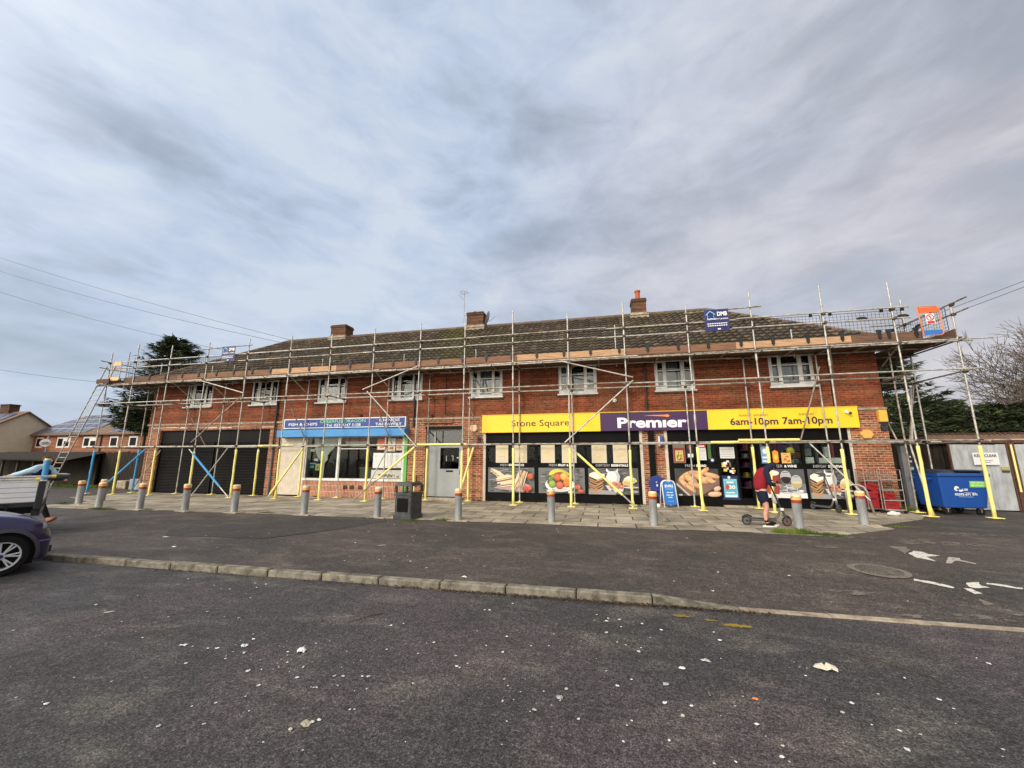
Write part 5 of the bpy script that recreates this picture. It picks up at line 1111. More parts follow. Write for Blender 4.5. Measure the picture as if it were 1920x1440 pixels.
banner(3.52, 4.27, 5.81, 6.56, 'navy scaffolding company banner on the guard rail near the right end')
banner(-16.52, -15.78, 5.86, 6.55, 'navy scaffolding company banner on the guard rail near the left end')

# ---------------------------------------------------------------- street furniture
RD = S(146, 50, 40)
bl = thing('bollard', 'x', 'bollard', (0, 0, 0), 0, 'steel bollards along the pavement edge')
b = MB(); b.lathe([(.0, 0.0), (.097, .0), (.096, .78), (.0, .78)], 20); b.build('post', 'steel', bl, True)
b = MB(); b.lathe([(.09, .9), (.103, .9), (.103, .815), (.09, .815)][::-1], 20, c=S(228, 176, 96)); b.lathe([(.103, .9), (.097, .935), (.075, .952), (.0, .958)], 20, c=S(216, 206, 180)); b.build('cap', 'worn_enamel', bl, True)
b = MB(); b.lathe([(.09, .735), (.1, .735), (.1, .814), (.09, .814)], 20, c=RD); b.build('red_band', 'worn_enamel', bl, True)
b = MB(); b.box(-.26, .3, -.16, .16, -.02, .016, bev=.006); b.build('footing', 'stone', bl, True); bl.scale = (1, 1, .86)
BL = [(-18.7, 11.7, 'steel bollard standing behind the second one from the left, nearer the fence'), (-18.44, 10.86, 'leftmost steel bollard, just right of the pickup tail'), (-16.45, 10.23, 'second front row steel bollard from the left, standing before another bollard'),
      (-14.66, 10.22, 'steel bollard in front of the left corner of the brick building'), (-12.85, 10.25, 'steel bollard in front of the left half of the black roller shutter'), (-11.03, 10.3, 'steel bollard in front of the right half of the black roller shutter'),
      (-8.63, 10.39, 'steel bollard in front of the boarded door end of the fish and chip shop'), (-6.25, 10.4, 'steel bollard immediately left of the black litter bin'), (-3.84, 10.38, 'steel bollard with a peeling cap in front of the grey flats door'),
      (-1.37, 10.59, 'steel bollard in front of the fruit bowl picture'), (1.13, 10.6, 'steel bollard in front of the brick pillar and round blue signs'), (4.21, 10.46, 'steel bollard with flaking orange paint right of the scooter rider, grass at its foot'), (6.24, 11.93, 'steel bollard at the right end of the row, before the metal hoop')]
for i, (x, y, lb) in enumerate(BL):
    loc, rot = (x, y, .008), (R(rr.uniform(-1.2, 1.2)), R(rr.uniform(-1.5, 1.5)), rr.uniform(-.2, .2))
    if i == 0: bl.location = loc; bl.rotation_euler = rot; bl['label'] = lb
    else: copy_thing(bl, loc, rot, lb)
# litter bin
t = thing('litter_bin', 'square black litter bin with open slots at the pavement edge, before the flats door', 'litter bin', (-5.32, 10.42, 0), R(-8))
b = MB(); b.box(-.27, .27, -.27, .27, 0.0, .7, bev=.03); b.box(-.285, .285, -.285, .285, .0, .13, bev=.01); b.box(-.285, .285, -.285, .285, .63, .68, bev=.008); b.build('body', 'binplastic', t, True)
b = MB()
for sx in (-1, 1):
    for sy in (-1, 1): b.box(sx * .25 - .03, sx * .25 + .03, sy * .25 - .03, sy * .25 + .03, .7, .9)
b.box(-.02, .02, -.28, -.25, .7, .9)
b.add([(-.29, -.29, .88), (.29, -.29, .88), (.29, .29, .88), (-.29, .29, .88), (-.22, -.22, .97), (.22, -.22, .97), (.22, .22, .97), (-.22, .22, .97)], [(0, 1, 5, 4), (1, 2, 6, 5), (2, 3, 7, 6), (3, 0, 4, 7), (4, 5, 6, 7), (3, 2, 1, 0)])
b.build('hood', 'binplastic', t, True)
b = MB(); b.box(-.18, .18, -.276, -.27, .2, .56, bev=.002); b.box(-.1, .1, -.279, -.2761, .42, .46); b.build('door_panel', 'black', t, True)
# A-board and the round blue signs beside it
t = thing('a_board', 'blue pavement sign in a white arched frame leaning by the brick pillar', 'pavement sign', (2.15, 14.5, 0), R(14))
t.scale = (.88, .9, .94)
b = MB(); pts = [(-.26, .0, .0), (-.25, .16, .82), (-.2, .175, .9), (-.1, .18, .93), (.1, .18, .93), (.2, .175, .9), (.25, .16, .82), (.26, .0, .0)]; b.path(pts, .02, 8, c=WHITE); b.path([(x, .42 - y, z) for x, y, z in pts], .02, 8, c=WHITE); b.build('frame', 'paint', t, True)
b = MB(); b.add([(-.22, .02, .1), (.22, .02, .1), (.23, .155, .82), (.12, .165, .88), (-.12, .165, .88), (-.23, .155, .82)], [tuple(range(6))], 0, False, S(40, 110, 186)); b.add([(-.22, .035, .1), (.22, .035, .1), (.23, .17, .82), (-.23, .17, .82)], [(3, 2, 1, 0)], 0, False, S(40, 110, 186)); b.build('panel', 'paint', t, True)
T = Matrix.Translation((0, .004, .1)) @ Matrix.Rotation(R(-10.5), 4, 'X'); a = Art(.0, T)
a.text('EVRI', -.16, .15, .6, .7, S(226, 236, 246), .03); a.rect(-.15, .15, .54, .555, S(180, 210, 236)); 
for k, (x0, x1, z) in enumerate(((-.12, -.02, .41), (.0, .12, .41), (-.14, .0, .32), (.02, .13, .32), (-.08, .08, .24))): a.rect(x0, x1, z, z + .035, S(190, 214, 236))
a.rect(-.1, .1, .12, .13, S(180, 210, 236))
a.b.build('lettering', 'print', t, True)
def disc(x, z, y, r, label):
    b = MB(); b.tube((x, y, z), (x, y + .03, z), r, 28, c=S(30, 52, 128)); b.tube((x, y - .004, z), (x, y + .0, z), r * .88, 28, c=S(36, 62, 142)); b.tube((x, y - .006, z), (x, y - .004, z), r * .8, 28, c=S(28, 46, 118))
    b.box(x - .02, x + .03, y - .012, y - .007, z - .1, z - .03, 0, S(190, 206, 230)); b.box(x - .03, x + .01, y - .012, y - .007, z + .02, z + .07, 0, S(150, 170, 210)); o = b.build('round_sign', 'paint'); tag(o, label, 'round sign'); return o
disc(1.78, .76, 14.9, .27, 'larger upper round blue sign against the brick pillar'); disc(1.98, .38, 14.95, .2, 'smaller lower round blue sign behind the pavement sign')
b = MB(); b.ell((1.72, 14.4, .07), (.07, .07, .07), c=S(230, 228, 222)); o = b.build('ball', 'paint'); tag(o, 'small white ball on the paving beside the round blue signs', 'ball')
# metal hoop, wire cages, crates, parked scooter
t = thing('metal_hoop', 'shiny bent tube hoop barrier standing behind the last bollard', 'hoop barrier', (7.45, 14.15, 0))
b = MB(); b.path([(7.12, 14.25, 0), (7.1, 14.25, .68), (7.16, 14.24, .8), (7.28, 14.22, .84), (7.42, 14.2, .84), (7.54, 14.17, .78), (7.6, 14.16, .66), (7.68, 14.1, .0)], .03, 10); b.build('tube', 'chrome', t)
def cage(x0, x1, y0, y1, z1, label, shelves):
    t = thing('wire_cage', label, 'wire trolley', ((x0 + x1) / 2, (y0 + y1) / 2, 0)); b = MB()
    for x in (x0, x1):
        for y in (y0, y1): b.tube((x, y, .1), (x, y, z1), .014, 6)
    for z in (.12, z1): b.path([(x0, y0, z), (x1, y0, z), (x1, y1, z), (x0, y1, z)], .012, 6, closed=True)
    b.build('frame', 'cage', t); m = MB(); n = 5
    for i in range(1, n): x = x0 + (x1 - x0) * i / n; m.tube((x, y1, .12), (x, y1, z1), .006, 4); m.tube((x, y0, z1 - .3), (x, y0, z1), .006, 4)
    for i in range(1, 8): z = .12 + (z1 - .12) * i / 8; m.tube((x0, y1, z), (x1, y1, z), .006, 4); m.tube((x0, y0, z), (x0, y1, z), .005, 4); m.tube((x1, y0, z), (x1, y1, z), .005, 4)
    m.build('mesh', 'cage', t)
    for z in shelves: s = MB(); s.tube((x0, y0, z), (x1, y0, z), .018, 6); s.box(x0, x1, y0, y1, z - .02, z - .01); s.build('shelf', 'chrome', t)
    for (x, y) in ((x0 + .03, y0), (x1 - .03, y0), (x0 + .03, y1), (x1 - .03, y1)): c = MB(); c.tube((x, y - .015, .05), (x, y + .015, .05), .05, 12); c.box(x - .02, x + .02, y - .01, y + .01, .05, .12); c.build('castor', 'rubber', t)
cage(7.8, 8.16, 14.55, 14.95, 1.28, 'narrow wire trolley, left one of two against the brick corner', (.95,))
cage(8.2, 8.72, 14.5, 14.95, 1.28, 'wider wire trolley with bright shelves, nearest the brick corner', (.98, .68, .38, .1))
def crate(x, y, z, w_, d, h, rz, tilt, label):
    t = thing('plastic_crate', label, 'crate', (x, y, z), rz); t.rotation_euler = (0, tilt, rz); b = MB(); CR = S(140, 26, 32)
    b.box(-w_ / 2, w_ / 2, -d / 2, d / 2, 0, .02, 0, CR)
    for q in ((-w_ / 2, w_ / 2, -d / 2, -d / 2 + .02), (-w_ / 2, w_ / 2, d / 2 - .02, d / 2), (-w_ / 2, -w_ / 2 + .02, -d / 2 + .02, d / 2 - .02), (w_ / 2 - .02, w_ / 2, -d / 2 + .02, d / 2 - .02)): b.box(*q, .02, h, 0, CR)
    b.box(-w_ / 2 - .015, w_ / 2 + .015, -d / 2 - .015, -d / 2, h - .05, h, 0, S(156, 36, 40)); b.build('body', 'paint', t, True)
    b = MB(); b.box(-.08, .08, -d / 2 - .006, -d / 2 - .0005, h * .5, h * .62, 0, S(90, 14, 18)); b.build('hand_hole', 'paint', t, True)
crate(7.97, 14.76, .13, .3, .3, .5, .1, 0, 'tall red plastic crate standing before the narrow wire trolley')
crate(7.96, 14.76, .66, .3, .26, .22, .1, R(24), 'red plastic crate tilted on top of the tall red crate')
crate(8.42, 14.72, .12, .38, .3, .22, 0, 0, 'red plastic crate on the bottom shelf of the wider wire trolley')
crate(8.36, 14.72, .4, .3, .28, .2, .2, R(14), 'red plastic crate on the second shelf of the wider wire trolley')
b = MB(); r = random.Random(3); vs = []
b.ell((0, 0, 0), (.17, .09, .07), 12, 7, 0, S(222, 220, 216)); b.v = [(x + r.uniform(-.02, .02), y + r.uniform(-.02, .02), max(-.05, z + r.uniform(-.02, .02))) for x, y, z in b.v]; b.v = [(x + 8.05, y + 13.9, z + .06) for x, y, z in b.v]
o = b.build('plastic_bag', 'paper'); tag(o, 'crumpled white bag on the ground in front of the wire trolleys', 'bag')

def scooter(label, loc, rz, rmat_c, name='electric_scooter'):
    """local x forward, rear wheel at x=0, front wheel at x=.9"""
    t = thing(name, label, 'scooter', loc, rz); DK = S(50, 50, 52)
    for (x, nm) in ((0, 'wheel'), (.9, 'wheel')):
        w_ = MB(); T = Matrix.Translation((x, 0, .108)) @ Matrix.Rotation(R(90), 4, 'X')
        w_.lathe([(.082, -.02), (.1, -.022), (.108, -.01), (.108, .01), (.1, .022), (.082, .02), (.082, -.02)], 28, c=S(38, 38, 40), T=T); w_o = w_.build(nm, 'paint', t, True)
        d = MB(); d.lathe([(.0, -.012), (.08, -.012), (.083, 0), (.08, .012), (.0, .012)], 24, c=rmat_c if x > 0 else S(90, 90, 92), T=T)
        d.lathe([(.0, -.022), (.02, -.022), (.02, .022), (.0, .022)], 12, c=S(30, 30, 30), T=T); d.build('hub', 'paint', w_o, True)
    b = MB(); b.box(.1, .66, -.075, .075, .11, .165, 0, S(84, 86, 90), bev=.012); b.box(.12, .64, -.07, .07, .166, .172, 0, S(40, 40, 40)); b.tube((.0, -.04, .108), (.14, -.04, .14), .014, 8, c=DK); b.tube((.0, .04, .108), (.14, .04, .14), .014, 8, c=DK); b.build('deck', 'paint', t, True)
    b = MB(); b.path([(-.1, 0, .18), (-.04, 0, .232), (.04, 0, .24), (.12, 0, .2)], .022, 8, c=DK); b.build('rear_mudguard', 'paint', t, True)
    b = MB(); b.path([(.62, 0, .15), (.70, 0, .2), (.80, 0, .40)], [.03, .028, .026], 8, c=S(96, 94, 92)); b.build('neck', 'paint', t, True)
    b = MB(); b.path([(.9, 0, .11), (.9, 0, .14), (.83, 0, .36), (.80, 0, .42)], .026, 8, c=S(70, 68, 68)); b.box(.78, .85, -.03, .03, .36, .42, 0, WHITE); b.path([(.82, 0, .235), (.90, 0, .245), (.98, 0, .2)], .018, 6, c=DK); b.build('fork', 'paint', t, True)
    st = MB(); st.tube((.80, 0, .42), (.58, 0, 1.08), .019, 10, c=DK); so_ = st.build('stem', 'paint', t, True)
    h = MB(); h.tube((.58, -.24, 1.09), (.58, .24, 1.09), .014, 8, c=DK); h.tube((.58, -.25, 1.09), (.58, -.13, 1.09), .02, 8, c=S(30, 30, 30)); h.tube((.58, .13, 1.09), (.58, .25, 1.09), .02, 8, c=S(30, 30, 30)); h.path([(.6, .12, 1.08), (.66, .12, 1.1), (.66, .18, 1.1)], .008, 6, c=DK); h.build('handlebar', 'paint', t, True)
    return t
scooter('electric scooter with a brown front hub standing beside the hooded rider', (3.40, 11.27, .01), R(2), S(104, 78, 74))
s2 = scooter('dark scooter parked against the window at the far right of the shopfront', (6.5, 14.98, .01), R(-65), S(60, 60, 62), 'kick_scooter'); s2.scale = (.9, .9, .98)

# ---------------------------------------------------------------- bins, gates and fence at the right
def wheelie(label, loc, rz, c, lidc):
    t = thing('wheeled_bin', label, 'wheelie bin', loc, rz)
    b = MB(); b.add([(-.54, -.42, .2), (.54, -.42, .2), (.54, .42, .2), (-.54, .42, .2), (-.64, -.52, 1.12), (.64, -.52, 1.12), (.64, .5, 1.12), (-.64, .5, 1.12)], [(3, 2, 1, 0), (0, 1, 5, 4), (1, 2, 6, 5), (2, 3, 7, 6), (3, 0, 4, 7)], 0, False, c)
    body = b.build('body', 'paint', t, True, bevel=.03, seg=3)
    b = MB(); b.box(-.66, .66, -.56, .54, 1.1, 1.19, 0, c, bev=.02); b.build('rim', 'paint', t, True)
    b = MB(); r = 10; pts = [(-.5 + 1.02 * i / r, 1.19 + .10 * math.sin(math.pi * (i / r)) ** .6) for i in range(r + 1)]
    vs = [(-.66, y, z) for y, z in pts] + [(.66, y, z) for y, z in pts]; n = r + 1
    b.add(vs, [(i, i + 1, n + i + 1, n + i) for i in range(r)] + [tuple(reversed(range(n))), tuple(range(n, 2 * n))], 0, True, lidc); b.box(-.1, .58, -.5, -.1, 1.25, 1.28, 0, lidc); b.build('lid', 'paint', t, True)
    for sx in (-.42, .42):
        for sy in (-.32, .32):
            w_ = MB(); w_.tube((sx, sy - .03, .1), (sx, sy + .03, .1), .1, 16); wo = w_.build('castor', 'rubber', t, True); k = MB(); k.box(sx - .05, sx + .05, sy - .05, sy + .05, .17, .22); k.box(sx - .012, sx + .012, sy - .045, sy - .032, .08, .17); k.build('bracket', 'galv_dark', wo, True)
    b = MB()
    for sx in (-1, 1): b.tube((sx * .68, -.3, 1.02), (sx * .78, -.3, 1.02), .03, 10, c=c); b.tube((sx * .68, .3, 1.02), (sx * .78, .3, 1.02), .03, 10, c=c)
    b.build('trunnion', 'paint', t, True); return t
t = wheelie('bright blue four-wheeled bin with a green label, in front of the metal gates', (10.2, 14.98, 0), R(4), S(26, 74, 150), S(40, 46, 60))
T = Matrix.Translation((0, -.424, .2)) @ Matrix.Rotation(R(6.2), 4, 'X'); a = Art(.0, T)
a.ell(-.20, .56, .065, .07, WHITE); a.ell(-.17, .54, .035, .03, S(26, 74, 150)); a.ell(-.1, .5, .05, .03, WHITE); a.text('LSS', -.06, .08, .5, .56, WHITE, .04); a.rect(-.02, .26, .445, .453, S(200, 214, 236)); a.text('02392 671 971', -.26, .3, .36, .43, WHITE, .04); a.rect(-.16, .2, .32, .328, S(200, 214, 236))
a.rect(.13, .56, .60, .78, S(120, 196, 80)); a.text('DRY MIXED', .17, .5, .71, .75, S(220, 240, 200), .03); a.text('RECYCLING', .17, .5, .63, .68, S(220, 240, 200), .03); a.b.build('lettering', 'print', t, True)
wheelie('darker blue four-wheeled bin, mostly hidden behind the bright blue one', (10.3, 16.35, 0), R(86), S(22, 44, 96), S(30, 34, 44))
def fencebuild(label, p, q, h, name='board_fence', wob=.02, mat='fence', rail=True):
    p = Vector((*p, 0)); q = Vector((*q, 0)); d = q - p; Lh = d.length; rz = math.atan2(d.y, d.x); t = thing(name, label, 'fence', tuple(p), rz)
    b = MB(); n = int(Lh / .125); r = random.Random(int(Lh * 7))
    for i in range(n): hh = h + r.uniform(-wob, wob); b.box(i * .125, i * .125 + .118, -.009 * (i % 2), .012 - .009 * (i % 2), .03, hh)
    b.build('boards', mat, t, True); m = int(Lh / 2.4)
    for i in range(m + 1): b = MB(); b.box(i * Lh / m - .05, i * Lh / m + .05, .03, .12, 0, h + .06); b.build('post', mat, t, True)
    if rail: b = MB(); b.box(0, Lh, -.03, .05, h + .02, h + .05); b.build('capping', mat, t, True)
    return t
fencebuild('dark board fence between the building corner and the metal gates', (9.0, 17.2), (11.35, 16.5), 2.15)
t = thing('side_gate', 'dark timber side gate and grey posts against the right corner of the building', 'gate', (9.2, 15.3, 0))
b = MB(); b.box(8.98, 9.3, 15.55, 15.6, .05, 2.1); b.build('gate_leaf', 'fence', t); b = MB(); b.box(9.36, 9.52, 15.35, 15.5, 0, 2.02); b.build('post', 'greypipe', t)
b = MB(); b.box(9.53, 9.7, 15.45, 15.47, .3, 1.85, 0, S(36, 40, 46)); b.box(9.55, 9.68, 15.44, 15.449, 1.0, 1.35, 0, S(110, 180, 220))
for z in (.6, .75, 1.5, 1.65): b.box(9.56, 9.66, 15.44, 15.449, z, z + .05, 0, S(190, 200, 206))
b.build('notice_strip', 'paint', t)
t = thing('metal_gates', 'weathered galvanised sheet garage gates carrying a keep clear sign', 'gate', (12.0, 15.8, 0), R(-3)); 
r = random.Random(6)
for (x0, x1) in ((-1.0, .42), (.62, 2.1)):
    b = MB(); n = 6; w_ = (x1 - x0) / n
    for i in range(n): b.box(x0 + w_ * i, x0 + w_ * (i + 1) - .004, 0 + .003 * (i % 2), .01 + .003 * (i % 2), .04, 2.06 + r.uniform(-.01, .01))
    g = b.build('gate_leaf', 'sheet', t, True); f = MB()
    for x in (x0 - .035, x1 + .002): f.box(x, x + .04, -.02, .05, .02, 2.1)
    f.build('frame', 'rust', g, True)
b = MB(); b.box(.48, .6, -.03, .1, 0, 2.2); b.box(-1.1, 2.2, -.03, .1, 2.1, 2.2); b.build('gate_post', 'rust', t, True)
b = MB(); b.box(.51, .56, -.035, -.031, .6, 2.05); b.build('yellow_strip', 'foam_y', t, True)
b = MB(); b.box(.18, .38, -.04, -.001, 1.27, 1.36, 0, S(170, 156, 90)); b.box(.2, .38, -.03, -.001, 1.19, 1.24, 0, S(60, 60, 50)); b.build('bolt', 'paint', t, True)
b = MB(); b.box(-1.1, 2.3, .1, 2.0, 2.2, 2.24)
t2 = thing('garage_block', 'low garages with a rusty brown roof edge behind the metal gates', 'garages', (13.0, 16.8, 0), R(-3))
b = MB(); b.box(-2.2, 6, -.6, 5, 2.22, 2.40, 0); n = 60
b.build('roof', 'rooffar', t2, True)
b = MB()
for i in range(60): b.tube((-2.2 + i * .137, -.62, 2.42), (-2.2 + i * .137, 5, 2.42), .04, 6, cap=True)
b.build('corrugated_sheet', 'rust', t2, True); b = MB(); b.box(-2.0, 5.9, 1.2, 4.9, 0, 2.2); b.build('wall', 'brick_far', t2, True)
b = MB(); b.box(-2.2, 6, -.64, -.6, 2.16, 2.24); b.build('fascia_board', 'cream', t2, True)
a = Art(15.72); a.rect(11.48, 12.14, 1.42, 1.8, S(216, 216, 214)); o = a.build('keep_clear_sign'); o.location = (0, 0, 0)
tag(o, 'white sign on the galvanised gates reading keep clear', 'sign'); a = Art(15.715); a.text('KEEP CLEAR', 11.52, 12.1, 1.66, 1.75, S(70, 70, 74), .03); a.rect(11.66, 11.98, 1.55, 1.565, S(110, 110, 114)); a.rect(11.72, 11.92, 1.49, 1.505, S(110, 110, 114)); a.build('lettering', o)
b = MB(); b.box(10.45, 10.53, 16.9, 16.93, 1.2, 1.75, 0, S(200, 200, 196)); o = b.build('timber_batten', 'paint'); tag(o, 'short pale batten sticking up behind the blue bins', 'batten')

# ---------------------------------------------------------------- people
def skinned(name, joints, edges, mat, parent, root, c=(1, 1, 1), sub=2):
    """one continuous surface grown round a skeleton: joints {name: ((x,y,z), rx, ry)}"""
    keys = list(joints); bm = bmesh.new(); lay = bm.verts.layers.skin.verify(); V = {}
    for k in keys:
        (p, rx, ry) = joints[k] if len(joints[k]) == 3 else (*joints[k], joints[k][1])
        v = bm.verts.new(p); v[lay].radius = (rx, ry); v[lay].use_root = (k == root); V[k] = v
    for a, b_ in edges: bm.edges.new((V[a], V[b_]))
    me = bpy.data.meshes.new(name); bm.to_mesh(me); bm.free(); o = bpy.data.objects.new(name, me); col.objects.link(o)
    m = o.modifiers.new('skin', 'SKIN'); m.use_smooth_shade = True; m.branch_smoothing = 0.5
    s = o.modifiers.new('sub', 'SUBSURF'); s.levels = sub; s.render_levels = sub
    bpy.context.view_layer.update()
    me2 = bpy.data.meshes.new_from_object(o.evaluated_get(bpy.context.evaluated_depsgraph_get())); o.modifiers.clear(); o.data = me2; bpy.data.meshes.remove(me); me2.name = name
    me2.materials.clear(); me2.materials.append(MT[mat]); ca = me2.color_attributes.new('Col', 'FLOAT_COLOR', 'CORNER'); n = len(me2.loops); ca.data.foreach_set('color', [c[0], c[1], c[2], 1.0] * n)
    for p in me2.polygons: p.use_smooth = True
    o.parent = parent; WM[o.name] = wm(parent); return o
MT['cloth'] = colmat('cloth', 0.9, 0, 0.15, 0.12); MT['skin'] = plain('skin', S(206, 156, 132), 0.6, 0, 0.05, 12, S(186, 130, 108), spec=0.3)
def chain(*ks): return [(ks[i], ks[i + 1]) for i in range(len(ks) - 1)]
def hand_joints(J, E, pre, wr, dirv, side, up, s=1.0):
    """palm and five curled fingers growing from the wrist"""
    wr = Vector(wr); d = Vector(dirv).normalized(); sd_ = Vector(side).normalized(); u = Vector(up).normalized()
    J[pre + 'palm'] = (tuple(wr + d * .055 * s), .028 * s, .018 * s); E.append((pre + 'wrist', pre + 'palm'))
    for i, (o_, ln) in enumerate(((-.03, .062), (-.01, .072), (.01, .068), (.03, .054))):
        b0 = wr + d * .085 * s + sd_ * o_ * s; b1 = b0 + (d * .8 - u * .5).normalized() * ln * .5 * s; b2 = b1 + (d * .3 - u * .9).normalized() * ln * .5 * s
        for n_, p, r in (('a', b0, .0105), ('b', b1, .0092), ('c', b2, .008)): J[f'{pre}f{i}{n_}'] = (tuple(p), r * s, r * s)
        E.append((pre + 'palm', f'{pre}f{i}a')); E.extend(chain(f'{pre}f{i}a', f'{pre}f{i}b', f'{pre}f{i}c'))
    t0 = wr + d * .04 * s - sd_ * .034 * s; t1 = t0 + (d * .7 - sd_ * .5 - u * .3).normalized() * .03 * s; t2 = t1 + (d * .8 - u * .4).normalized() * .026 * s
    for n_, p, r in (('a', t0, .013), ('b', t1, .011), ('c', t2, .0095)): J[f'{pre}th{n_}'] = (tuple(p), r * s, r * s)
    E.append((pre + 'palm', f'{pre}tha')); E.extend(chain(f'{pre}tha', f'{pre}thb', f'{pre}thc'))
# the rider: x forward (right in the picture), stooped over the scooter, hood up
rp = thing('person', 'hooded person in a dark red body warmer and navy shorts standing over a scooter', 'person', (3.86, 11.2, .01), R(3))
J = {'pelvis': ((-.09, 0, .80), .125, .13), 'waist': ((-.10, 0, .94), .115, .135), 'chest': ((-.05, 0, 1.13), .13, .16), 'upper': ((.03, 0, 1.29), .11, .15), 'neck': ((.11, 0, 1.37), .05, .05), 'head0': ((.17, 0, 1.40), .075, .07), 'head1': ((.225, 0, 1.41), .095, .075), 'head2': ((.27, 0, 1.39), .07, .06)}
E_ = chain('pelvis', 'waist', 'chest', 'upper', 'neck', 'head0', 'head1', 'head2')
for s, n in ((-1, 'r'), (1, 'l')):
    J.update({n + 'hip': ((-.07, s * .09, .74), .09, .09), n + 'thigh': ((-.05 + .02 * s, s * .095, .62), .078, .08), n + 'knee': ((-.01 + .03 * s, s * .1, .44), .053, .055), n + 'calf': ((-.035 + .05 * s, s * .1, .30), .055, .055), n + 'ankle': ((-.02 + .07 * s, s * .1, .09), .035, .035), n + 'ball': ((.10 + .07 * s, s * .11, .035), .035, .028), n + 'toe': ((.16 + .07 * s, s * .115, .03), .025, .02),
              n + 'sh': ((.02, s * .17, 1.27), .06, .06), n + 'elb': ((.04 + .02 * s, s * .22, 1.03), .043, .043), n + 'wrist': ((.24 + .02 * s, s * .15, .99 + .02 * s), .026, .024)})
    E_ += [('pelvis', n + 'hip'), ('upper', n + 'sh')] + chain(n + 'hip', n + 'thigh', n + 'knee', n + 'calf', n + 'ankle', n + 'ball', n + 'toe') + chain(n + 'sh', n + 'elb', n + 'wrist')
    hand_joints(J, E_, n, J[n + 'wrist'][0], (1, -.2 * s, .12), (0, 1, 0), (0, 0, 1), .95)
skinned('body', J, E_, 'skin', rp, 'pelvis')
NVY = S(34, 38, 58); RDV = S(132, 34, 44)
K = {k: J[k] for k in ('pelvis', 'waist', 'chest', 'upper', 'neck')}; K = {k: (v[0], v[1] * 1.14 + .01, v[2] * 1.12 + .01) for k, v in K.items()}; K['hem'] = ((-.085, 0, .83), .145, .155); K['pelvis'] = K['hem']; del K['hem']; K['neck'] = ((.1, 0, 1.34), .08, .09)
skinned('body_warmer', K, chain('pelvis', 'waist', 'chest', 'upper', 'neck'), 'cloth', rp, 'pelvis', RDV)
K = {'p': ((-.09, 0, .845), .152, .162), 'q': ((-.088, 0, .815), .15, .16)}; skinned('hem_band', K, [('p', 'q')], 'cloth', rp, 'p', S(214, 200, 196), 1)
K = {'u': ((.05, 0, 1.29), .115, .15), 'n': ((.12, 0, 1.38), .095, .1), 'h0': ((.17, 0, 1.42), .105, .1), 'h1': ((.225, 0, 1.435), .108, .098), 'h2': ((.28, 0, 1.41), .07, .07), 'pk': ((.315, 0, 1.375), .025, .05)}; E2 = chain('u', 'n', 'h0', 'h1', 'h2', 'pk')
for s, n in ((-1, 'r'), (1, 'l')):
    K.update({n + 's': ((.02, s * .18, 1.26), .082, .082), n + 'm': ((.025, s * .21, 1.14), .066, .066), n + 'e': ((.04 + .02 * s, s * .225, 1.02), .062, .062), n + 'w': ((.21 + .02 * s, s * .16, .99 + .02 * s), .042, .04)}); E2 += [('u', n + 's')] + chain(n + 's', n + 'm', n + 'e', n + 'w')
skinned('hoodie', K, E2, 'cloth', rp, 'u', NVY)
K = {'w': ((-.09, 0, .90), .14, .15), 'p': ((-.085, 0, .76), .15, .16)}; E2 = [('w', 'p')]
for s, n in ((-1, 'r'), (1, 'l')): K.update({n + 'a': ((-.07, s * .085, .70), .115, .11), n + 'b': ((-.045 + .01 * s, s * .095, .50), .108, .105)}); E2 += [('p', n + 'a'), (n + 'a', n + 'b')]
skinned('shorts', K, E2, 'cloth', rp, 'p', S(30, 34, 52))
for s in (-1, 1):
    K = {'a': ((-.015 + .07 * s, s * .1, .19), .044, .044), 'b': ((-.02 + .07 * s, s * .1, .08), .042, .044)}; skinned('sock', K, [('a', 'b')], 'cloth', rp, 'a', S(24, 22, 24), 1)
    K = {'h': ((-.05 + .07 * s, s * .1, .055), .04, .042), 'm': ((.03 + .07 * s, s * .105, .062), .045, .042), 't': ((.15 + .07 * s, s * .115, .042), .042, .032)}; sh = skinned('shoe', K, chain('h', 'm', 't'), 'cloth', rp, 'h', S(30, 28, 30), 2)
    b = MB(); T = Matrix.Translation((.05 + .07 * s, s * .108, 0)); pts = [(.16 * math.cos(R(a)), .05 * math.sin(R(a))) for a in range(0, 360, 20)]
    b.add([(x, y, .0) for x, y in pts] + [(x, y, .025) for x, y in pts], [tuple(range(18)), tuple(range(18, 36))] + [(i, (i + 1) % 18, 18 + (i + 1) % 18, 18 + i) for i in range(18)], 0, False, WHITE, T); b.build('sole', 'cloth', sh, True)
b = MB(); b.box(.27, .285, -.1, -.02, 1.005, 1.06, 0, S(20, 20, 22)); b.box(.2, .34, -.13, -.05, 1.0, 1.012, 0, S(24, 24, 26)); o = b.build('phone', 'paint', None, True); o.location = (3.86, 11.2, .03); tag(o, 'dark phone in the hands of the hooded scooter rider', 'phone')
b = MB(); b.ell((.20, -.02, .62), (.07, .07, .13), 14, 9, 0, S(206, 204, 206)); b.tube((.2, -.02, .77), (.24, -.02, .98), .008, 6, c=S(200, 200, 202)); o = b.build('carrier_bag', 'paper', None, True); o.location = (3.93, 11.42, .02); tag(o, 'white carrier bag hanging beside the scooter stem', 'bag')

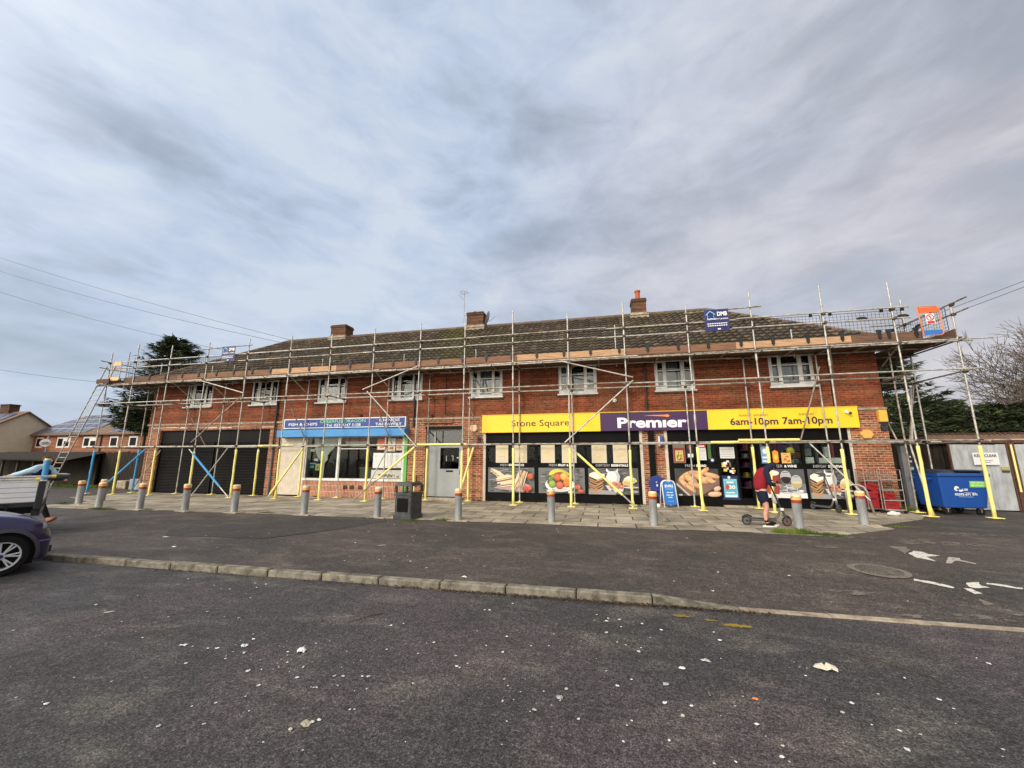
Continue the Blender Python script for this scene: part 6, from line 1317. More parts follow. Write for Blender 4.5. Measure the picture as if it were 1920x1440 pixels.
# the man striding behind the pickup
pp = thing('person', 'person in a pale blue top and dark gilet striding to the right behind the pickup', 'person', (-13.75, 7.85, 0), R(13))
pp.location = (-14.30, 7.5, 0); pp.rotation_euler = (0, 0, R(13))
J = {'pelvis': ((0, 0, .88), .12, .15), 'waist': ((.0, 0, 1.02), .11, .14), 'chest': ((.03, 0, 1.22), .13, .17), 'upper': ((.06, 0, 1.36), .11, .16), 'neck': ((.11, 0, 1.45), .05, .05), 'head0': ((.14, 0, 1.51), .075, .07), 'head1': ((.16, 0, 1.56), .09, .075), 'head2': ((.17, 0, 1.62), .07, .065),
     'rhip': ((.04, -.09, .8), .09, .09), 'rknee': ((.34, -.1, .47), .06, .06), 'rankle': ((.58, -.1, .11), .04, .04), 'rball': ((.71, -.1, .13), .035, .03), 'rtoe': ((.76, -.1, .16), .025, .02),
     'lhip': ((-.04, .09, .8), .09, .09), 'lknee': ((-.12, .1, .44), .06, .06), 'lankle': ((-.42, .1, .2), .04, .04), 'lball': ((-.35, .1, .07), .035, .03), 'ltoe': ((-.3, .1, .04), .025, .02),
     'rsh': ((.03, -.18, 1.34), .065, .065), 'relb': ((-.2, -.26, 1.24), .045, .045), 'rwrist': ((-.44, -.28, 1.2), .028, .026), 'lsh': ((.06, .18, 1.34), .065, .065), 'lelb': ((.22, .24, 1.14), .045, .045), 'lwrist': ((.42, .16, 1.08), .028, .026)}
E_ = chain('pelvis', 'waist', 'chest', 'upper', 'neck', 'head0', 'head1', 'head2')
for n in 'rl': E_ += [('pelvis', n + 'hip'), ('upper', n + 'sh')] + chain(n + 'hip', n + 'knee', n + 'ankle', n + 'ball', n + 'toe') + chain(n + 'sh', n + 'elb', n + 'wrist')
hand_joints(J, E_, 'r', J['rwrist'][0], (-1, 0, -.1), (0, 1, 0), (0, 0, 1)); hand_joints(J, E_, 'l', J['lwrist'][0], (1, 0, .1), (0, 1, 0), (0, 0, 1))
skinned('body', J, E_, 'skin', pp, 'pelvis')
K = {k: (J[k][0], J[k][1] * 1.16 + .01, J[k][2] * 1.14 + .01) for k in ('pelvis', 'waist', 'chest', 'upper')}; K['n'] = ((.1, 0, 1.41), .08, .09); K['pelvis'] = ((0, 0, .84), .16, .19); skinned('gilet', K, chain('pelvis', 'waist', 'chest', 'upper', 'n'), 'cloth', pp, 'pelvis', S(28, 34, 62))
K = {'u': ((.06, 0, 1.35), .105, .15)}; E2 = []
for n in 'rl': K.update({n + 's': (J[n + 'sh'][0], .085, .085), n + 'e': (J[n + 'elb'][0], .068, .068), n + 'w': (tuple(Vector(J[n + 'elb'][0]).lerp(Vector(J[n + 'wrist'][0]), .8)), .048, .048)}); E2 += [('u', n + 's')] + chain(n + 's', n + 'e', n + 'w')
skinned('shirt', K, E2, 'cloth', pp, 'u', S(168, 196, 214))
K = {'w': ((.0, 0, 1.0), .13, .15), 'p': ((0, 0, .84), .15, .17)}; E2 = [('w', 'p')]
for n in 'rl': K.update({n + 'a': (J[n + 'hip'][0], .1, .1), n + 'b': (J[n + 'knee'][0], .075, .075), n + 'c': (tuple(Vector(J[n + 'knee'][0]).lerp(Vector(J[n + 'ankle'][0]), .93)), .052, .052)}); E2 += [('p', n + 'a')] + chain(n + 'a', n + 'b', n + 'c')
skinned('trousers', K, E2, 'cloth', pp, 'p', S(30, 28, 30))
for n in 'rl':
    a_, b_, t_ = (Vector(J[n + k][0]) for k in ('ankle', 'ball', 'toe')); K = {'h': (tuple(a_ + (a_ - b_) * .25 + Vector((0, 0, -.05))), .045, .045), 'm': (tuple((a_ + b_) / 2 + Vector((0, 0, -.02))), .052, .048), 't': (tuple(t_ + (t_ - a_) * .06), .044, .036)}; skinned('shoe', K, chain('h', 'm', 't'), 'cloth', pp, 'h', S(150, 104, 72))
K = {'a': ((.09, 0, 1.54), .095, .09), 'b': ((.12, 0, 1.62), .105, .095), 'c': ((.16, 0, 1.665), .085, .08)}; skinned('hair', K, [('a', 'b'), ('b', 'c')], 'cloth', pp, 'a', S(86, 66, 50), 1)

b = MB(); SK = S(196, 146, 122)
b.ell((.43, 0, 1.545), (.018, .014, .02), 8, 6, 0, SK); b.ell((.405, -.03, 1.575), (.01, .012, .008), 8, 6, 0, S(40, 34, 32)); b.ell((.405, .03, 1.575), (.01, .012, .008), 8, 6, 0, S(40, 34, 32)); b.ell((.41, 0, 1.51), (.012, .025, .006), 8, 6, 0, S(140, 84, 76))
b.ell((.315, -.085, 1.55), (.018, .01, .028), 8, 6, 0, SK); b.ell((.315, .085, 1.55), (.018, .01, .028), 8, 6, 0, SK); b.v = [(x - .18, y, z + .02) for x, y, z in b.v]; b.build1('face', 'cloth', pp, True)

# ---------------------------------------------------------------- pickup (drop-side body), nose away to the left
ua = math.atan2(.57, .82)      # local +x points to the tail
CX, CY = -11.85, 6.34
tk = thing('pickup_truck', 'drop-side pickup with ribbed aluminium side boards parked behind the purple car', 'truck', (CX, CY, 0), 0)
tk.rotation_euler = (0, 0, R(60)); WM[tk.name] = Matrix.Translation((CX, CY, 0)) @ Matrix.Rotation(R(60), 4, 'Z')
AL = S(236, 237, 238)        # local: tail at x=0, cab at x=-4.6; near side y=0 (local -y faces the camera side), far side y=1.85
def ribbed(x0, x1, y, sgn, z0, z1, n=4):
    b = MB(); h = (z1 - z0) / n
    for k in range(n):
        za = z0 + h * k; b.box(x0, x1, min(y, y + sgn * .03), max(y, y + sgn * .03), za + .006, za + h - .006, 0, AL); b.box(x0, x1, min(y, y + sgn * .02) , max(y, y + sgn * .02), za - .005, za + .0055, 0, S(150, 152, 156))
    b.box(x0, x1, min(y, y + sgn * .045), max(y, y + sgn * .045), z1, z1 + .03, 0, S(206, 206, 206)); return b
MT['alu'] = colmat('brushed_aluminium', 0.4, 0.0, 0.5, 0.05)
ribbed(-2.7, -.1, 0.0, 1, .72, 1.12).build('side_board', 'alu', tk, True); ribbed(-2.7, -.1, 1.85, -1, .72, 1.12).build('side_board', 'alu', tk, True)
b = ribbed(0, 1.75, 0, 1, .72, 1.12); b.v = [(-.03 + y * -1 + .03, x + .05, z) for x, y, z in b.v]; b.build('tailboard', 'alu', tk, True)
b = MB(); b.box(-.1, .01, -.02, .05, .56, 1.15, 0, S(46, 48, 50), bev=.01); b.box(-.1, .01, 1.8, 1.87, .56, 1.15, 0, S(46, 48, 50), bev=.01); b.box(-2.78, -2.7, 0, .05, .7, 1.5, 0, S(60, 60, 62)); b.box(-2.78, -2.7, 1.8, 1.85, .7, 1.5, 0, S(60, 60, 62)); b.box(-2.78, -2.72, .05, 1.8, 1.3, 1.5, 0, S(60, 60, 62)); b.build('corner_posts', 'paint', tk, True)
b = MB(); b.box(-2.75, 0, .02, 1.83, .62, .71, 0, S(52, 54, 56)); b.box(-4.3, -.1, .45, .6, .45, .62, 0, S(40, 40, 42)); b.box(-4.3, -.1, 1.25, 1.4, .45, .62, 0, S(40, 40, 42)); b.box(-.12, .0, .05, 1.8, .42, .56, 0, S(46, 46, 48)); b.build('chassis', 'paint', tk, True)
b = MB(); b.box(-4.75, -2.95, .06, 1.8, .45, 1.25, 0, S(206, 208, 208)); 
b.prism([(-4.6, 1.25), (-2.95, 1.25), (-3.0, 1.95), (-3.95, 1.98)], .12, 1.74, 0, S(206, 208, 208)); cb_ = b.build('cab', 'paint', tk, True, bevel=.05, seg=3)
b = MB(); b.prism([(-4.35, 1.3), (-3.2, 1.3), (-3.22, 1.82), (-3.9, 1.84)], .105, .118, 0); b.prism([(-4.35, 1.3), (-3.2, 1.3), (-3.22, 1.82), (-3.9, 1.84)], 1.742, 1.755, 0); b.build('side_window', 'black', tk, True)
for (x, y) in ((-.95, .12), (-.95, 1.73), (-3.95, .12), (-3.95, 1.73)):
    b = MB(); T = Matrix.Translation((x, y, .32)) @ Matrix.Rotation(R(90), 4, 'X'); b.lathe([(.19, -.1), (.30, -.1), (.32, -.07), (.32, .07), (.30, .1), (.19, .1)], 28, T=T); w_ = b.build('wheel', 'rubber', tk, True)
    b = MB(); b.lathe([(.0, -.07), (.1, -.08), (.16, -.05), (.19, -.09), (.19, .09), (.16, .05), (.1, .08), (.0, .07)], 20, T=T, c=S(160, 160, 160)); b.build('rim', 'alu', w_, True)
b = MB(); b.box(-1.45, -.45, .0, .28, .68, .7); b.box(-1.45, -1.42, .0, .28, .3, .68); b.box(-.48, -.45, .0, .28, .3, .68); b.build('mudguard', 'blackmat', tk, True)
M_ = WM[tk.name]
t = thing('scaffold_tubes', 'two grey tubes with yellow end caps lying along the top of the pickup side', 'tubes', tuple(M_ @ Vector((-1.5, .3, 1.2)))); 
for k, (y, e, z) in enumerate(((.08, -.12, 1.185), (.2, .1, 1.235))):
    b = MB(); b.tube(M_ @ Vector((-4.4, y, z)), M_ @ Vector((e, y, z)), .026, 10); tu = b.build('tube', 'galv', t); b = MB(); b.tube(M_ @ Vector((e - .03, y, z)), M_ @ Vector((e + .03, y, z)), .036, 12, c=S(226, 196, 60)); b.build('end_cap', 'paint', tu)
    b = MB()
p0 = M_ @ Vector((-.05, .35, 1.16)); t = thing('sleeved_post', 'short upright post in blue foam with a yellow top at the pickup tail', 'post', tuple(p0)); b = MB(); b.tube(p0, p0 + Vector((0, 0, .43)), .05, 12); b.build('sleeve', 'foam_b', t); b = MB(); b.tube(p0 + Vector((0, 0, .43)), p0 + Vector((0, 0, .47)), .05, 12); b.build('cap', 'foam_y', t)
b = MB(); r = random.Random(4); b.ell((0, 0, 0), (.2, .12, .08), 12, 8, 0, S(70, 70, 72)); b.ell((.1, .04, .06), (.12, .05, .03), 10, 6, 0, S(170, 172, 174)); b.v = [tuple(M_ @ Vector((x + .12, y + .6, z + 1.2))) for x, y, z in b.v]; o = b.build('folded_sacks', 'cloth'); tag(o, 'dark and grey sacking heaped at the pickup tail by the ladder', 'sacks')

# ---------------------------------------------------------------- purple hatchback, nose to the kerb
CA = R(74); fw_ = Vector((math.cos(CA), math.sin(CA), 0)); wheelpos = Vector((-8.78, 4.36, -.087))
# local x forward, y to the left (away from the camera side), origin under the right front wheel
car = thing('parked_car', 'dark purple hatchback parked nose to the kerb at the left edge, cut by the frame', 'car', tuple(wheelpos), CA)
MT['carpaint'] = newmat('metallic_purple')[0]
m, b_, o_ = newmat('metallic_purple_paint'); b_.inputs['Base Color'].default_value = (*S(42, 40, 82), 1); b_.inputs['Metallic'].default_value = .45; b_.inputs['Roughness'].default_value = .32; b_.inputs['Coat Weight'].default_value = .8; b_.inputs['Coat Roughness'].default_value = .05; MT['carpaint'] = m
# lofted shell: stations along x, each a half-section ring (y from centre outwards), mirrored
HW = .80
def sect(x):
    # returns list of (y_half, z) from the sill up to the roof centre
    prof = [(-3.15, .98, .55), (-3.05, 1.0, .62), (-2.85, 1.38, .70), (-2.2, 1.46, .74), (-1.5, 1.47, .75), (-1.0, 1.42, .74), (-.35, .98, .74), (.0, .93, .73), (.35, .84, .70), (.52, .72, .62), (.60, .5, .50)]
    return prof
st = [(-3.2, .62, .95, .95, .60), (-3.12, .70, 1.02, 1.05, .66), (-2.95, .76, .92, 1.36, .60), (-2.5, .79, .90, 1.45, .58), (-1.9, .80, .88, 1.47, .58), (-1.3, .80, .86, 1.45, .57), (-.85, .80, .85, 1.28, .60), (-.42, .80, .83, .93, .72), (-.1, .795, .81, .90, .72), (.2, .78, .77, .84, .70), (.38, .74, .70, .76, .64), (.50, .66, .58, .62, .54), (.57, .54, .44, .47, .42)]
CYc = HW - .02          # centre line offset from the right side
b = MB(); rings = []
for (x, hw, zb, zr, hr) in st:
    bot = .17 if x > -3.1 else .3
    ring = [(hw * .96, bot), (hw, .30), (hw, .5), (hw, zb * .85), (hw * .975, zb), (hr + (hw - hr) * .35, zb + (zr - zb) * .72), (hr * .92, zr - .012), (hr * .5, zr + .008), (0, zr + .016)]
    full = [(x, CYc - y, z) for y, z in ring] + [(x, CYc + y, z) for y, z in reversed(ring[:-1])]; rings.append(full)
nr = len(rings[0]); vs = [v for rg in rings for v in rg]; fs = []
for i in range(len(rings) - 1):
    for j in range(nr - 1): fs.append((i * nr + j, (i + 1) * nr + j, (i + 1) * nr + j + 1, i * nr + j + 1))
fs += [tuple(range(nr)), tuple(reversed(range((len(rings) - 1) * nr, len(rings) * nr)))]
b.add(vs, fs, 0, True); body = b.build('body', 'carpaint', car, True); sm = body.modifiers.new('s', 'SUBSURF'); sm.levels = 2; sm.render_levels = 2
# wheel wells cut with boolean-free dark arches set proud of the flank
def arch(cx, y, sgn):
    b = MB(); n = 18; R0, R1 = .335, .385
    for rad0, rad1, yy in ((R0, R1, .012),):
        for i in range(n):
            a0, a1 = R(-14 + 208 * i / n), R(-14 + 208 * (i + 1) / n); q = []
            for (rr_, off) in ((rad0, 0), (rad1, 0), (rad1, 1), (rad0, 1)): pass
            P = lambda a, rr_, o: (cx + rr_ * math.cos(a), y - sgn * o, .30 + rr_ * math.sin(a))
            b.add([P(a0, rad0, .05), P(a1, rad0, .05), P(a1, rad1, .03), P(a0, rad1, .03)], [(0, 1, 2, 3)], 0, True, S(58, 54, 66)); b.add([P(a0, rad1, .03), P(a1, rad1, .03), P(a1, rad1, -.06), P(a0, rad1, -.06)], [(0, 1, 2, 3)], 0, True, S(58, 54, 66)); b.add([P(a0, rad0, .05), P(a1, rad0, .05), P(a1, rad0, -.06), P(a0, rad0, -.06)], [(3, 2, 1, 0)], 0, True, S(40, 38, 44))
    b.build('wheel_arch', 'paint', car, True)
    b = MB(); pts = [(cx + .335 * math.cos(R(a)), .30 + .335 * math.sin(R(a))) for a in range(-14, 195, 8)] + [(cx - .33, .14), (cx + .33, .14)]; b.prism(pts, y - .012 if sgn > 0 else y - .05, y + .05 if sgn > 0 else y + .012, 0); b.build('wheel_well', 'black', car, True)
def wheel(cx, y, sgn):
    T = Matrix.Translation((cx, y, .295)) @ Matrix.Rotation(R(90 * sgn), 4, 'X')
    b = MB(); b.lathe([(.20, .09), (.215, .095), (.27, .095), (.29, .075), (.297, .04), (.297, -.04), (.29, -.075), (.2, -.09)], 36, T=T); w_ = b.build('wheel', 'rubber', car, True)
    b = MB(); b.lathe([(.205, .085), (.2, .095), (.185, .088), (.18, .03), (.17, .0)], 36, T=T, c=S(186, 188, 192))
    for k in range(7):
        for d_ in (-.13, .13):
            a = 2 * math.pi * k / 7; p0 = Vector((.035 * math.cos(a), .035 * math.sin(a), .062)); p1 = Vector((.186 * math.cos(a + d_), .186 * math.sin(a + d_), .075)); b.tube(p0, p1, .013, 6, c=S(196, 198, 200), T=T)
    b.lathe([(.055, .05), (.05, .075), (.03, .08), (.0, .08)], 20, T=T, c=S(190, 192, 196)); rm = b.build('rim', 'alu', w_, True)
    b = MB(); b.lathe([(.028, .081), (.026, .086), (.0, .087)], 16, T=T, c=S(34, 44, 96)); b.build('centre_cap', 'paint', rm, True)
    b = MB(); b.lathe([(.18, .0), (.0, .0)], 24, T=T); b.lathe([(.14, .01), (.05, .012)], 24, T=T); b.build('brake_disc', 'rubber', w_, True)
for cx in (0, -2.45):
    arch(cx, .0 - .02, 1); wheel(cx, .03, 1); arch(cx, 2 * CYc + .02, -1); wheel(cx, 2 * CYc - .03, -1)
for sg in (-1, 1):
    b = MB(); T = Matrix.Translation((.36, CYc + sg * .62, .645)) @ Matrix.Rotation(R(-sg * 40), 4, 'Z') @ Matrix.Rotation(R(28), 4, 'Y'); b.ell((0, 0, 0), (.045, .12, .07), 16, 10, 0, S(120, 124, 132), T); b.build('headlight', 'paint', car, True)
b = MB(); b.box(.575, .6, CYc - .25, CYc + .25, .36, .47, 0, S(220, 220, 216)); b.build('number_plate', 'paint', car, True); b = MB(); b.box(.56, .59, CYc - .45, CYc + .45, .22, .32, 0, S(26, 26, 28)); b.build('grille', 'paint', car, True)
b = MB(); b.tube((.36, .03, .44), (.5, .13, .43), .022, 8, c=S(74, 68, 118)); b.build('bumper_strip', 'paint', car, True)
b = MB()
for sgn, y0 in ((1, .05), (-1, 2 * CYc - .05)):
    q = [(-.62, 1.0), (-.98, 1.34), (-1.75, 1.38), (-1.75, .96)]; q2 = [(-1.82, .96), (-1.82, 1.38), (-2.5, 1.35), (-2.82, 1.08), (-2.6, .99)]
    for g in (q, q2): b.add([(x, (y0 - .03 + (z - .95) * .30) if sgn > 0 else (y0 + .03 - (z - .95) * .30), z) for x, z in g], [tuple(range(len(g)))], 0, False)
b.add([(-.50, CYc - .60, 1.0), (-.50, CYc + .60, 1.0), (-.88, CYc + .50, 1.305), (-.88, CYc - .50, 1.305)], [(0, 1, 2, 3)])
b.build('windows', 'black', car, True)
b = MB(); b.ell((-.62, -.1, 1.0), (.06, .09, .06), 12, 8); b.ell((-.62, 2 * CYc + .1, 1.0), (.06, .09, .06), 12, 8); b.build('door_mirror', 'carpaint', car, True)

# ---------------------------------------------------------------- left surroundings
fencebuild('dark board fence running from the left edge to the brick building', (-42, 19.2), (-22.6, 17.6), 1.95)
b = MB(); t = thing('lean_to', 'low dark lean-to with pale posts along the fence at the far left', 'shelter', (-34, 16.8, 0))
for x in (-36.6, -35.2, -33.9, -32.6): b = MB(); b.box(x - .05, x + .05, 16.7, 16.8, 0, 1.5); b.build('post', 'bark', t)
b = MB(); b.add([(-38, 16.3, 1.62), (-29.4, 16.4, 1.5), (-29.4, 18.2, 1.95), (-38, 18.2, 2.02)], [(0, 1, 2, 3)]); b.add([(-38, 16.3, 1.58), (-29.4, 16.4, 1.46), (-29.4, 18.2, 1.91), (-38, 18.2, 1.98)], [(3, 2, 1, 0)]); b.add([(-38, 16.3, 1.56), (-29.4, 16.4, 1.44), (-29.4, 16.4, 1.52), (-38, 16.3, 1.64)], [(0, 1, 2, 3)]); b.build('roof', 'fence', t)
b = MB(); b.box(-38, -29.5, 17.9, 18.0, 0, 1.9); b.build('wall', 'fence', t)
def solarhouse():
    # brick house, hipped-left gable roof with panels
    t = thing('brick_house', 'brick semi-detached house with solar panels on its brown roof', 'house', (-64, 38, 0)); b = MB()
    X0, X1, Y0, Y1, ZE, ZR = -76, -48, 38, 45, 4.75, 7.55
    b.box(X0, X1, Y0, Y1, 0, ZE - .15, 0); b.build('wall', 'brick_far', t)
    b = MB(); YMm = (Y0 + Y1) / 2; xa, xb, ya, yb = X0 - .5, X1 + .5, Y0 - .45, Y1 + .45
    b.add([(xa, ya, ZE - .1), (xb, ya, ZE - .1), (xb, yb, ZE - .1), (xa, yb, ZE - .1), (xa + 4.6, YMm, ZR), (xb - 4, YMm, ZR)], [(0, 1, 5, 4), (1, 2, 5), (2, 3, 4, 5), (3, 0, 4), (3, 2, 1, 0)]); b.box(xa, xb, ya - .05, ya + .0, ZE - .25, ZE - .08); rf = b.build('roof', 'rooffar', t)
    sl = (ZR - ZE + .1) / (YMm - ya)
    def pnl(x, v):       # one solar panel on the slope
        w_, h = 1.40, .95; b = MB(); y0 = ya + .25 + v * h; z = lambda y: ZE - .1 + (y - ya) * sl + .09
        b.add([(x, y0, z(y0)), (x + w_, y0, z(y0)), (x + w_, y0 + h - .2, z(y0 + h - .2)), (x, y0 + h - .2, z(y0 + h - .2))], [(0, 1, 2, 3)], 0); b.add([(x - .07, y0 - .05, z(y0 - .05) - .03), (x + w_ + .07, y0 - .05, z(y0 - .05) - .03), (x + w_ + .07, y0 + h - .07, z(y0 + h - .07) - .03), (x - .07, y0 + h - .07, z(y0 + h - .07) - .03)], [(0, 1, 2, 3)], 1); b.build('solar_panel', ['solar', 'chrome'], rf)
    for v in range(4):
        for k in range(6):
            x = xa + 1.7 + v * 1.1 + k * 1.62
            if x < -62.2: pnl(x, v)
    for v in range(3):
        for k in range(5): pnl(-61.2 + k * 1.62, v)
    b = MB(); b.box(-61.9, -60.7, YMm - .8, YMm + .3, ZR - .6, ZR + 1.1); b.build('chimney', 'brick_chim', rf)
    for (x, w_) in ((-74.4, 1.3), (-70.5, 2.4), (-65.8, 2.4), (-61.2, 1.4), (-58, 1.4), (-54.4, 1.6)):
        b = MB(); b.box(x, x + w_, Y0 - .03, Y0 + .05, 2.9, 4.3); f = b.build('window', 'pvc', t); b = MB(); n = 2 if w_ > 1.5 else 1; q = (w_ - .1) / n
        for i in range(n): b.box(x + .2 + q * i, x + q * (i + 1) - .1, Y0 - .05, Y0 - .031, 3.12, 4.1 if i == 0 else 3.75)
        b.build('pane', 'black', f)
    b = MB(); b.tube((-75.9, Y0 - .1, 0), (-75.9, Y0 - .1, 5.6), .07, 8); b.tube((-62.6, Y0 - .1, 0), (-62.6, Y0 - .1, 4.6), .07, 8); b.build('downpipe', 'pipe', t)
solarhouse()
t = thing('cream_house', 'cream rendered gable end house with solar panels, far left beyond the fence', 'house', (-72, 40, 0))
b = MB(); g = [(-74.6, 35.4), (-71.2, 44.4)]      # gable wall facing the camera's right
P0, P1 = Vector((-74.6, 31.8, 0)), Vector((-75.2, 41.8, 0)); dv = (P1 - P0).normalized(); nv = Vector((-dv.y, dv.x, 0)); PM = (P0 + P1) / 2; L10 = 14
def hq(p, z): return (p.x, p.y, z)
A1, B1 = P0 + nv * L10, P1 + nv * L10; M1 = PM + nv * L10
b.add([hq(P0, 0), hq(P1, 0), hq(P1, 4.2), hq(PM, 7.6), hq(P0, 4.2), hq(A1, 0), hq(B1, 0), hq(B1, 4.2), hq(M1, 7.6), hq(A1, 4.2)], [(0, 1, 2, 3, 4), (0, 4, 9, 5), (1, 6, 7, 2), (5, 9, 8, 7, 6)]); b.build('wall', 'render_c', t)
b = MB(); ov = .35; a0 = P0 - dv * .4 - nv * ov; m0 = PM - nv * ov; b0 = P1 + dv * .4 - nv * ov; a1 = a0 + nv * (L10 + ov); m1 = m0 + nv * (L10 + ov); b1 = b0 + nv * (L10 + ov)
b.add([hq(a0, 4.0), hq(m0, 7.72), hq(m1, 7.72), hq(a1, 4.0), hq(b0, 4.0), hq(b1, 4.0), hq(a0, 3.85), hq(m0, 7.5), hq(b0, 3.85)], [(0, 3, 2, 1), (1, 2, 5, 4), (6, 0, 1, 7), (7, 1, 4, 8)]); rf = b.build('roof', 'rooffar', t)
b = MB(); q = lambda s, k: tuple(a0.lerp(m0, s) + nv * k + Vector((0, 0, 4.0 + 3.72 * s + .1)))
for i in range(6):
    for j in range(3): b.add([q(.1 + j * .27, .9 + i * 1.7), q(.1 + j * .27, .9 + i * 1.7 + 1.62), q(.1 + j * .27 + .25, .9 + i * 1.7 + 1.62), q(.1 + j * .27 + .25, .9 + i * 1.7)], [(0, 1, 2, 3)])
b.build('solar_panels', 'solar', rf); b = MB(); c_ = PM + nv * 3.2; b.box(c_.x - .9, c_.x + .9, c_.y - .5, c_.y + .5, 7.0, 8.7); b.box(c_.x - .98, c_.x + .98, c_.y - .58, c_.y + .58, 8.55, 8.65); b.build('chimney', 'brick_chim', rf)
t = thing('cycle_sign', 'round white no cycling sign on a pole above the left fence', 'road sign', (-37.5, 19.6, 0)); b = MB(); b.tube((-37.55, 19.75, 0), (-37.55, 19.75, 3.1), .05, 8); b.build('pole', 'steel', t)
T = Matrix.Translation((-37.55, 19.65, 2.64)) @ Matrix.Rotation(R(50), 4, 'Z') @ Matrix.Rotation(0, 4, 'X')
b = MB(); b.tube((0, 0, 0), (0, .03, 0), .30, 32, T=T, c=S(206, 120, 110)); b.tube((0, -.006, 0), (0, 0, 0), .26, 32, T=T, c=WHITE); pl = b.build('plate', 'paint', t)
b = MB(); K_ = S(40, 42, 44)
for s in (-.18, .18): b.path([(s + .12 * math.cos(R(a)), -.02, -.06 + .12 * math.sin(R(a))) for a in range(0, 360, 24)], .014, 5, closed=True, c=K_, T=T)
b.path([(-.18, -.02, -.06), (-.1, -.02, .1), (.1, -.02, .1), (.0, -.02, -.06), (-.1, -.02, .1)], .012, 5, c=K_, T=T); b.path([(.18, -.02, -.06), (.1, -.02, .14), (.04, -.02, .15)], .012, 5, c=K_, T=T); b.path([(0, -.02, -.06), (-.18, -.02, -.06)], .012, 5, c=K_, T=T); b.v = [tuple(Vector((-37.55, 19.65, 2.64)) + (Vector(v) - Vector((-37.55, 19.65, 2.64))) * .64) for v in b.v]; b.v = [(x + .012, y - .012, z) for x, y, z in b.v]; b.build('symbol', 'paint', pl)
for (x, y, s, lb) in ((-23.6, 16.3, 1.0, 'pale grey planter box beside the fence behind the leftmost bollards'), (-25.0, 16.6, .8, 'low stone block at the foot of the dark fence, left of the grey planter')):
    b = MB(); b.box(x - .4 * s, x + .4 * s, y - .25, y + .25, 0, .55 * s, bev=.03); o = b.build('planter_box', 'steel' if s == 1 else 'stone'); tag(o, lb, 'planter')

# ---------------------------------------------------------------- trees
def leafmesh(pts_fn, n, seed): pass
def conifer(name, label, x, y, h, rad, seed, n=230, droop=.25, z0=.6, group=None, shape=1.0, leaf=.16, per=60):
    t = thing(name, label, 'tree', (x, y, 0), 0, group); r = random.Random(seed)
    b = MB(); b.tube((x, y, 0), (x + r.uniform(-.2, .2), y, h * .97), h * .022, 8, 0, .03)
    f = MB()
    for i in range(n):
        u = (i + r.random()) / n; z = z0 + (h - z0) * u; a = r.uniform(0, 2 * math.pi)
        R_ = rad * ((1 - u) ** (.62 * shape)) * r.uniform(.55, 1.2) + .25
        dz = -droop * R_ + R_ * .35 * u; d = Vector((math.cos(a), math.sin(a), 0)); p0 = Vector((x, y, z)); p1 = p0 + d * R_ * .6 + Vector((0, 0, dz * .3)); p2 = p0 + d * R_ + Vector((0, 0, dz * .5 + R_ * .12))
        b.path([p0, p1, p2], [.03 + .01 * R_, .018, .006], 4)
        g = r.uniform(.6, 1.35)
        for k in range(per):
            s = r.random() ** .7; q = p0.lerp(p1, s / .6) if s < .6 else p1.lerp(p2, (s - .6) / .4)
            sd2 = Vector((-d.y, d.x, 0)) * r.choice((-1, 1)); dd = (d * r.uniform(.4, 1.1) + sd2 * r.uniform(.2, 1.0) + Vector((0, 0, r.uniform(-.45, .35)))).normalized()
            q = q + sd2 * r.uniform(0, .18) * R_ + Vector((0, 0, r.uniform(-.12, .1))); ln = leaf * r.uniform(.8, 2.6); w_ = Vector((r.uniform(-1, 1), r.uniform(-1, 1), r.uniform(-1, 1))).normalized() * leaf * r.uniform(.14, .3)
            e = q + dd * ln; gg = g * r.uniform(.75, 1.25); f.add([q - w_, q + w_, e], [(0, 1, 2)], 0, False, (gg, gg, gg))
    b.build('trunk', 'bark', t); f.build('crown', 'conifer', t); return t
conifer('fir_tree', 'dark spreading fir tree behind the left end of the scaffold', -33.3, 24.0, 11.0, 3.3, 3, 190, -.12, 3.3, per=75, leaf=.24, shape=.9)
conifer('fir_tree', 'lower dark fir bough mass left of the taller fir, above the brick house roof', -35.9, 24.6, 6.6, 2.2, 8, 90, -.1, 3.6, per=60, leaf=.2)
conifer('conifer_tree', 'broad dark conifer immediately right of the brick building behind the scaffold', 17.8, 30.0, 8.2, 3.5, 11, 190, .2, .8, shape=.6, per=75, leaf=.22)
conifer('conifer_tree', 'dark conifer with flat spreading boughs between the scaffold end and the bare tree', 21.6, 31.5, 5.2, 3.6, 13, 160, .1, .6, shape=.8, per=75, leaf=.22)
conifer('conifer_tree', 'lower dark conifer above the rusty garage roof', 24.4, 30.5, 4.8, 3.4, 17, 150, .1, .5, shape=.75, per=75, leaf=.22)
conifer('conifer_tree', 'dark conifer at the right edge of the picture above the garages', 27.6, 31.0, 4.8, 3.6, 19, 150, .1, .5, shape=.75, per=75, leaf=.22)
conifer('conifer_tree', 'dark conifer seen just past the corner of the building over the board fence', 14.6, 27.0, 5.9, 3.0, 23, 130, .25, .5, shape=.6, per=70, leaf=.2)
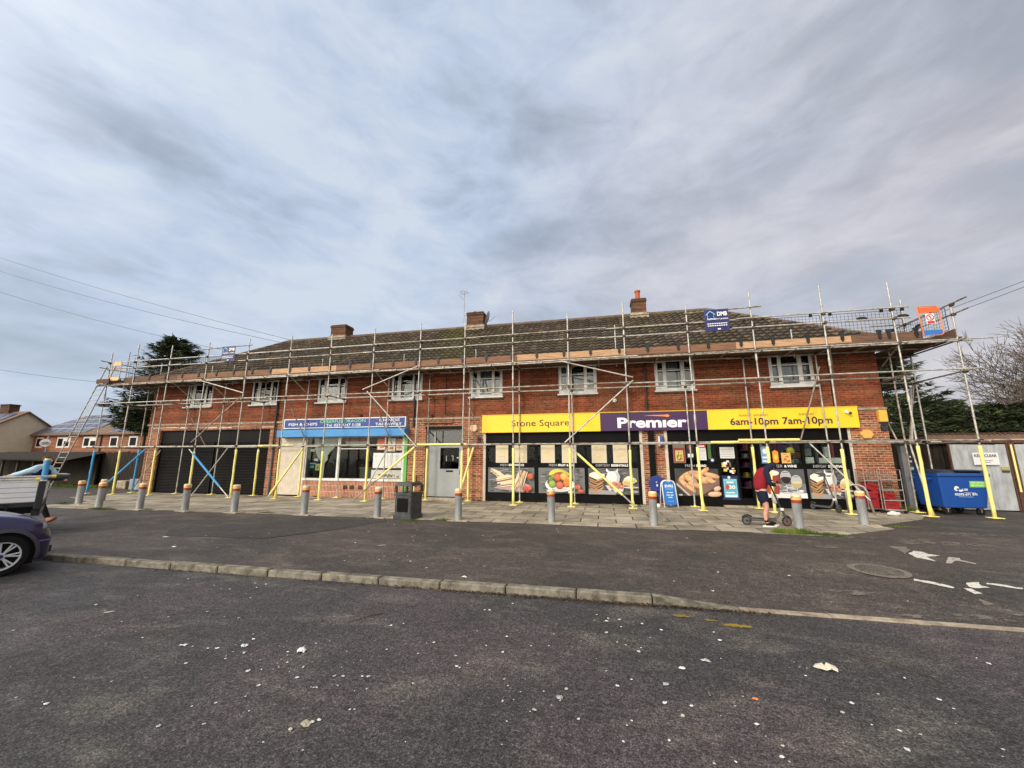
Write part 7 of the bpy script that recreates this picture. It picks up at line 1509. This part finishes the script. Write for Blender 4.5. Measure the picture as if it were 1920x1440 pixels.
def bare(label, x, y, h, seed, spread=1.0, depth=7):
    t = thing('bare_tree', label, 'tree', (x, y, 0)); r = random.Random(seed); T_, W_ = MB(), MB(); cnt = [0]
    def grow(p, d, ln, rad, k):
        if cnt[0] > 17000: return
        cnt[0] += 1; d2 = (d + Vector((r.uniform(-.18, .18), r.uniform(-.18, .18), r.uniform(-.03, .14)))).normalized(); m = p + d * ln * .5; e = m + d2 * ln * .5
        (T_ if k >= depth - 2 else W_).path([p, m, e], [max(rad, .017), max(rad * .85, .015), max(rad * .7, .013)], 6 if rad > .04 else 3)
        if k == 0: return
        n = 4 if k > 6 else 3
        for i in range(n):
            a = r.uniform(0, 2 * math.pi); tilt = r.uniform(.25, .75) * spread if i else r.uniform(.05, .3); o = d2.orthogonal().normalized(); o2 = d2.cross(o); nd = (d2 * math.cos(tilt) + (o * math.cos(a) + o2 * math.sin(a)) * math.sin(tilt)); nd.z += .06; nd.normalize()
            grow(e if i < 2 else m, nd, ln * r.uniform(.7, .92), rad * (.62 if i else .7), k - 1)
    for _ in range(1): grow(Vector((x, y, 0)), Vector((-.05, 0, 1)), h * .155, h * .02, depth)
    T_.build1('trunk', 'bark', t); W_.build('crown', 'twig', t); return t
bare('wide bare winter tree with dense twigs at the right edge', 34.0, 35, 16.5, 5, 1.3, 8)
bare('bare winter tree of which only twig ends show at the far left edge', -62.5, 27, 12.0, 9, 1.1, 6)

# ---------------------------------------------------------------- overhead wires
def wire(p, q, sag, label):
    p, q = Vector(p), Vector(q); b = MB(); pts = [p.lerp(q, i / 16) - Vector((0, 0, sag * 4 * (i / 16) * (1 - i / 16))) for i in range(17)]; b.path(pts, .018, 4); o = b.build('overhead_wire', 'pipe'); tag(o, label, 'wire')
wire((-66, 25, 24.0), (-22.5, 25, 10.4), .35, 'topmost of the three overhead wires crossing the sky at the left'); wire((-66, 25, 22.5), (-23, 25, 10.2), .45, 'middle of the three overhead wires crossing the sky at the left')
wire((-66, 25, 20.4), (-29.2, 25, 10.1), .45, 'lowest of the three wires sloping down towards the roof at the left'); wire((-62, 25, 10.9), (-40.5, 25, 7.9), .2, 'separate low wire meeting the top of the ladder at the far left')
wire((18.4, 25, 9.48), (44, 25, 19.9), .3, 'upper overhead wire at the right edge behind the scaffold end'); wire((18.2, 25, 9.1), (44, 25, 19.6), .3, 'lower overhead wire at the right edge behind the scaffold end')

# ---------------------------------------------------------------- grass, leaves and litter
def tufts(name, spots, mat, seed):
    b = MB(); r = random.Random(seed)
    for (x, y, rx, ry, n, h) in spots:
        for i in range(n):
            a = r.uniform(0, 6.28); q = math.sqrt(r.random()); px, py = x + rx * q * math.cos(a), y + ry * q * math.sin(a); hh = h * r.uniform(.4, 1.1) * (1.1 - q * .6); a2 = r.uniform(0, 6.28); ln = hh * r.uniform(.2, .8); w_ = .006; g = r.uniform(.6, 1.4); z = midz(px, py) + .003
            b.add([(px - w_ * math.sin(a2), py + w_ * math.cos(a2), z), (px + w_ * math.sin(a2), py - w_ * math.cos(a2), z), (px + ln * .5 * math.cos(a2), py + ln * .5 * math.sin(a2), z + hh * .7), (px + ln * math.cos(a2), py + ln * math.sin(a2), z + hh)], [(0, 1, 2), (2, 1, 3)], 0, False, (g, g, g))
    return stuff(b.build(name, mat))
sp = [(4.1, 10.3, .42, .16, 900, .13), (3.75, 10.35, .18, .12, 300, .12), (4.65, 10.2, .35, .12, 500, .08), (-5.1, 10.05, .3, .08, 260, .07), (-4.25, 10.3, .25, .1, 260, .09), (-9.9, 10.4, .35, .08, 260, .06), (-15.9, 10.0, .6, .12, 500, .08), (-14.3, 10.2, .3, .08, 150, .06), (-18.9, 10.8, .5, .2, 400, .09), (6.9, 11.8, .25, .1, 200, .05), (-6.4, 10.2, .2, .08, 100, .05), (1.4, 10.4, .2, .06, 100, .05), (-1.1, 10.45, .2, .06, 80, .04)]
sp += [(x, 15.02, .12, .05, 60, .08) for x in (-7.6, -4.7, -3.9, -2.2, -.9, .3, 1.3, 2.1, -10.6, -12.0, 8.9)] + [(9.2, 15.2, .2, .2, 200, .2)]
tufts('grass_tufts', sp, 'grass', 5)
sp = [(-22 - i * 1.1, 16.6 + .03 * i, .6, .5, 260, .22) for i in range(12)]
tufts('verge_weeds', sp, 'grass', 6)
b = MB(); r = random.Random(15)
for i in range(1500):
    u = r.random(); x = r.choice([r.gauss(-1.6, .9), r.uniform(-1.5, 1.8), r.gauss(.4, .5), r.uniform(-7, 2)]); y = kY(x) - .03 - abs(r.gauss(0, .05)); z = -.079 + r.uniform(0, .015)
    s = r.uniform(.006, .02); a = r.uniform(0, 6.28); g = r.uniform(.5, 1.6); tl = r.uniform(-.4, .4); b.add([(x + s * math.cos(a), y + s * math.sin(a), z), (x - s * .5 * math.sin(a), y + s * .5 * math.cos(a), z + s * tl), (x - s * math.cos(a), y - s * math.sin(a), z), (x + s * .5 * math.sin(a), y - s * .5 * math.cos(a), z + s * .3)], [(0, 1, 2, 3)], 0, False, (g, g, g))
stuff(b.build('fallen_leaves', 'leaf'))
MT['scrap'] = colmat('scrap', 0.8, 0, 0.3, 0.15)
def scrap(seed, s, c, crumple=.25, asp=1.0, n=9):
    b = MB(); r = random.Random(seed); top = []
    for i in range(n): a = 2 * math.pi * i / n; k = r.uniform(.6, 1.15); top.append((s * k * math.cos(a), s * asp * k * math.sin(a), .002 + s * crumple * r.uniform(0, .8)))
    mid = [(x * .5 + r.uniform(-.1, .1) * s, y * .5, z + s * crumple * r.uniform(.1, .9)) for x, y, z in top]; b.add(top + mid + [(0, 0, s * crumple * .7)], [(i, (i + 1) % n, n + (i + 1) % n, n + i) for i in range(n)] + [(n + i, n + (i + 1) % n, 2 * n) for i in range(n)], 0, False, c)
    b.v = [(x, y, max(.001, z)) for x, y, z in b.v]; return b
LIT = 'small scraps of white litter on the car park'
protos = []
for k in range(6):
    c = [S(206, 204, 200), S(190, 190, 188), S(214, 212, 206), S(170, 170, 166), S(198, 200, 204), S(180, 176, 166)][k]; o = scrap(k, .012, c, .3, r.uniform(.5, 1), 7).build('litter_scrap', 'scrap'); tag(o, 'tiny white scrap of litter on the dark asphalt of the car park', 'litter', LIT); protos.append(o)
r = random.Random(77); used = set(); cnt = 0
def putscrap(x, y, z, s):
    global cnt
    k = cnt % 6; o = protos[k] if k not in used else protos[k].copy()
    if k in used: col.objects.link(o)
    used.add(k); o.location = (x, y, z); o.rotation_euler = (0, 0, r.uniform(0, 6.28)); o.scale = (s, s, s); cnt += 1
MRX = cam.matrix_world
clusters = [(-3.4, 3.35, .22, 14), (-2.75, 3.35, .25, 20), (-2.2, 3.2, .25, 12), (-1.2, 3.6, .4, 12), (-.4, 3.2, .35, 10), (.6, 3.35, .3, 14), (-2.0, 2.7, .4, 12), (1.8, 4.1, .5, 8), (-4.4, 4.1, .7, 12), (-.3, 4.3, .6, 10), (.7, 2.8, .4, 10), (-3.6, 2.6, .4, 6)]
for (cx, cy, sg, n) in clusters:
    for i in range(n): putscrap(r.gauss(cx, sg), min(5.1, r.gauss(cy, sg * .7)), -.084, r.choice((.45, .6, .8, 1.0, 1.5)))
for i in range(110): putscrap(r.uniform(-6, 3.5), r.uniform(2.3, 5.0), -.084, r.choice((.5, .8, 1.1, 1.6)))
for i in range(80): x = r.uniform(-8.5, 3.6); putscrap(x, r.uniform(5.7, 9.8), midz(x, 8) + .003, r.choice((.8, 1.1, 1.6)))
def item(name, label, x, y, z, s, c, seed, crumple=.25, asp=.7, rz=0, extra=None):
    b = scrap(seed, s, c, crumple, asp, 11)
    if extra: b.add([(-s * .5, -s * .3, s * .25), (s * .3, -s * .35, s * .22), (s * .5, -s * .1, s * .24), (-s * .2, -s * .05, s * .3)], [(0, 1, 2, 3)], 0, False, extra)
    o = b.build(name, 'scrap'); o.location = (x, y, z); o.rotation_euler = (0, 0, rz); tag(o, label, 'litter')
item('paper_scrap', 'white torn paper scrap on the car park, leftmost of the line of larger scraps', -3.91, 3.30, -.085, .045, S(200, 198, 192), 1, .2, .5, .3)
item('paper_scrap', 'pale bluish crumpled tissue on the car park between two white scraps', -3.34, 3.41, -.085, .035, S(186, 196, 198), 2, .5, .8)
item('crushed_cup', 'white crushed cup lid shaped litter, brightest piece in the foreground left of centre', -2.74, 3.44, -.085, .045, S(222, 224, 230), 3, .6, .9)
item('paper_scrap', 'flat beige square of paper in the left foreground', -1.99, 2.60, -.085, .045, S(158, 150, 128), 4, .15, .9, .5)
item('food_wrapper', 'crumpled white wrapper with an orange edge in the right foreground', 1.736, 4.145, -.085, .085, S(196, 190, 172), 5, .35, .6, -.1, S(206, 120, 70))
item('orange_peel', 'small bright orange piece of litter in the foreground right of centre', 1.007, 3.56, -.085, .022, S(232, 130, 66), 6, .4, .8)
item('paper_scrap', 'dull white paper scrap left of the orange edged wrapper', .788, 4.078, -.085, .05, S(176, 172, 168), 7, .25, .6)
item('paper_scrap', 'faded transparent wrapper scrap below the centre of the picture', -.385, 3.255, -.085, .035, S(150, 148, 142), 8, .4, .9)
item('paper_scrap', 'long thin grey paper scrap near the rear of the car park at the left', -5.565, 3.754, -.085, .06, S(170, 168, 162), 9, .1, .35, .6)
item('paper_scrap', 'white scrap left of the small orange piece', .571, 3.9, -.085, .03, S(206, 206, 204), 10, .3, .8)
item('paper_scrap', 'grey flattened scrap beside the white scrap near the orange piece', .40, 3.62, -.085, .03, S(160, 166, 170), 11, .2, .8)
item('paper_scrap', 'white paper scrap on the forecourt just beyond the middle of the kerb', -1.96, 5.6, .004, .05, S(216, 214, 208), 12, .3, .6)
item('cardboard_strip', 'long beige strip of card on the forecourt left of centre', -4.187, 7.183, .004, .11, S(170, 160, 140), 13, .05, .25, .2)
item('paper_scrap', 'white scrap on the forecourt near the purple car', -7.9, 6.2, .004, .06, S(210, 208, 204), 14, .2, .5)
item('paper_scrap', 'flat white paper on the forecourt before the second bollard from the roller shutter', -9.05, 6.9, .004, .07, S(206, 204, 200), 15, .1, .4, .4)
b = MB(); r = random.Random(31)
def stick(pts, label, name='fallen_twig'):
    b = MB(); b.path([(x, y, -.079) for x, y in pts], .004, 5); 
    for i in range(1, len(pts) - 1): x, y = pts[i]; b.path([(x, y, -.079), (x + r.uniform(-.06, .06), y + r.uniform(.02, .08), -.076)], .0025, 4)
    o = b.build(name, 'bark'); tag(o, label, 'twig')
stick([(2.05, 4.5), (2.25, 4.42), (2.4, 4.28), (2.5, 4.2), (2.52, 4.1)], 'thin bent twig on the asphalt at the right of the foreground')
stick([(-2.75, 4.1), (-2.66, 4.2), (-2.6, 4.32), (-2.5, 4.4)], 'thin dark twig on the asphalt left of centre below the kerb')
